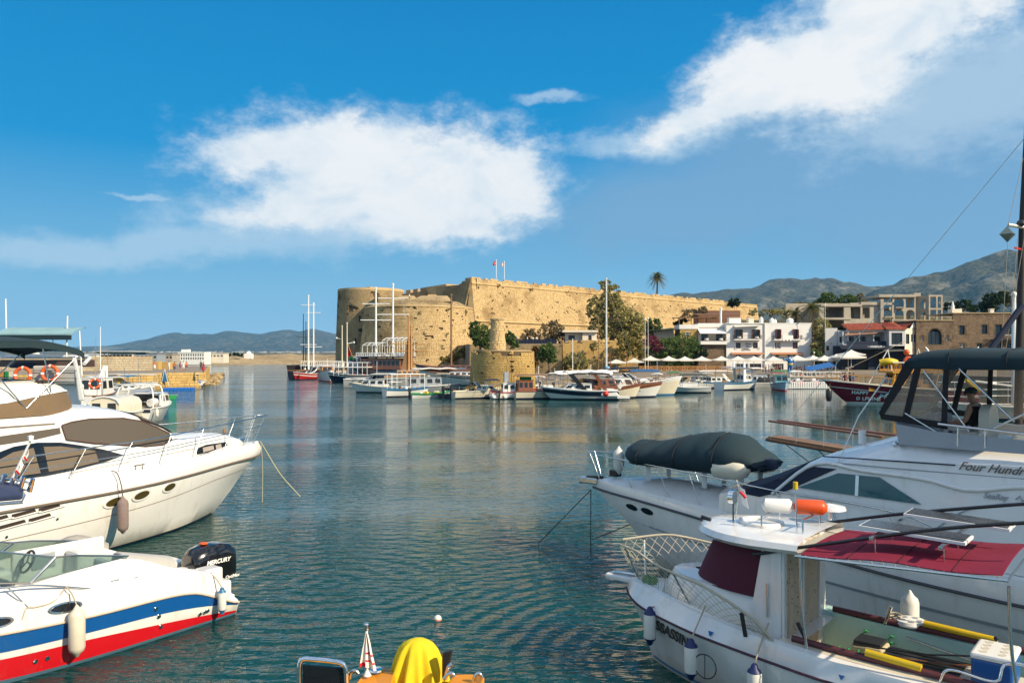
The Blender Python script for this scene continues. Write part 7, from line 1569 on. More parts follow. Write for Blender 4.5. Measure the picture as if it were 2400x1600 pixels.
# superstructure
wb_=lambda a: sm([(.9,.10),(1.6,.42),(2.6,.75),(3.6,1.1),(4.6,1.42),(6,1.72),(8,1.78),(14,1.78)],a)
zsh=lambda a: sm([(.9,2.16),(1.8,2.36),(3.5,2.42),(4.2,2.52),(4.7,2.86),(5.3,3.10),(6.2,3.36),(7.2,3.44),(9,3.42),(14,3.3)],a)
ztp=lambda a: sm([(.9,2.2),(1.8,2.50),(2.6,2.60),(3.5,2.66),(4.2,2.76),(4.7,3.0),(5.3,3.33),(6.0,3.58),(6.7,3.70),(7.5,3.74),(9,3.72),(14,3.6)],a)
def ysw(a,z):
    w0=wb_(a); return w0 - .30*max(0,z - 2.08)*(1 if a > 4 else .7)
secs=[]
for a in [.9,1.2,1.6,2.0,2.6,3.1,3.6,4.0,4.3,4.6,4.9,5.2,5.6,6.0,6.5,7,7.6,8.4,9.4,11,13]:
    zs_,zt_=zsh(a),ztp(a); ws=ysw(a,zs_); r=[(a,ysw(a,z),z) for z in (2.02,lerp(2.02,zs_,.35),lerp(2.02,zs_,.7),zs_)]
    for q in (30,55,75,90): r.append((a,ws*math.cos(R(q))*.98+ws*.02*(q < 90),zs_+(zt_ - zs_)*math.sin(R(q))))
    secs.append(r)
Y.loft('superstructure',secs,GELW,smooth=35,caps=True)
wc=Y.decal('windscreen_cover',[(7.95,3.30),(7.69,3.36),(7.21,3.40),(6.26,3.355),(5.62,3.22),(5.19,3.04),(4.72,2.82),(4.66,2.62),(5.04,2.54),(5.67,2.57),(6.35,2.67),(7.21,2.80),(7.9,2.95)],MESHB,.03,ysw)
mb=MB()
for sg in (1,-1):
    rows=[]
    for a in (4.42,4.65,4.9,5.15,5.4,5.62):
        zs_,zt_=zsh(a),ztp(a); ws=ysw(a,zs_); rows.append([Y.L(a,sg*(ws*math.cos(R(q))+.02),zs_+(zt_ - zs_)*math.sin(R(q))+.03) for q in (8,30,50,70,90)])
    mb.grid(rows)
mb.bw('cover_front',MESHB,wc,smooth=40)
Y.tube('cover_edge',[(a,ysw(a,z)+.05,z) for a,z in ((7.95,3.30),(7.69,3.36),(7.21,3.40),(6.26,3.355),(5.62,3.22),(5.19,3.04),(4.72,2.82),(4.66,2.62),(5.04,2.54),(5.67,2.57),(6.35,2.67),(7.21,2.80),(7.9,2.95),(7.95,3.30))],.014,mat('cover_piping',(0.10,.05,.04),.7),parent=wc)
for a,z in ((7.6,3.33),(6.9,3.37),(6.0,3.29),(5.3,3.06),(5.3,2.60),(6.2,2.69),(7.0,2.82)): MB().ball(Y.L(a,ysw(a,z)+.05,z),.018,6,4).bw('cover_stud',CHR,wc)
sw=Y.decal('saloon_window',[(10.6,2.5),(9.9,2.70),(9.58,2.79),(9.17,2.90),(8.61,2.94),(8.05,2.89),(7.54,2.77),(6.96,2.61),(6.42,2.41),(6.96,2.31),(7.78,2.21),(8.53,2.16),(9.58,2.17),(10.4,2.25)],DKG,.012,ysw,n=30)
Y.decal('window_blind',[(9.6,2.62),(9.2,2.78),(8.72,2.83),(8.66,2.24),(9.58,2.24)],BRND,.024,ysw,parent=sw,solid=.006); Y.decal('window_blind',[(8.48,2.83),(8.05,2.80),(7.54,2.68),(7.2,2.60),(7.16,2.33),(7.78,2.27),(8.46,2.23)],BRND,.024,ysw,parent=sw,solid=.006)
Y.decal('dark_gap_strip',[(12,3.18),(9.4,3.16),(8.0,3.24),(8.0,3.10),(8.6,3.02),(9.6,2.96),(12,2.96)],MESHB,.012,ysw); Y.decal('roof_groove',[(12,3.36),(9.5,3.37),(8.1,3.36),(8.1,3.33),(9.5,3.335),(12,3.32)],BRT,.012,ysw)  # first strip: darkness of the gap under the roof, laid on as colour
hw=Y.decal('cabin_window',[(3.65,2.13),(3.5,2.27),(3.1,2.31),(1.98,2.27),(1.96,2.17),(2.4,2.12),(3.05,2.08),(3.6,2.09)],DKG,.014,ysw)
for a0,a1 in ((3.3,2.72),(2.6,2.3)): Y.decal('window_blind',[(a0,2.25),(a1,2.25),(a1,2.13),(a0,2.11)],mat('grey_blind',(.35,.30,.27),.7),.026,ysw,parent=hw,solid=.005)
Y.tube('coachroof_seam',[(a,ysw(a,z)+.006,z) for a,z in ((8,2.14),(6.4,2.22),(5,2.26),(4.0,2.27),(3.7,2.26))],.006,SEAM); 
# flybridge
fb=lambda a,k=1.0: (1.28 if a > 8.3 else 1.28*math.sqrt(max(0,1 - ((8.3 - a)/1.35)**2)))*k
aa=[6.96,7.0,7.1,7.25,7.5,7.8,8.3,9,10,11.5]
zfb=lambda a: sm([(6.96,4.02),(7.4,4.10),(8.3,4.02),(9.3,3.86),(11.5,3.8)],a)
Y.loft('flybridge_coaming',[[(a,fb(a),3.55),(a+.05,fb(a),lerp(3.6,zfb(a),.5)),(a+.14,fb(a,.97),zfb(a))] for a in aa],BRNC,smooth=50)
Y.loft('coaming_cap',[[(a+.12,fb(a,.985),zfb(a)+.0),(a+.14,fb(a,.96),zfb(a)+.05),(a+.22,fb(a,.90),zfb(a)+.04)] for a in aa],GELW,smooth=50)
ztc=lambda a: sm([(6.96,4.30),(7.45,4.34),(8.4,4.32),(9.3,4.2),(11.5,4.1)],a)
wcan=Y.loft('screen_cover',[[(a+.14,fb(a,.95),zfb(a)+.03),(a+.32+.03*math.sin(i*2.1),fb(a,.93),lerp(zfb(a),ztc(a),.6)),(a+.5,fb(a,.84),ztc(a)),(a+.55,fb(a,.5),ztc(a)+.03+.02*math.sin(i*2)),(a+.55,0,ztc(a)+.02)] for i,a in enumerate(aa)],mat('white_canvas_cover',(.68,.66,.62),.85,var=.05,bump=.35,bscale=3),smooth=60)
Y.tube('screen_hood',[(a+.5,fb(a,.84),ztc(a)) for a in reversed(aa[:6])]+[(a+.5,-fb(a,.84),ztc(a)) for a in aa[:6]],.06,mat('dark_brown_canvas',(0.04,0.033,0.028),.85))
Y.box('flybridge_seat',(10.2,0,3.9),(1.2,1.8,.5),GELW,.1)
bim=[[(a,1.25*k,zz_+.12*(1 - k*k)) for k in (1,.75,.5,.25,0)] for a,zz_ in ((7.24,5.02),(7.34,5.11),(7.6,5.19),(8.0,5.27),(8.6,5.32),(9.5,5.30),(10.6,5.2))]
Y.loft('bimini',bim,TEALC,smooth=50,solid=.06); Y.loft('bimini_valance',[[(r[0][0],1.26,r[0][2]+.01) for r in bim],[(r[0][0],1.27,r[0][2] - .13) for r in bim]],TEALC,smooth=60,solid=.015)
for sg in (1,-1):
    for p,q in (((7.34,1.25*sg,5.06),(8.72,1.28*sg,3.74)),((9.9,1.25*sg,5.2),(8.72,1.28*sg,3.74)),((8.3,1.25*sg,5.2),(8.1,1.25*sg,4.1))): Y.tube('bimini_pole',[p,q],.018,STEEL)
# rails
rp=[(10.2,2.0,2.66),(8.56,1.98,2.70),(7.2,1.93,2.74),(5.9,1.80,2.76),(4.6,1.52,2.80),(3.2,1.12,2.84),(1.9,.72,2.88),(.6,.36,2.93),(-.15,.16,2.96),(-.3,0,2.97)]
mp=[(p[0]+.12,p[1]+.01,p[2] - .32) for p in rp]
Y.tube('bow_rail',rp+[(a,-w,z) for a,w,z in reversed(rp[:-1])],.017,STEEL,k=90); Y.tube('mid_rail',mp+[(a,-w,z) for a,w,z in reversed(mp[:-1])],.010,STEEL,k=80)
for sg in (1,-1):
    for a in (9.4,8.1,6.75,5.35,3.9,2.3,1.2,.5):
        tz=pl([(p[0],p[2]) for p in reversed(rp)],a - .45); tw=pl([(p[0],p[1]) for p in reversed(rp)],a - .45); Y.tube('stanchion',[(a,sg*(Y.lw(YL[6],a) - .03),Y.lz(YL[6],a)),(a - .45,sg*tw,tz)],.014,STEEL)
# hull fittings
for c,rx,rz_ in (((6.99,1.33),.27,.10),((6.16,1.36),.25,.10),((5.12,1.40),.22,.095)):
    o=Y.decal('porthole',Y.oval(c,rx*1.3,rz_*1.45,-6),GELW,.012,solid=.03); Y.decal('glass',Y.oval(c,rx,rz_,-6),mat('amber_tinted_glass',(.06,.045,.012),.08,spec=.6),.030,parent=o,solid=.006)
for a0,a1,z0,z1 in ((8.45,8.97,1.505,1.462),(9.02,9.57,1.48,1.435),(9.63,10.3,1.45,1.40),(8.65,9.18,1.31,1.262),(9.23,9.85,1.27,1.22)):
    o=Y.decal('air_vent',[(a0,z0 - .035),(a0+.05,z0+.035),(a1,z1+.035),(a1,z1 - .05),(a0+.12,z0 - .05)],mat('vent_brown',(.035,.022,.018),.8),.006,solid=.004)
    Y.tube('vent_lip',[(a0 - .1,Y.W(a0,z0)+.015,z0 - .05),(a1,Y.W(a1,z1)+.015,z1 - .062)],.012,GELW,parent=o)
gf=Y.fender('fender',(6.93,2.33,1.0),.135,.72,mat('grey_knit_cover',(.22,.165,.15),.95,var=.2,scale=14,bump=.5,bscale=60)); Y.tube('fender_rope',[(7.0,1.98,2.1),(6.97,2.16,2.05),(6.95,2.30,1.75),(6.93,2.33,1.46)],.014,mat('dark_rope',(.10,.07,.07),.9),k=14,parent=gf)
Y.tube('cleat',[(6.35,1.98,2.14),(6.0,1.92,2.14)],.018,BRT); 
for a in (6.28,6.07): Y.tube('cleat_post',[(a,1.95,2.03),(a,1.95,2.14)],.014,BRT)
for a,z in ((8.5,1.17),(9.65,.98)): Y.decal('drain_outlet',Y.oval((a,z),.03,.03),CHR,.012,n=8)
Y.box('windlass',(.9,0,2.2),(.3,.2,.16),STEEL); Y.tube('bollard',[(1.6,.0,2.4),(1.6,0,2.62)],.05,TEAK)
for a in (2.9,3.15,3.4,2.2): Y.tube('deck_fitting',[(a,-1.0,2.12),(a,-1.0,2.32),(a+.1,-1.0,2.32)],.012,STEEL)
for k,pts in enumerate(([(.05,0,2.08),(-.12,.02,1.85),(-.6,.3,.9),(-1.25,.6,.05)],[(.02,.03,1.95),(-.02,.05,1.2),(0,.06,-.1)])):
    o=tag(MB().tube(curve([Y.L(*p) for p in pts],14),.018 if k==0 else .012,6).build('mooring_rope',mat('pale_mooring_rope',(.42,.40,.24),.9,var=.2,scale=20)),('pale mooring rope slanting from the white yacht bow into the water','thin pale rope hanging straight down from the white yacht bow')[k],'rope','mooring ropes of the white yacht')

#=================second flybridge boat behind the yacht,seen over its roof
FY=34.0
F=thing('flybridge_boat','white flybridge boat with teal bimini and two orange life rings behind the yacht','boat',(at(60,0,FY).x,FY,0)); f=lambda px,py,d=0: at(px,py,FY+d)
X0,X1=f(-120,0).x,f(196,0).x
MB().hexa([(X0,FY+.2,-.3),(X1 - .2,FY+.2,-.3),(X1 - 4.0,FY+6,-.3),(X0,FY+6,-.3)],[(X0,FY - .3,1.7),(X1+.3,FY - .3,1.7),(X1 - 4.2,FY+7,1.9),(X0,FY+7,1.9)]).bw('hull',GELW,F,bevel=.1)
z0,z1,z2,z3=f(0,900).z,f(0,857).z,f(0,845).z,f(0,836).z
MB().hexa([(X0,FY+.4,1.6),(X1 - .2,FY+.4,1.6),(X1 - 2.6,FY+4.6,1.6),(X0,FY+4.6,1.6)],[(X0,FY+.4,z0),(X1 - .2,FY+.4,z0),(X1 - 2.6,FY+4.6,z0),(X0,FY+4.6,z0)]).bw('cabin',GELW,F,bevel=.08)
MB().hexa([(f(70,0).x,FY+.1,z0),(f(176,0).x,FY+.1,z0),(f(176,0).x,FY+.6,z0),(f(70,0).x,FY+.6,z0)],[(f(76,0).x,FY+.0,z1),(f(178,0).x,FY+.0,z1),(f(178,0).x,FY+.6,z1),(f(76,0).x,FY+.6,z1)]).bw('seat_back',mat('pale_grey_vinyl',(.50,.49,.46),.6),F,bevel=.06)
MB().box(((f(-100,0).x+f(178,0).x)/2,FY+1.5,(z1+z2)/2 - .02),(f(178,0).x - f(-100,0).x,.08,z2 - z1+.1)).bw('smoked_screen',mat('smoked_screen_brown',(.10,.06,.05),.3),F)
MB().tube([(X0,FY+1.4,z3),(f(165,0).x,FY+1.4,z3),(f(176,0).x,FY+1.2,z3 - .06),(f(180,0).x,FY+.6,z3 - .3)],.085,8).bw('coaming_rail',GELW,F,smooth=50)
MB().slab([f(168,838),f(178,838),f(187,880),f(198,938),f(184,940),f(176,880)],(-.1,.25,0)).bw('side_wing',GELW,F,bevel=.05)
MB().grid([[(x,y,z) for x in [lerp(f(13,0).x,f(187,0).x,k/8) for k in range(9)]] for y,z in ((FY - .6,f(0,786).z),(FY - .5,f(0,780).z),(FY - .2,f(0,773).z),(FY+.2,f(0,768).z),(FY+.5,f(0,767).z))]).bw('bimini',mat('pale_teal_canvas',(.20,.34,.38),.85,var=.15,scale=2),F,smooth=60,solid=.04)
MB().box(((f(10,0).x+f(184,0).x)/2,FY - .56,f(0,792).z+.04),(f(186,0).x - f(12,0).x,.05,.25)).bw('bimini_valance',TEALC,F)
for a,b in (((186,775),(192,880)),((2,800),(-6,880)),((158,740),(156,836)),((13,700),(15,790))): MB().tube([f(*a),f(*b)],.03,6).bw('antenna' if a[1] < 760 else 'bimini_post',WHP,F)
MB().lathe([(.03,-.32),(.03,0),(.24,.03),(.22,.09),(.001,.12)],f(48,816),14).bw('gps_dome',WHP,F,smooth=50); MB().lathe([(.22,-.16),(.24,0),(.2,.12),(.001,.15)],f(86,821),14).bw('radar_dome',WHP,F,smooth=50)
MB().ring(f(82,793),.13,.02,(0,1,0),18,6,0,360).bw('horn_ring',CHR,F); MB().tube([f(124,790),f(125,834)],.02,5).bw('flag_staff',WHP,F)
MB().grid([[f(120+4*i+j,812+3.5*j+i) for j in range(3)] for i in range(4)]).bw('flag',RED,F,solid=.01)
MB().hexa([f(-2,838,.6),f(12,838,.6),f(12,838,.8),f(-2,838,.8)],[f(2,808,.6),f(9,808,.6),f(9,808,.8),f(2,808,.8)]).bw('arch_leg',GELW,F); MB().hexa([f(20,862,.9),f(85,864,.9),f(85,864,1.1),f(20,862,1.1)],[f(38,848,.9),f(84,849,.9),f(84,849,1.1),f(38,848,1.1)]).bw('folded_cover',NAVY,F,bevel=.05)
for c in ((53,879),(117,875)): lifering(F,f(*c,-.25),.31,(0.1,-1,.1))
mb=MB()
for py in (868,886): mb.tube([f(-10,py,-.05),f(180,py,-.05)],.015,5)
mb.bw('hand_rail',STEEL,F)
for px,c_ in ((8,ORW),(18,GRNC),(30,GELC)): MB().box(f(px,884,.3),(.22,.2,.5)).bw('locker',c_,F)
# grey ropes etc; corner of a rod rack and T-top of a boat below the frame
TT=thing('fishing_launch','boat at the left frame edge showing only a navy canvas top with steel rod holders','boat',(-7.6,9,0)); tt_=lambda px,py,d=0: at(px,py,9+d)
z=tt_(0,1170).z
MB().hexa([(-9.2,8.0,-.3),(-6.6,8.0,-.3),(-6.8,10,-.3),(-9.2,10,-.3)],[(-9.4,7.6,.7),(-6.2,7.6,.7),(-6.4,10.2,.7),(-9.4,10.2,.7)]).bw('hull',GELW,TT,bevel=.08)
p=[tt_(-160,1190),tt_(52,1172),tt_(55,1158),tt_(45,1148,.5),tt_(0,1128,1.0),tt_(-160,1110,1.2)]
MB().slab(p[:2]+[tt_(54,1160,.1),tt_(46,1146,.9),tt_(-160,1112,1.2)],(0,0,.07)).bw('canvas_top',mat('faded_navy_canvas',(.03,.045,.10),.85,var=.2),TT,bevel=.02)
MB().tube([tt_(-160,1195),tt_(52,1176),tt_(56,1160,.1),tt_(48,1146,.9)],.022,7).bw('top_frame',STEEL,TT)
for px,y0,y1 in ((4,1135,1112),(24,1142,1118),(48,1143,1117),(69,1152,1121),(-30,1130,1105)): MB().tube([tt_(px,y0,.6),tt_(px+8,y1,.6)],.028,10).bw('rod_holder',CHR,TT)
MB().tube([tt_(0,1119,.6),tt_(40,1124,.6),tt_(66,1130,.6),tt_(70,1137,.6),tt_(64,1150,.6)],.014,6).bw('rod_rail',STEEL,TT); MB().tube([tt_(52,1146,.6),tt_(70,1150,.6)],.012,6).bw('rod_rail',STEEL,TT)
MB().tube([tt_(30,1118,.6),tt_(71,1034,.6)],.014,6).lathe([(.03,0),(.035,.06),(.001,.07)],tt_(72,1033,.6),8).bw('flag_staff',WHP,TT)
MB().grid([[tt_(31+35*i/5+j*3.2*(1 - i/6),1112 - 58*i/5+j*3,.6+.02*math.sin(i*2+j)) for j in range(4)] for i in range(6)]).bw('flag',WHC,TT,smooth=60,solid=.004)
for t_ in (.15,.7): MB().slab([tt_(31+35*t_,1113 - 58*t_,.58),tt_(40+35*t_ - 3*t_,1121 - 58*t_,.58),tt_(42+35*t_ - 3*t_,1117 - 58*t_,.58),tt_(33+35*t_,1109 - 58*t_,.58)],(0,-.005,0)).bw('flag_stripe',RED,TT)
for x,y in ((-7.4,8.6),(-9.0,8.6),(-7.4,9.8),(-9.0,9.8)): MB().tube([(x,y,.6),(x,y,tt_(-60,1150).z)],.03,6).bw('top_post',STEEL,TT)

#=================red white and blue bow rider with outboard
B=Craft('bow_rider','white speedboat with red and blue hull stripes and a black outboard','speedboat',(-6.22,15.94),52.8,1)
bw=[(-.5,1.04),(0,1.10),(1.3,1.20),(2.5,1.26),(4,1.2),(5,1.0),(6,.62),(6.8,.02)]
def bl(z,k,dw=0.0): return dict(s0=-9,z=z,w=[(a,max(.01,w*k+dw)) for a,w in bw])
BL=[bl([(-1,-.4),(7,-.4)],.55),bl([(-1,-.02),(4,0),(7,.25)],.90),bl([(-1,.05),(0,.07),(4,.10),(7,.4)],.945),bl([(-1,.24),(-.1,.26),(.45,.50),(.85,.665),(1.4,.735),(3,.765),(7,.95)],1.0,.02),bl([(-1,.27),(-.1,.30),(.14,.64),(.41,.86),(.72,1.0),(1.44,1.08),(2.4,1.14),(4,1.23),(7,1.4)],.97),bl([(-1,.28),(-.1,.31),(.14,.67),(.41,.9),(.72,1.03),(1.44,1.11),(2.4,1.17),(4,1.25),(7,1.42)],.90)]
B.lv=BL; B.send=6.8
def bhull():
    ss=[-.12,0,.08,.15,.28,.42,.56,.72,.9,1.1,1.4,1.8,2.4,3,3.6,4.2,5,5.6,6.2,6.8]; mb=MB()
    for sg in (1,-1): mb.grid([[B.L(a,sg*B.lw(l,a),B.lz(l,a)) for a in ss] for l in BL])
    e=-.12; mb.poly([B.L(e,B.lw(l,e),B.lz(l,e)) for l in BL]+[B.L(e,-B.lw(l,e),B.lz(l,e)) for l in reversed(BL)])
    return mb.bw('hull',GELW,B.o,smooth=40)
bhull()
zr=BL[3]['z']; blu=[(-.1,.21),(.6,.36),(1.55,.46),(2.88,.495),(4.03,.525),(7,.7)]; whi=[(-.1,.09),(.8,.205),(2.2,.335),(2.84,.375),(4.02,.415),(7,.6)]; low=[(-.1,.045),(1.3,.06),(4,.085),(7,.35)]
RBL=mat('royal_blue_gelcoat',(.006,.085,.30),.18,var=.05,coat=.6); RRD=mat('bright_red_gelcoat',(.50,.006,.012),.18,var=.05,coat=.6)
B.band('blue_stripe',blu,[(a,z - .03) for a,z in zr],-.1,6.6,RBL,.010,nz=4); B.band('red_stripe',low,whi,-.1,6.6,RRD,.010,nz=4); B.band('boot_stripe',[(-1,-.08),(7,.05)],low,-.1,6.6,mat('pale_blue_boot',(.09,.18,.26),.4),.010)
for sg in (1,-1): MB().tube([B.L(a,sg*(B.W(a,sm(zr,a))+.015),sm(zr,a)) for a in [-.11+k*.12 for k in range(57)]],.022,7).bw('rub_strip',mat('beige_rub_strip',(.50,.42,.34),.5),B.o,smooth=50)
# deck,cockpit well,coaming
ct=lambda a: sm([(.2,.86),(.63,1.0),(1.19,1.17),(1.56,1.34),(1.97,1.50),(2.4,1.50),(3.0,1.46),(3.54,1.40),(4.0,1.42),(6.8,1.5)],a)
cw=lambda a: sm([(.2,.92),(1.97,.98),(3.5,.98),(4.5,.85),(6.8,.05)],a)
ss=[.3,.45,.63,.9,1.2,1.5,1.8,2.1,2.5,3,3.5,4,4.6,5.4,6.2,6.8]
B.loft('coaming',[[(a,B.lw(BL[5],a),B.lz(BL[5],a)),(a,lerp(B.lw(BL[5],a),cw(a),.5),lerp(B.lz(BL[5],a),ct(a),.45)),(a,cw(a),max(ct(a),B.lz(BL[5],a)+.005)),(a,cw(a) - .07,max(ct(a),B.lz(BL[5],a)+.005) - .0),(a,cw(a) - .10,.55)] for a in ss],GELW,smooth=40)
B.loft('cockpit_floor',[[(a,cw(a) - .1,.56),(a,0,.56)] for a in ss],mat('grey_green_deck',(.20,.24,.22),.8))
B.loft('foredeck',[[(a,cw(a) - .06,ct(a)+.005),(a,cw(a)*.5,ct(a)+.05),(a,0,ct(a)+.07)] for a in (3.9,4.5,5.4,6.2,6.8)],GELW)
B.box('swim_platform',(-.02,0,.34),(.24,1.9,.08),GELW,.03); B.box('transom_deck',(.2,0,.52),(.55,1.9,.3),GELW,.05); B.box('transom_locker',(.28,-.62,.74),(.36,.55,.28),GELW,.04); B.box('transom_locker',(.3,.75,.80),(.4,.35,.3),GELW,.04)
mb=MB()
for k in range(24):
    a=lerp(.66,1.6,k/23); q=lerp(.82,1.08,k/23); pts=[B.L(a,-.28,q+.0),B.L(a,-.3,q+.18),B.L(a,-.12,q+.27),B.L(a,.1,q+.24),B.L(a,.2,q+.1),B.L(a,.2,q - .12)]
    mb.tube(curve(pts,9),.034,6)
mb.bw('ribbed_sun_pad',mat('grey_ribbed_vinyl',(.40,.39,.37),.6,var=.08),B.o,smooth=60)
MB().lathe([(.0,0),(.16,.0),(.16,.03),(.001,.035)],B.L(.47,.0,.8),14).bw('pad_end',WHP,B.o)
# windscreen
base=[(2.0,.97,1.50),(2.8,.96,1.45),(3.52,.93,1.41),(4.35,.55,1.52),(4.55,0,1.56)]; top=[(1.95,.94,1.53),(2.78,.85,1.69),(3.1,.82,1.72),(3.9,.5,1.93),(4.05,0,1.97)]
GRG=mat('green_tinted_glass',(.30,.42,.38),.05,var=.03,trans=.9,spec=.5)
for sg in (1,-1):
    b_=[B.L(a,w*sg,z) for a,w,z in base]; t_=[B.L(a,w*sg,z) for a,w,z in top]
    g_=MB().grid([b_,t_]).bw('windscreen',GRG,B.o,solid=.008); MB().tube(t_,.017,7).bw('screen_top_rail',STEEL,g_,smooth=50); MB().tube(b_,.016,6).bw('screen_base_rail',mat('grey_trim',(.16,.16,.16),.5),g_); MB().tube([b_[2],t_[2]],.026,7).bw('screen_post',STEEL,g_)
MB().tube([B.L(4.05,0,1.97),B.L(4.55,0,1.56)],.02,6).bw('screen_center_post',STEEL,B.o)
B.box('dashboard',(3.6,-.5,1.15),(.5,.75,.55),GELW,.08); c=B.L(3.0,-.5,1.42); ax=(B.f*-1+Vector((0,0,.5))); sw_=MB().ring(c,.19,.022,ax,24,7).bw('steering_wheel',BLK,B.o,smooth=60)
u=ax.orthogonal().normalized(); v=ax.normalized().cross(u)
for k in range(3): MB().tube([c,c+(u*math.cos(R(120*k))+v*math.sin(R(120*k)))*.19],.014,5).bw('spoke',BLK,sw_)
seatm=mat('white_vinyl',(.66,.66,.64),.5,var=.05)
for w in (-.55,.5): st_=B.box('seat',(2.45,w,.95),(.5,.5,.16),seatm,.06); B.box('seat_back',(2.18,w,1.2),(.14,.5,.5),seatm,.06,parent=st_); B.box('seat_base',(2.45,w,.72),(.35,.35,.34),GELW,.03,parent=st_)
B.box('side_panel',(2.3,-.88,1.2),(1.6,.08,.7),GELW,.04); B.box('bow_cushion',(3.9,.35,1.12),(.9,.9,.16),mat('grey_green_cushion',(.16,.21,.20),.8),.05); B.box('speaker_panel',(2.6,-.83,1.3),(.4,.03,.28),GREYP)
B.tube('far_seat',[(2.3,-1.15,1.3),(1.9,-1.15,1.42),(1.4,-1.1,1.2)],.18,mat('grey_vinyl_seat',(.30,.28,.25),.6),k=10,n=10)
# rail,portholes,fenders,fittings
B.tube('bow_rail',[(5.6,.85,1.75),(4.6,1.05,1.62),(4.0,1.11,1.48),(3.6,1.13,1.43),(3.08,1.14,1.29),(2.55,1.15,1.12)],.016,STEEL,k=40)
for a in (3.9,5.0): B.tube('rail_strut',[(a,1.08,sm([(3.5,1.42),(4,1.48),(5,1.68)],a)),(a - .24,1.20,1.12)],.013,STEEL)
for a in (3.13,4.12):
    o=B.decal('porthole',B.oval((a,.995),.26,.085,2),CHR,.012,solid=.02); B.decal('glass',B.oval((a,.995),.215,.06,2),DKG,.026,parent=o,solid=.006)
B.fender('fender',(3.03,1.42,.62),.125,.62,mat('ivory_fender',(.62,.56,.45),.4,var=.08),rope=[(3.05,1.30,1.2),(3.08,1.15,1.3)]); B.fender('fender',(.37,1.30,.43),.075,.36,FEND,BLUP,rope=[(.40,1.20,.8),(.44,1.08,.9)])
B.tube('slack_rope',[(3.08,1.16,1.28),(3.3,1.22,1.12),(3.6,1.22,1.10),(3.68,1.21,1.12),(3.75,1.22,.95)],.010,ROPE,k=16)
for a,z in ((1.62,.58),(1.55,.43),(.72,.24),(.62,.25),(.56,.26),(1.5,.23),(3.55,.25),(3.38,.25)): B.decal('through_hull',B.oval((a,z),.035,.035),CHR,.014,n=8)
B.tube('cleat',[(2.35,1.1,1.2),(2.2,1.1,1.2)],.016,STEEL); B.tube('cleat',[(1.95,1.1,1.17),(1.87,1.1,1.17)],.012,STEEL); B.tube('cleat',[(.5,1.0,.93),(.4,1.0,.9)],.014,BRT)
# outboard
cowl=[(.36,.16,.62,.88),(.34,.24,.50,1.06),(.24,.27,.42,1.16),(0,.28,.40,1.22),(-.3,.27,.40,1.22),(-.52,.25,.42,1.16),(-.60,.22,.48,1.10)]
rows=[]
for a,w,zl,zh in cowl:
    zm_=(zl+zh)/2; rows.append([B.L(a - .05,w*cx_,zm_+(zh - zl)/2*cz_) for cx_,cz_ in ((0,1),(.55,.97),(.88,.75),(1,.3),(1,-.4),(.92,-.85),(.6,-1),(0,-1),(-.6,-1),(-.92,-.85),(-1,-.4),(-1,.3),(-.88,.75),(-.55,.97))])
ob=MB().grid(rows,cu=True).poly(list(reversed(rows[0]))).poly(rows[-1]).bw('outboard_motor',mat('gloss_black',(.006,.006,.007),.12,coat=.6),B.o,smooth=38)
MB().hexa([B.L(-.1,-.1,-.5),B.L(-.45,-.1,-.5),B.L(-.45,.1,-.5),B.L(-.1,.1,-.5)],[B.L(.05,-.17,.46),B.L(-.52,-.17,.46),B.L(-.52,.17,.46),B.L(.05,.17,.46)]).bw('leg',BLK,ob,bevel=.03)
text('motor_lettering','MERCURY',WHP,ob,B.L(.06,.295,.86),-B.f*-1 if False else B.f,(0,0,1),.115,.004,.004,.25); text('motor_lettering','OptiMax',WHP,ob,B.L(-.36,.275,.50),B.f,(0,0,1),.09,.004,.002,.25)
MB().ball(B.L(-.05,.0,1.235),.08,8,5,sx=1.2,sz=.35).bw('cowl_badge',ORNG,ob)

#=================small things low in the middle
FB=Craft('orange_boat','orange boat at the bottom edge with black screen, flag and a yellow draped cover','boat',(-.1,10.6),0,1); q=lambda px,py,Y_: at(px,py,Y_)
OR2=mat('orange_yellow_gelcoat',(.70,.26,.006),.45,var=.06,spec=.25)
YB=9.6
def ob_(nm,pts,h,m,bev=.03): return MB().slab(pts,h).bw(nm,m,FB.o,bevel=bev)
zq=lambda py,Y_: EYE - (py - HZ)/FPX*Y_
P4=lambda a: [q(*a_) for a_ in a]
MB().hexa([(-2.6,8.4,-.2),(-.5,8.4,-.2),(-.5,10.0,-.2),(-2.6,10.0,-.2)],[(-2.75,8.2,.55),(-.35,8.2,.55),(-.35,10.3,.6),(-2.75,10.3,.6)]).bw('hull',OR2,FB.o,bevel=.08)
ob_('rear_deck',[q(800,1640,9.0),q(912,1640,9.0),q(928,1572,9.9),q(868,1569,10.2),q(852,1577,9.9)],(0,0,-.3),OR2); ob_('side_pod',[q(1030,1625,9.2),q(1128,1620,9.2),q(1135,1583,9.6),q(1112,1579,9.9),q(1062,1578,9.9)],(0,0,-.3),OR2)
ob_('brown_box',[q(868,1572,10.15),q(932,1580,9.9),q(934,1568,10.6),q(880,1562,10.7)],(0,0,-.35),mat('ochre_box',(.30,.14,.035),.6))
sc_=MB().slab([q(709,1640,9.4),q(709,1557,9.4),q(808,1565,9.4),q(808,1640,9.4)],(0,.03,0)).bw('windscreen',mat('smoked_black_screen',(.008,.009,.012),.08,spec=.6),FB.o)
MB().tube(curve([q(702,1640,9.38),q(702,1556,9.38),q(708,1544,9.38),q(725,1543,9.38),q(795,1551,9.38),q(806,1557,9.38),q(811,1575,9.38),q(812,1640,9.38)],40),.03,8).bw('screen_frame',CHR,FB.o,smooth=60)
rows=[]; r4=random.Random(4)
cen=q(980,1494,10.0); zt=cen.z; zb=q(0,1610,10.0).z
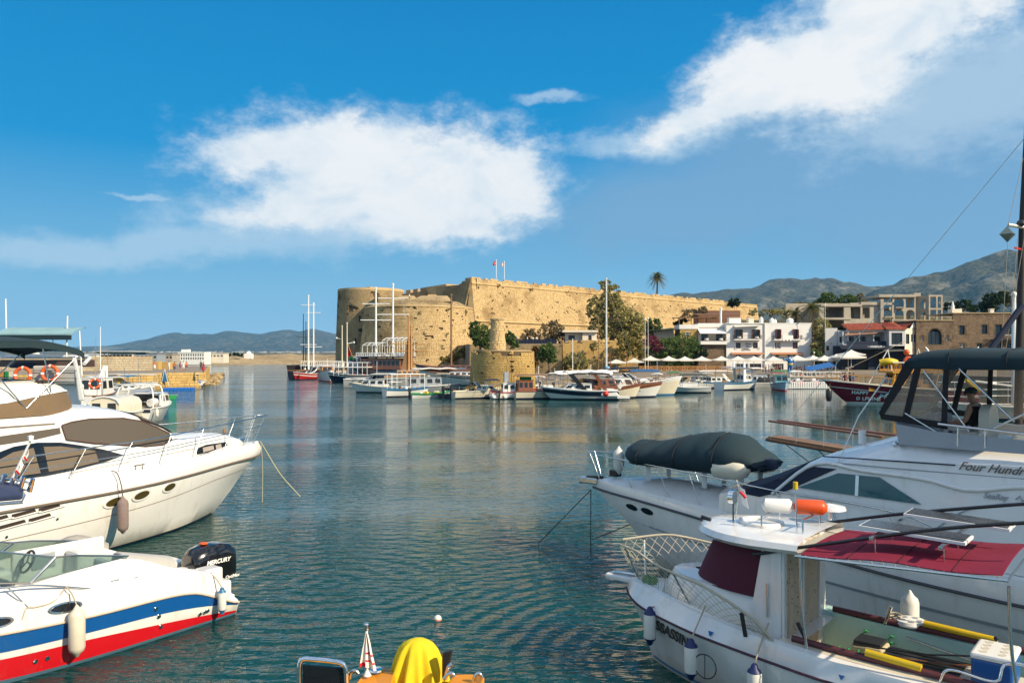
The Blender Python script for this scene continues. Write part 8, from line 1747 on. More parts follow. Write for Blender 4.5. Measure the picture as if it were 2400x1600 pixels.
prof=[(0,.02),(.03,.10),(.10,.19),(.22,.24),(.4,.275),(.6,.31),(.8,.335),(1.0,.36),(1.12,.37)]
for v,r_ in prof:
    row=[]
    for k in range(90):
        a=2*math.pi*k/90; fold=1+(.04+.17*v)*math.sin(a*7+1.2*math.sin(a*3)+v)*min(1,v*6)+(.02+.09*v)*math.sin(a*13+2 - 2*v)*min(1,v*6); row.append((cen.x - .03*v+r_*0.98*fold*math.cos(a),10.0+r_*.8*fold*math.sin(a),lerp(zt,zb,v)))
    rows.append(row)
tag(MB().grid(rows,cu=True).poly(list(reversed(rows[0]))).build('draped_cover',mat('yellow_canvas',(.66,.50,.006),.8,var=.08,scale=4,bump=.15,bscale=10),None,smooth=60),'bright yellow cloth draped over a seat on the orange boat','cover')
MB().lathe([(.2,zb - .2),(.17,zt - .5),(.1,zt - .05)],(cen.x,10.0,0),10).bw('seat_pedestal',BLK,FB.o)
MB().hexa(P4([(1036,1590,9.7),(1046,1590,9.7),(1046,1590,9.8),(1036,1590,9.8)]),P4([(1036,1528,9.7),(1062,1520,9.7),(1062,1520,9.8),(1036,1528,9.8)])).bw('engine_cowl',BLK,FB.o,bevel=.02); MB().tube([q(1044,1590,9.6),q(1052,1560,9.6),q(1060,1553,9.6)],.03,6).bw('steering_arm',STEEL,FB.o)
for pts in ([(818,1590),(822,1575),(832,1570),(840,1577)],[(1040,1592),(1048,1580),(1060,1577),(1066,1584)],[(1108,1598),(1115,1580),(1124,1577),(1130,1585)]): MB().tube(curve([q(x,y,9.55) for x,y in pts],10),.022,7).bw('grab_rail',STEEL,FB.o,smooth=60)
MB().lathe([(.09,0),(.08,.02),(.001,.025)],q(882,1570,10.0),10).bw('fuel_cap',CHR,FB.o)
fs=thing('flag_staff','white staff with a furled red and white flag on the orange boat','flag',q(861,1580,9.8)); ft=q(859,1462,9.8); fbp=q(861,1580,9.8)
MB().tube([fbp,ft+Vector((0,0,-.05))],.016,8).lathe([(.05,-.01),(.03,.04),(.016,.06)],fbp,10).bw('staff',WHP,fs,smooth=50); MB().lathe([(.03,-.07),(.034,0),(.026,.012),(.001,.014)],ft,10).bw('lamp',CHR,fs)
rows=[]
for i in range(10):
    t_=i/9; row=[]
    for j in range(9):
        u=(j/8 - .42); sp_=.03+.30*t_; row.append(q(860,1480+80*t_+(9*u if i > 3 else 0)+8*abs(u)*t_,9.8)+Vector((u*sp_*.62,-.03*math.cos(u*14) - .02,0)))
    rows.append(row)
fl_=MB().grid(rows).bw('flag',WHC,fs,smooth=60,solid=.003)
for i0 in (5,7): MB().grid([[p_+Vector((0,-.004,0)) for p_ in rows[i0][3:]],[p_*.55+p2*.45+Vector((0,-.004,0)) for p_,p2 in zip(rows[i0][3:],rows[i0+1][3:])]]).bw('flag_stripe',RED,fl_,solid=.003)
MB().grid([[p_+Vector((0,-.004,0)) for p_ in rows[8][:4]],[p_+Vector((0,-.004,0)) for p_ in rows[9][:4]]]).bw('flag_stripe',RED,fl_,solid=.003)
bp=onz(1026,1452,.0); o=thing('mooring_buoy','small round white and pink mooring buoy floating mid harbour','buoy',bp); MB().ball((0,0,.02),.075,14,9).build('ball',FEND,o,smooth=60); MB().lathe([(.076,.0),(.0765,.012),(.075,.03)],n=14).build('pink_band',mat('faded_pink',(.55,.25,.18),.6),o)

#=================grey-white flybridge cruiser on the right
S=Craft('flybridge_cruiser','big white flybridge cruiser on the right with dark blue canopy and script lettering','yacht',(2.1,20.5),135,-1)
SL=[dict(s0=2.6,z=[(0,-.5),(13,-.5)],w=[(2.6,0),(5,.6),(13,1.3)]),dict(s0=2.0,z=[(0,0),(13,0)],w=[(2,0),(3.5,.62),(5,1.1),(7,1.5),(13,1.7)]),
      dict(s0=1.1,z=[(0,.9),(13,.55)],w=[(1.1,0),(2.2,.4),(3.5,.8),(6,1.36),(9,1.72),(13,1.76)]),
      dict(s0=0,z=[(0,1.62),(2,1.57),(4,1.48),(8.5,1.22),(13,1.12)],w=[(0,0),(.6,.24),(1.8,.56),(3.7,1.0),(6,1.52),(8.6,1.85),(13,1.9)]),
      dict(s0=.05,z=[(0,1.84),(2,1.8),(4,1.74),(8.5,1.6),(13,1.5)],w=[(.05,0),(.6,.2),(1.8,.5),(3.7,.92),(6,1.44),(8.6,1.78),(13,1.84)])]
S.hull(SL,12.6,GELW,30)
MB().tube(S.edge(SL[3],30,off=.01),.028,7).bw('rub_strip',mat('dark_rub_strip',(.06,.06,.07),.6),S.o,smooth=50)
S.band('hull_stripe',[(0,1.0),(4,.88),(13,.66)],[(0,1.05),(4,.93),(13,.72)],1.4,12.4,GREYP,.012)
S.loft('deck',[[(a,S.lw(SL[4],a)*k,S.lz(SL[4],a) - .004+.36*(1 - k**1.5)*min(1,a/2.4)) for k in (1,.8,.55,.3,0)] for a in [.06+12.4*(i/22)**1.2 for i in range(23)]],GELW)
wb2=lambda a: sm([(4.2,1.0),(5,1.28),(6,1.5),(7,1.62),(9,1.72),(13,1.74)],a); zs2=lambda a: sm([(4.2,2.08),(5.1,2.32),(5.8,2.62),(6.3,2.90),(7,3.02),(8,3.2),(13,3.28)],a); zt2=lambda a: sm([(4.2,2.2),(5,2.44),(6.2,2.99),(6.6,3.2),(7.2,3.38),(7.9,3.62),(8.5,3.62),(13,3.5)],a)
ssw=lambda a,z: wb2(a) - .12*max(0,z - 1.8)
secs=[]
for a in (4.2,4.5,4.9,5.3,5.7,6.1,6.4,6.8,7.2,7.6,8,8.6,9.5,10.5,12.4):
    h,t_=zs2(a),zt2(a); r=[(a,ssw(a,z),z) for z in (1.6,lerp(1.6,h,.5),h)]; w0=ssw(a,h); secs.append(r+[(a,w0*math.cos(R(q)),h+(t_ - h)*math.sin(R(q))) for q in (35,60,80,90)])
S.loft('superstructure',secs,GELW,smooth=35,caps=True)
mb=MB()
for sg in (1,-1):
    mb.grid([[S.L(a,sg*(ssw(a,zs2(a))*math.cos(R(q))+.02),zs2(a)+(zt2(a) - zs2(a))*math.sin(R(q))+.02) for q in (0,30,60,90)] for a in (4.7,5.1,5.5,5.9,6.2)])
mb.bw('windscreen_cover',NAVY,S.o,smooth=40); S.decal('side_cover',[(4.75,2.2),(5.1,2.34),(5.8,2.62),(6.3,2.92),(6.9,2.93),(5.95,2.42),(5.3,2.2)],NAVY,.016,ssw)
g_=S.decal('side_window',[(6.16,2.50),(6.95,2.86),(7.69,2.87),(8.40,2.50)],mat('teal_glass',(.03,.10,.11),.06,spec=.6),.016,ssw); S.decal('window_bar',[(7.28,2.5),(7.28,2.86),(7.34,2.86),(7.34,2.5)],STEEL,.03,ssw,parent=g_)
for pts,nm,m_,r_ in (([(5.6,2.30),(6.5,2.98),(7.4,2.95),(8.46,2.92),(9.1,2.82),(9.9,2.96),(12,3.0)],'roof_moulding',GELW,.04),([(6.64,3.13),(7.8,3.17),(8.9,3.2)],'pin_stripe',NAVP,.012),([(6.9,3.04),(8,3.05),(12,3.12)],'pin_stripe',GREYP,.010),([(8.6,2.1),(9.1,2.5),(10.0,2.72),(12,2.7)],'pin_stripe',GREYP,.010)): S.tube(nm,[(a,ssw(a,z)+.012,z) for a,z in pts],r_,m_,k=30)
FH=S.n*-1
ux=-S.f
text('name_lettering','Four Hundred',BRT,S.o,S.L(8.95,ssw(9,3.1)+.03,3.14),ux,(0,0,1),.19,.006,.002,.55); text('brand_lettering','SeaRay',GREYP,S.o,S.L(9.33,ssw(9.3,2.75)+.03,2.73),ux,(0,0,1),.12,.006,.003,.3); S.tube('wave_emblem',[(9.78,ssw(9.8,2.75)+.03,2.76),(9.84,ssw(9.8,2.8)+.03,2.82),(9.86,ssw(9.8,2.75)+.03,2.75),(9.95,ssw(9.9,2.75)+.03,2.78)],.012,GREYP)
for a in (1.5,2.06): S.decal('hull_porthole',S.oval((a,1.36),.21,.075,-3),DKG,.02)
MB().ball(S.L(7.85,ssw(7.85,3.4) - .25,3.43),.05,10,6).bw('deck_light',CHR,S.o)
rp=[(-.15,0,2.52),(.0,.16,2.52),(.6,.34,2.50),(1.4,.50,2.48),(2.6,.74,2.46),(3.9,1.02,2.43),(5.6,1.42,2.38),(8.2,1.76,2.30),(9.2,1.8,1.9)]
S.tube('bow_rail',list(reversed(rp))+[(a,-w,z) for a,w,z in rp[1:]],.016,STEEL,k=100)
for sg in (1,-1):
    for a in (.25,1.5,2.75,3.7,4.8,6.0,7.1,8.2): S.tube('stanchion',[(a,sg*(S.lw(SL[4],a) - .03),S.lz(SL[4],a)),(a - .3,sg*pl([(p[0],p[1]) for p in rp],a - .3),pl([(p[0],p[2]) for p in rp],a - .3))],.013,STEEL)
S.box('anchor_roller',(-.12,0,1.78),(.6,.2,.16),STEEL,.03); S.tube('anchor',[(-.45,0,1.7),(-.2,0,1.86),(.3,0,1.9)],.04,IRON); S.box('windlass',(.7,.0,2.05),(.25,.2,.16),IRON)
S.fender('bow_fender',(1.0,.25,2.42),.135,.46,FEND); S.tube('whip_antenna',[(6.5,1.5,2.0),(7.25,1.35,3.9),(7.7,1.3,4.6)],.012,WHP); S.tube('navigation_light',[(6.9,.3,3.3),(6.9,.3,3.55)],.07,GELW)
for k,(e,lab) in enumerate((((-1.6,.5,-.1),'dark mooring line slanting left from the flybridge cruiser bow'),((.15,.3,-.1),'dark mooring line hanging straight from the flybridge cruiser bow'),((1.2,-.5,.9),'dark mooring line looping back under the flybridge cruiser bow'))):
    tag(MB().tube([S.L(-.05,.05,1.55) if k < 2 else S.L(.2,.3,.35),S.L(*e)],.012,5).build('mooring_line',BLKC),lab,'rope')
# flybridge: dark canopy,clear curtains,helm seat
S.loft('canopy',[[(a,w,z) for w,z in ((1.36,lo),(1.40,(lo+hi)/2),(1.33,hi - .05),(1.1,hi),(.5,hi+.03),(0,hi+.04))] for a,lo,hi in ((8.06,4.86,4.92),(8.10,4.80,5.0),(8.3,4.77,5.07),(8.8,4.76,5.10),(9.8,4.77,5.08),(11.2,4.77,5.0))],NAVY if False else TEALC,smooth=50,caps=True)
for a in (8.75,9.6): S.tube('canopy_seam',[(a,w,z) for w,z in ((1.405,4.8),(1.41,4.93),(1.33,5.05),(1.1,5.105),(.5,5.13),(0,5.14))],.008,BLKC)
CLR=mat('clear_vinyl',(.42,.33,.24),.06,var=.25,scale=2,spec=.6,alpha=.32,bump=.3,bscale=3)
def panel(nm,pts,m_,th=.006): return MB().slab([S.L(*p) for p in pts],S.n*th).bw(nm,m_,S.o)
for sg in (1,-1):
    w=1.33*sg
    panel('clear_curtain',[(8.21,w,4.78),(8.04,w,3.95),(7.67,w,3.94)],CLR); panel('clear_curtain',[(8.31,w,4.76),(8.68,w,4.76),(8.63,w,3.86),(8.10,w,3.93)],CLR)
    panel('curtain_border',[(8.2,w,4.8),(8.31,w,4.8),(8.10,w,3.9),(8.0,w,3.9)],BLKC,.02); panel('curtain_border',[(8.66,w,4.78),(8.74,w,4.78),(8.71,w,3.78),(8.62,w,3.78)],BLKC,.02); panel('curtain_border',[(7.62,w,3.97),(8.72,w,3.88),(8.72,w,3.76),(7.64,w,3.87)],BLKC,.02); panel('curtain_border',[(8.05,w,4.9),(8.2,w,4.8),(7.68,w,3.94),(7.6,w,3.97)],BLKC,.02)
panel('clear_curtain',[(8.2,1.3,4.78),(8.2,-1.3,4.78),(7.67,-1.3,3.94),(7.67,1.3,3.94)],CLR); panel('clear_curtain',[(8.8,-1.33,4.76),(9.25,-1.33,4.76),(9.3,-1.33,3.8),(8.8,-1.33,3.8)],CLR)
S.loft('flybridge_coaming',[[(a,1.42*k,3.45),(a - .05,1.40*k,z)] for a,k,z in ((7.75,.0,3.86),(7.78,.6,3.84),(7.95,.95,3.8),(8.6,1,3.72),(10,1,3.66),(12,1,3.6))],GREYP,smooth=50,solid=.03); S.tube('flybridge_rail',[(8.6,1.42,3.85),(9.9,1.42,3.76),(11.5,1.42,3.7)],.025,STEEL)
for p,q_ in (((8.05,1.36,4.0),(8.75,1.4,3.6)),((8.35,1.36,4.74),(9.05,1.36,3.75)),((8.9,1.36,4.78),(9.7,1.36,3.95)),((9.2,1.36,3.7),(10.2,1.36,4.3)),((9.3,1.42,3.5),(9.3,1.42,3.8)),((8.9,1.42,3.5),(8.9,1.42,3.84))): S.tube('canopy_pole',[p,q_],.016,STEEL)
seat=mat('cream_vinyl',(.62,.58,.48),.55,var=.06); sb=S.loft('helm_seat',[[(9.02+d,w,z) for w,z in ((.0,3.52),(.26,3.55),(.3,3.9),(.26,4.05),(.12,4.13),(0,4.14))] for d in (-.02,.12)],seat,smooth=50,solid=.03,caps=True); sb.location=sb.location+S.n*.30; S.box('helm_seat_base',(8.84,.30,3.60),(.42,.5,.16),seat,.05); S.box('side_seat',(9.9,.3,3.55),(.7,1.2,.34),seat,.08); S.box('console',(8.25,.3,3.75),(.3,.8,.42),GREYP,.06)
mr=thing('person','man in a dark cap and sunglasses sitting at the flybridge helm','person',S.L(8.84,.30,3.66),R(135))
V=[(0,0,.06),(-.01,0,.22),(0,0,.40),(.02,0,.50),(.04,0,.57),(.05,0,.66),(.05,0,.72)]; E=[(i,i+1) for i in range(6)]; Rr=[(.12,.16),(.12,.14),(.115,.175),(.06,.065),(.052,.052),(.095,.075),(.08,.065)]
for s in (1,-1):
    b=len(V); V+=[(.10,.1*s,.05),(.42,.12*s,.06),(.46,.12*s,-.32),(.58,.13*s,-.36),(0,.20*s,.44),(.06,.27*s,.20),(.30,.22*s,.14),(.38,.2*s,.15)]; E+=[(0,b),(b,b+1),(b+1,b+2),(b+2,b+3),(2,b+4),(b+4,b+5),(b+5,b+6),(b+6,b+7)]; Rr+=[.095,.07,.05,.04,.062,.045,.035,.03]
me=skin_mesh('body',V,E,Rr,2)
for m_ in (SKIN,CL['black'],CL['white']): me.materials.append(m_)
for fc in me.polygons: c=fc.center; fc.material_index=2 if c.z < .11 and not (c.z > .09 and abs(c.y) > .17) else 1 if c.z < .46 and abs(c.y) < .19 and c.x < .16 else 0
b=bpy.data.objects.new('body',me); col.objects.link(b); b.parent=mr
MB().ball((.045,0,.715),.098,14,8,sx=1.08,sz=.72).hexa([(.12,-.07,.70),(.22,-.05,.69),(.22,.05,.69),(.12,.07,.70)],[(.12,-.07,.72),(.22,-.05,.70),(.22,.05,.70),(.12,.07,.72)]).build('cap',mat('dark_green_cap',(.015,.03,.03),.8),mr,smooth=50)
MB().box((.128,0,.665),(.03,.15,.035)).build('sunglasses',BLK,mr,bevel=.008); MB().hexa([(.13,-.016,.625),(.16,-.012,.62),(.16,.012,.62),(.13,.016,.625)],[(.13,-.01,.665),(.14,-.008,.665),(.14,.008,.665),(.13,.01,.665)]).build('nose',SKIN,mr)
for s in (1,-1): MB().ball((.03,.088*s,.645),.026,8,5,sx=1,sy=.4,sz=1.2).build('ear',SKIN,mr,smooth=60)
# covered dinghy on the foredeck
D=thing('covered_dinghy','inflatable dinghy under a dark teal cover on the flybridge cruiser foredeck','dinghy',S.L(3,0,2.1))
def lo(nm,secs,m_,**k): o=S.loft(nm,secs,m_,parent=D,**k); return o
ztd=lambda a: sm([(1.15,2.62),(1.25,2.82),(1.5,2.96),(2.1,2.98),(2.8,3.14),(3.4,3.26),(4.1,3.28),(4.45,3.16),(4.7,2.92),(4.85,2.76)],a)
sec=[]
for i in range(24):
    a=lerp(1.15,4.85,i/23); t_=ztd(a); bz=2.42+.16*max(0,(a - 4.1)/.75)+.1*max(0,1 - (a - 1.15)/.3); w=.74*min(1,((a - 1.1)/.6)**.6)*(1 if a < 4.2 else 1 - .25*(a - 4.2)); f_=.03*math.sin(a*11)+.022*math.sin(a*23+1)+.015*math.sin(a*41)
    sec.append([(a,w*.8,bz),(a,w*1.0+f_,bz+.10),(a,w*1.03+f_*.6,lerp(bz,t_,.42)),(a,w*.85,lerp(bz,t_,.68)+f_*.5),(a,w*.45,t_ - .07+f_),(a,0,t_)])
lo('cover',sec,TEALC,smooth=60,caps=True)
for a in (1.9,2.9,3.9): MB().tube([S.L(a,w,z) for w,z in ((.74,2.44),(.78,2.56),(.79,lerp(2.42,ztd(a),.42)),(.66,lerp(2.42,ztd(a),.68)+.01),(.36,ztd(a) - .06),(0,ztd(a)+.01))],.012,5).bw('lashing',BLKC,D)
for sg in (1,-1): MB().tube([S.L(3.9,.6*sg,2.54),S.L(4.4,.62*sg,2.56),S.L(4.62,.62*sg,2.58),S.L(4.72,.62*sg,2.58)],[.2,.2,.15,.03],12).bw('tube',GELC,D,smooth=60)
MB().hexa([S.L(4.7,-.2,2.5),S.L(5.0,-.15,2.58),S.L(5.0,.15,2.58),S.L(4.7,.2,2.5)],[S.L(4.6,-.2,2.9),S.L(4.95,-.12,2.74),S.L(4.95,.12,2.74),S.L(4.6,.2,2.9)]).bw('motor_cover',NAVY,D,bevel=.04)
for a in (2.0,3.5,4.4):
    for sg in (1,-1): MB().box(S.L(a,.42*sg,2.28),(.09,.09,.44)).bw('chock',WHP,D)
MB().box(S.L(2.9,0,2.42),(.1,.1,.06)).bw('keel_pad',GELC,D)
# wooden gulet beyond: bowsprit platform,mast and rigging
G=Craft('moored_gulet','wooden gulet behind the flybridge cruiser showing its bowsprit platform and thick dark mast','ship',(9.6,21.8),124,-1)
G.hull([dict(s0=1.4,z=[(0,-.5),(14,-.5)],w=[(1.4,0),(5,1),(12,1.3)]),dict(s0=.9,z=[(0,0),(14,0)],w=[(.9,0),(3,.9),(6,1.5),(12,1.5)]),dict(s0=0,z=[(0,2.1),(5,1.7),(14,1.8)],w=[(0,0),(1.5,.8),(4,1.5),(7,1.7),(12,1.5)])],12,VARN,18); G.loft('deck',[[(a,G.lw(G.lv[2],a),2.0 if a < 3 else 1.7),(a,0,2.05 if a < 3 else 1.75)] for a in (.05,.6,1.5,3,5,8,12)],TEAK)
MB().slab([G.L(.6,.34,2.32),G.L(-2.9,.30,2.50),G.L(-2.9,-.30,2.50),G.L(.6,-.34,2.32)],(0,0,.07)).bw('bowsprit_platform',TEAK,G.o)
for sg in (1,-1):
    G.tube('platform_beam',[(.8,.36*sg,2.25),(-2.95,.31*sg,2.47)],.055,WOODB); G.tube('platform_rail',[(.8,.36*sg,2.86),(-2.95,.2*sg,3.02)],.035,VARN)
    for a in (-2.8,-1.9,-1.0,-.1): G.tube('rail_post',[(a,.31*sg,2.4),(a,.3*sg,2.97)],.014,STEEL)
for a in (-2.7,-1.6): G.tube('bob_stay',[(a,0,2.45),(.7,0,.6)],.012,BLKC)
MX=(11.85,18.55); mb=MB().tube([at(2384,1090,18.5),at(2396,540,18.5),at(2410,250,18.5)],[.10,.075,.06],12); mb.bw('mast',mat('dark_mast',(.02,.014,.012),.5),G.o,smooth=50)
mp=lambda px,py: at(px,py,18.4)
for a,b,r_,m_ in ((mp(2400,325),G.L(-2.9,0,2.5),.010,STEEL),(mp(2398,370),mp(2362,530),.006,ROPE),(mp(2362,570),mp(2345,850),.006,ROPE),(mp(2400,560),mp(2352,850),.006,ROPE),(mp(2385,560),mp(2372,720),.006,ROPE)): MB().tube([a,b],r_,5).bw('stay',m_,G.o)
MB().tube([mp(2400,533),mp(2363,527)],.04,8).bw('spreader',GELC,G.o); MB().tube([mp(2312,832),mp(2396,715)],.07,8).bw('boom',NAVY,G.o)
c=mp(2361,549); MB()._add([c+Vector(v)*.19 for v in ((1,0,0),(0,1,0),(-1,0,0),(0,-1,0),(0,0,1),(0,0,-1))],[(0,1,4),(1,2,4),(2,3,4),(3,0,4),(1,0,5),(2,1,5),(3,2,5),(0,3,5)]).bw('radar_reflector',mat('green_grey_metal',(.22,.27,.23),.35,.7),G.o); MB().ball(mp(2392,524),.09,8,6).bw('steaming_light',BLK,G.o); MB().slab([mp(2378,578),mp(2394,582),mp(2394,586),mp(2378,583)],(0,.02,0)).bw('pennant',RED,G.o)
o=boat('sailing_boat','white railed boat with a pale mast and yellow slide seen under the dark canopy','boat',2350,960,185,Y=62); hull(o,11,3.4,1.4,1.1,GEL,NAVP,GEL,TEAK); dx=-(at(2378,0,62).x - o.location.x); mast(o,dx,1.2,at(0,690,62).z - 1.2,.2,WHP,[(4.2,1.2,(1,0))]); MB().tube([(dx,0,2.6),(dx+3.2,0,3.0)],.1,7).build('boom',GEL,o); MB().tube([(dx+2.2,-.8,2.2),(dx+3.4,-.8,3.1)],.16,7).build('slide',YELP,o)
mb=MB()
for z in (1.8,2.3,2.9): mb.tube([(-4.5,-1.4,z),(4.5,-1.4,z)],.035,5)
for k in range(7): mb.tube([(-4.5+1.5*k,-1.4,1.1),(-4.5+1.5*k,-1.4,2.9)],.03,4)
mb.build('railing',WHP,o)
for k,px in enumerate((2172,2290)): MB().tube(curve([at(px+(-4 if k==0 else 4),812,60),at(px,818,60),at(px+(8 if k==0 else -8),836,60)],8),[.02,.06,.09,.11,.12,.12,.12,.12],7).bw('davit_horn',WHP,o)

#=================white fishing boat in the lower right corner
A=Craft('fishing_boat','white fishing boat with maroon covers, netted bow rails and a blue cooler, lower right','boat',(1.95,13.5),140,-1)
AL=[dict(s0=.7,z=[(0,-.35),(7,-.35)],w=[(.7,0),(3,.5),(7,.7)]),dict(s0=.5,z=[(0,0),(7,0)],w=[(.5,0),(.9,.24),(1.54,.52),(3,.88),(7,1.0)]),dict(s0=.3,z=[(0,.55),(7,.45)],w=[(.3,0),(.8,.40),(1.7,.76),(3,1.02),(7,1.08)]),
      dict(s0=.0,z=[(0,1.06),(.63,1.0),(1.76,.93),(2.95,.87),(3.8,.83),(7,.78)],w=[(0,0),(.25,.3),(.63,.57),(1.2,.79),(1.76,.95),(2.95,1.13),(3.8,1.2),(7,1.15)]),
      dict(s0=.02,z=[(0,1.28),(.84,1.25),(1.7,1.18),(2.6,1.14),(4.1,1.07),(7,1.02)],w=[(.02,0),(.3,.2),(.84,.46),(1.69,.76),(2.56,1.0),(3.04,1.08),(4.1,1.13),(7,1.1)]),dict(s0=.14,z=[(0,1.30),(.84,1.27),(1.7,1.2),(2.6,1.16),(4.1,1.09),(7,1.04)],w=[(.14,0),(.4,.16),(.84,.38),(1.69,.67),(2.56,.9),(3.04,.98),(4.1,1.03),(7,1.0)])]
A.hull(AL,6.6,GELW,28); MB().tube(A.edge(AL[3],28,off=.01),.018,6).bw('rub_strip',mat('maroon_strip',(.05,.01,.03),.6),A.o); A.band('boot_stripe',[(0,.05),(7,.05)],[(0,.09),(7,.09)],.55,6.4,BLUP,.01)
A.loft('foredeck',[[(a,A.lw(AL[5],a)*k,A.lz(AL[5],a) - .003 - .06*(k < 1)) for k in (1,.97,0)] for a in (.15,.4,.8,1.3,1.8,2.4,3.0,3.2)],GELW)
for sg,w_ in ((1,.82),(-1,-.74)):
    A.loft('side_deck',[[(a,sg*A.lw(AL[5],a),A.lz(AL[5],a)),(a,w_,A.lz(AL[5],a)+.0),(a,w_*.98,.35)] for a in (3.0,3.6,4.4,5.2,6.0,6.6)],(GELC if sg > 0 else mat('mint_lit_gelcoat',(.40,.64,.58),.35)),mirror=False,smooth=30); A.tube('wood_rail',[(3.15,w_+.05*sg,1.17),(4.0,w_+.05*sg,1.14),(5.9,w_+.05*sg,1.10)],.045,mat('dark_maroon_wood',(.10,.025,.03),.5))  # mint on the far side is a light tint put into the gelcoat
    A.tube('foam_pad',[(4.1 if sg > 0 else 4.4,w_+.06*sg,1.21),(4.75 if sg > 0 else 5.3,w_+.06*sg,1.17)],.05,YELP); A.tube('rod_socket',[(3.35 if sg > 0 else 3.9,w_,1.12),(3.2 if sg > 0 else 3.98,w_,1.38)],.028,IRON if sg > 0 else CHR)
A.loft('cockpit_floor',[[(a,.85,.36),(a,0,.36)] for a in (2.9,6.6)],GELC); A.box('transom',(6.5,0,.7),(.12,2.0,.75),GELW)
uf=lambda a0,a1,w,n=9: [(a0+(a1 - a0)*(1 - math.cos(R(90*i/n))),w*math.sin(R(90*i/n))) for i in range(n+1)]
A.loft('trunk_cabin',[[(a,w,1.12),(a+.1,w*.96,1.42),(a+.22,w*.9,1.62)] for a,w in uf(.72,2.75,.84)],GELW,smooth=50); A.loft('trunk_top',[[(a+.22,w*.9,1.62),(a+.45+.1,w*.3,1.64)] for a,w in uf(.72,2.5,.84)],GELW,smooth=60); A.loft('windscreen_cover',[[(a,w,1.6),(a+.16,w*.98,1.95),(a+.34,w*.96,2.34)] for a,w in uf(1.36,2.62,.80)],mat('maroon_canvas',(.075,.006,.022),.85,var=.2,scale=2,bump=.2,bscale=4),smooth=60)
for sg in (1,-1): A.loft('cabin_side',[[(2.5,.82*sg,1.1),(2.72,.82*sg,2.36)],[(2.98,.82*sg,1.05),(2.98,.82*sg,2.36)]],GELW,solid=.04,mirror=False)
for w0,w1,nm,m_ in ((.82,.72,'door_post',GELW),(.10,.02,'door_post',GELW),(-.60,-.84,'door_post',GELW)): A.box(nm,(2.99,(w0+w1)/2,1.42),(.06,w0 - w1,1.9),m_,.01)
cu=bpy.data.materials.new('printed_curtain'); cu.use_nodes=True; t=NT(cu.node_tree); bb=t.n['Principled BSDF']; co=t.new('ShaderNodeTexCoord').outputs['Object']; vo=t.new('ShaderNodeTexVoronoi'); t.l.new(co,vo.inputs[0]); vo.inputs['Scale'].default_value=13
t.put(bb.inputs['Base Color'],t.mix(t.math('MULTIPLY',t.mapr(vo.outputs['Distance'],.28,.22),t.mapr(t.noise(co,45,2),.48,.54)),(.52,.42,.30,1),(.05,.04,.05,1)))
for a,b in ((.72,.10),(.02,-.60)): A.loft('curtain',[[(3.0+.02*math.sin(i*1.5),lerp(a,b,i/12),.45),(3.0+.02*math.sin(i*1.5),lerp(a,b,i/12),2.33)] for i in range(13)],cu,mirror=False,smooth=60)
rf=[[(a+d,w*k,z) for k,d,z in ((.93,.06,2.30),(1,0,2.36),(.96,.04,2.44),(.7,.12,2.475),(0,.2,2.49))] for a,w in uf(1.42,2.6,.98)]+[[(3.25,.98*k,z) for k,z in ((.93,2.32),(1,2.38),(.96,2.45),(.7,2.485),(0,2.50))]]
A.loft('roof',rf,GELW,smooth=45); A.loft('roof_underside',[[(r[0][0],r[0][1],r[0][2]),(r[0][0]+.02,0,r[0][2])] for r in rf],GELW); MB().ring(A.L(2.35,.0,2.5),.3,.035,(0,0,1),22,7,0,360).bw('hatch_ring',GELW,A.o,smooth=60)
tk=A.tube('roof_rack',[(2.5,-.35,2.48),(2.5,-.35,2.66),(2.5,.35,2.66),(2.5,.35,2.48)],.014,CHR); A.tube('roof_rack',[(3.1,-.35,2.49),(3.1,-.35,2.68),(3.1,.35,2.68),(3.1,.35,2.49)],.014,CHR)
o=tag(MB().tube([A.L(2.42,.1,2.78),A.L(2.46,.1,2.78),A.L(2.78,.0,2.79),A.L(2.83,-.02,2.79)],[.05,.105,.105,.05],14).build('gas_cylinder',GELW,None,smooth=50),'white cylinder lying on the chrome roof rack of the fishing boat','cylinder'); o=tag(MB().tube([A.L(2.84,-.02,2.79),A.L(2.88,-.03,2.79),A.L(3.22,-.12,2.80),A.L(3.28,-.13,2.80)],[.05,.11,.11,.05],14).build('float_cylinder',mat('orange_red_plastic',(.62,.075,.01),.35),None,smooth=50),'orange cylinder lying on the chrome roof rack of the fishing boat','cylinder')
MB().lathe([(.03,-.16),(.03,-.02),(.24,.0),(.22,.05),(.001,.09)],A.L(3.12,-.72,2.68),18).bw('antenna_dome',GELW,A.o,smooth=50); A.tube('mast_light',[(3.0,.30,2.48),(2.98,.30,3.12)],.012,CHR); A.tube('lamp',[(2.98,.30,3.1),(2.98,.30,3.2)],.035,YELP); A.tube('flag_staff',[(2.05,.25,2.47),(2.12,.25,3.1)],.008,CHR); MB().grid([[A.L(2.1+.05*j+.02*i,.25,3.05 - .09*i - .03*j) for j in range(3)] for i in range(4)]).bw('flag',WHC,A.o,solid=.004); A.tube('flag_stripe',[(2.13,.256,2.96),(2.22,.256,2.88)],.02,RED); A.tube('search_light',[(1.9,.1,2.84),(1.98,.1,2.84)],.11,CHR); A.tube('light_bracket',[(1.95,.1,2.48),(1.95,.1,2.84)],.012,BLK); A.tube('horn',[(1.75,.45,2.52),(1.6,.45,2.55)],.03,BLK)
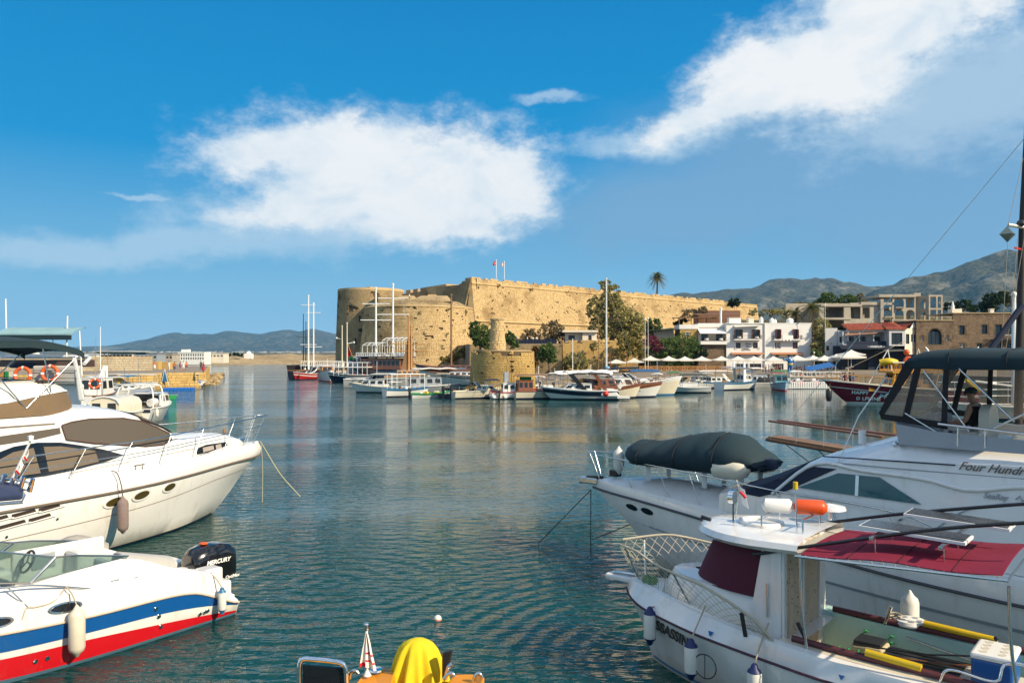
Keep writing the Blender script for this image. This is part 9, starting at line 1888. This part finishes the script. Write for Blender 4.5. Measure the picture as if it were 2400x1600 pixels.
# canopy,solar panels,outriggers
ce=lambda a,w: 2.36+.05*(a - 3.4)+.05*(1 - (w/1.0)**2) - .02*math.sin(a*4)
A.loft('canopy',[[(lerp(3.3,5.62,i/8),w,ce(lerp(3.3,5.62,i/8),w)) for w in (-.98,-.6,-.2,.2,.6,.98)] for i in range(9)],mat('crimson_canvas',(.18,.001,.026),.85,var=.12,scale=2,bump=.15,bscale=4),mirror=False,smooth=60,solid=.012)
for a in (3.9,4.5,5.1): A.tube('canopy_seam',[(a,w,ce(a,w)+.008) for w in (-.97,-.5,0,.5,.97)],.008,mat('seam_thread',(.05,.002,.01),.9))
A.tube('canopy_frame',[(3.25,1.04,2.33),(5.68,1.04,2.44),(5.68,-1.04,2.44),(3.25,-1.04,2.33)],.018,STEEL,sm_=False)
mb=MB()
for i in range(17): a=lerp(3.35,5.55,i/16); mb.tube([A.L(a,.95,ce(a,.95)),A.L(a+.05,1.04,2.34+.045*(a - 3.3))],.007,4)
tag(mb.bw('lacing',ROPE,A.o),kind='stuff')
for a,w in ((3.3,1.0),(5.68,.95),(5.68,-1.0)): A.tube('canopy_post',[(a,w,2.36),(a+.02,w*1.0,1.7),(a+.1,w*.98,1.02)],.02,STEEL,k=8)
for w,ds,dz in ((.34,0,0),(-.46,.35,.08)):
    pn=A.box('solar_panel',(4.55+ds,w,2.72+dz),(1.25,.5,.04),WHP,.004,tilt=2); A.box('cells',(4.55+ds,w,2.745+dz),(1.2,.46,.008),mat('solar_cells',(.05,.055,.065),.25,var=.1,scale=20),0,parent=pn,tilt=2)
    for a in (4.15,4.95): A.box('panel_bracket',(a,w+.1,2.66),(.05,.8,.04),STEEL,.004); A.tube('bracket_leg',[(a,w+.3,2.65),(a,w+.3,2.4)],.01,STEEL)
A.tube('outrigger',[(2.6,.9,2.22),(3.6,.75,2.5),(5.0,.5,2.86),(6.4,.3,3.12)],.024,BLK,k=14); A.tube('outrigger',[(2.9,-.9,2.4),(4.2,-.75,2.75),(6.4,-.5,3.25)],.024,BLK,k=14)
# fittings in the cockpit
ck=thing('cooler','blue cool box with white cup holder lid in the fishing boat cockpit','cool box',A.L(5.45,.3,1.0)); MB().box((0,0,.17),(.44,.6,.34),R(-40)).build('body',mat('cooler_blue',(.012,.09,.30),.4),ck,bevel=.03); MB().box((0,0,.37),(.46,.62,.08),R(-40)).build('lid',WHP,ck,bevel=.03)
for i in range(2):
    for j in range(4): v=Matrix.Rotation(R(-40),3,'Z') @ Vector((-.1+.2*i,-.2+.135*j,0)); MB().lathe([(.048,.412),(.04,.414),(.036,.404),(.001,.404)],(v.x,v.y,0),10).build('cup_holder',GELC,ck)
A.box('engine_box',(5.45,.3,.68),(.8,.9,.62),GELC,.04)
for k in range(5): A.box('slat',(4.6,.22 - .13*k,.93),(1.05,.085,.03),BLK,.005)
for a in (4.15,5.05): A.box('slat_leg',(a,-.05,.62),(.06,.66,.6),BLK,.005)
A.box('tackle_box',(3.85,-.2,.8),(.42,.4,.34),mat('cream_plastic',(.50,.44,.30),.5),.03); A.box('tackle_tray',(3.85,-.2,1.0),(.36,.34,.05),IRON,.01); A.tube('fishing_rod',[(3.7,.1,1.0),(4.6,-.1,1.02),(5.6,-.45,1.12)],.012,BLK); A.tube('fishing_rod',[(3.9,.3,.99),(4.9,.05,1.0),(5.5,-.2,1.06)],.010,VARN); A.tube('deck_hose',[(3.4+.5*i/30,.15+.12*math.sin(i*.8),.85+.1*math.cos(i*.8)) for i in range(31)],.013,GRNC); A.box('bait_board',(4.3,-.9,1.13),(.5,.26,.03),GELW,.005); A.tube('rope_heap',[(4.0+.08*math.sin(i*.9),-.9+.1*math.cos(i*.9),1.12+.006*i) for i in range(20)],.013,ROPE)
A.tube('gaff',[(4.2,-.68,1.0),(5.5,-.68,.8)],.014,CHR); A.tube('gaff',[(4.6,-.66,.75),(5.4,-.66,.72)],.02,BLK)
for a0 in (3.65,4.0): A.tube('coiled_hose',[(a0+.04*math.sin(i*1.6),-.66+.05*math.cos(i*1.6),1.0 - .024*i) for i in range(26)],.01,GRNC)
tr=MB().lathe([(.2,0),(.22,.03),(.2,.07),(.001,.075)],A.L(4.2,-.92,1.12),18).bw('rod_holder_disc',WHP,A.o,smooth=40)
for k in range(5): MB().lathe([(.045,1.198),(.03,1.2),(.001,1.195)],A.L(4.2+.12*math.cos(k*1.25),-.92+.12*math.sin(k*1.25),0),8).bw('hole',GREYP,tr)
A.fender('fender',(4.1,-1.28,1.2),.13,.4,FEND)
for a,w,z in ((.86,.72,.80),(1.77,1.12,.62),(2.79,1.28,.56)): A.fender('fender',(a,w,z),.098,.42,FEND,mat('fender_blue',(.012,.02,.10),.5),rope=[(a+.02,w - .16,1.08),(a+.05,w - .36,1.32)])
text('name_lettering','ASSASSIN',BLKP,A.o,A.L(.80,A.W(.80,.82)+.06,.77),A.L(1.76,A.W(1.76,.8)+.05,.66) - A.L(.80,A.W(.80,.82)+.06,.77),(0,0,1),.205,.004,.008); MB().ring(A.L(2.0,1.14,.58),.17,.009,A.n,24,5).bw('landing_net_hoop',BLK,A.o); A.tube('hoop_handle',[(2.0,1.15,.4),(2.0,1.15,.76)],.006,BLK)
for a,z in ((2.0,1.0),(3.9,.93)): A.decal('arrow_mark',[(a - .04,z+.03),(a+.04,z+.03),(a,z - .03)],RBL,.03,n=4)
A.tube('stern_rail',[(4.95,.92,1.04),(5.05,.92,1.24),(5.55,.88,1.22),(5.62,.84,1.42),(5.85,.78,1.42),(5.92,.78,1.0)],.018,CHR,k=30); A.tube('gear_lever',[(5.35,-.5,1.0),(5.33,-.5,1.28)],.012,STEEL); MB().ball(A.L(5.33,-.5,1.29),.03,8,6).bw('lever_knob',BLK,A.o)
# netted bow rails
RN=mat('net_twine',(.45,.40,.30),.95,var=.2); rN=[(-.12,.06,1.80),(.25,.40,1.86),(.53,.58,1.88),(1.01,.82,1.80),(1.53,.93,1.72),(1.94,1.0,1.66),(2.68,1.04,1.36),(2.95,1.04,1.13)]
net=MB()
for sg in (1,-1):
    q=[(a,w*sg,z+(.06 if sg < 0 else 0)) for a,w,z in rN]; A.tube('bow_rail',q,.02,RN,k=30); top=curve([A.L(*p) for p in q],41); bot=[A.L(a,sg*(A.lw(AL[5],a)+.01),A.lz(AL[5],a)) for a in [lerp(.2,2.95,(i/40)) for i in range(41)]]
    g=[[t_.lerp(b_,j/8)+Vector((0,0,-.03*math.sin(math.pi*j/8))) for j in range(9)] for t_,b_ in zip(top,bot)]
    for i in range(40):
        for j in range(8):
            a,b=(g[i][j],g[i+1][j+1]) if (i+j) % 2 else (g[i+1][j],g[i][j+1]); net.tube([a,b],.0045,3,cap=False)
    for a in (.3,1.5): A.tube('rail_post',[(a,sg*A.lw(AL[5],a),A.lz(AL[5],a)),(a - .15,sg*pl([(p[0],p[1]) for p in rN],a - .15),pl([(p[0],p[2]) for p in rN],a - .15))],.016,STEEL)
tag(net.bw('net',RN,A.o),kind='stuff'); A.tube('rod_socket',[(2.55,1.02,1.1),(2.5,1.04,1.42)],.03,IRON); A.box('bow_roller',(-.15,0,1.22),(.5,.14,.1),GELW,.03); A.tube('anchor',[(-.42,0,1.2),(-.25,0,1.3),(.2,0,1.32)],.03,STEEL); A.tube('grab_handle',[(2.8,.86,1.38),(2.8,.88,1.85)],.014,CHR); A.tube('rope_coil',[(.5+.12*math.cos(i),.1+.12*math.sin(i),1.27+.004*i) for i in range(24)],.014,GRNC)
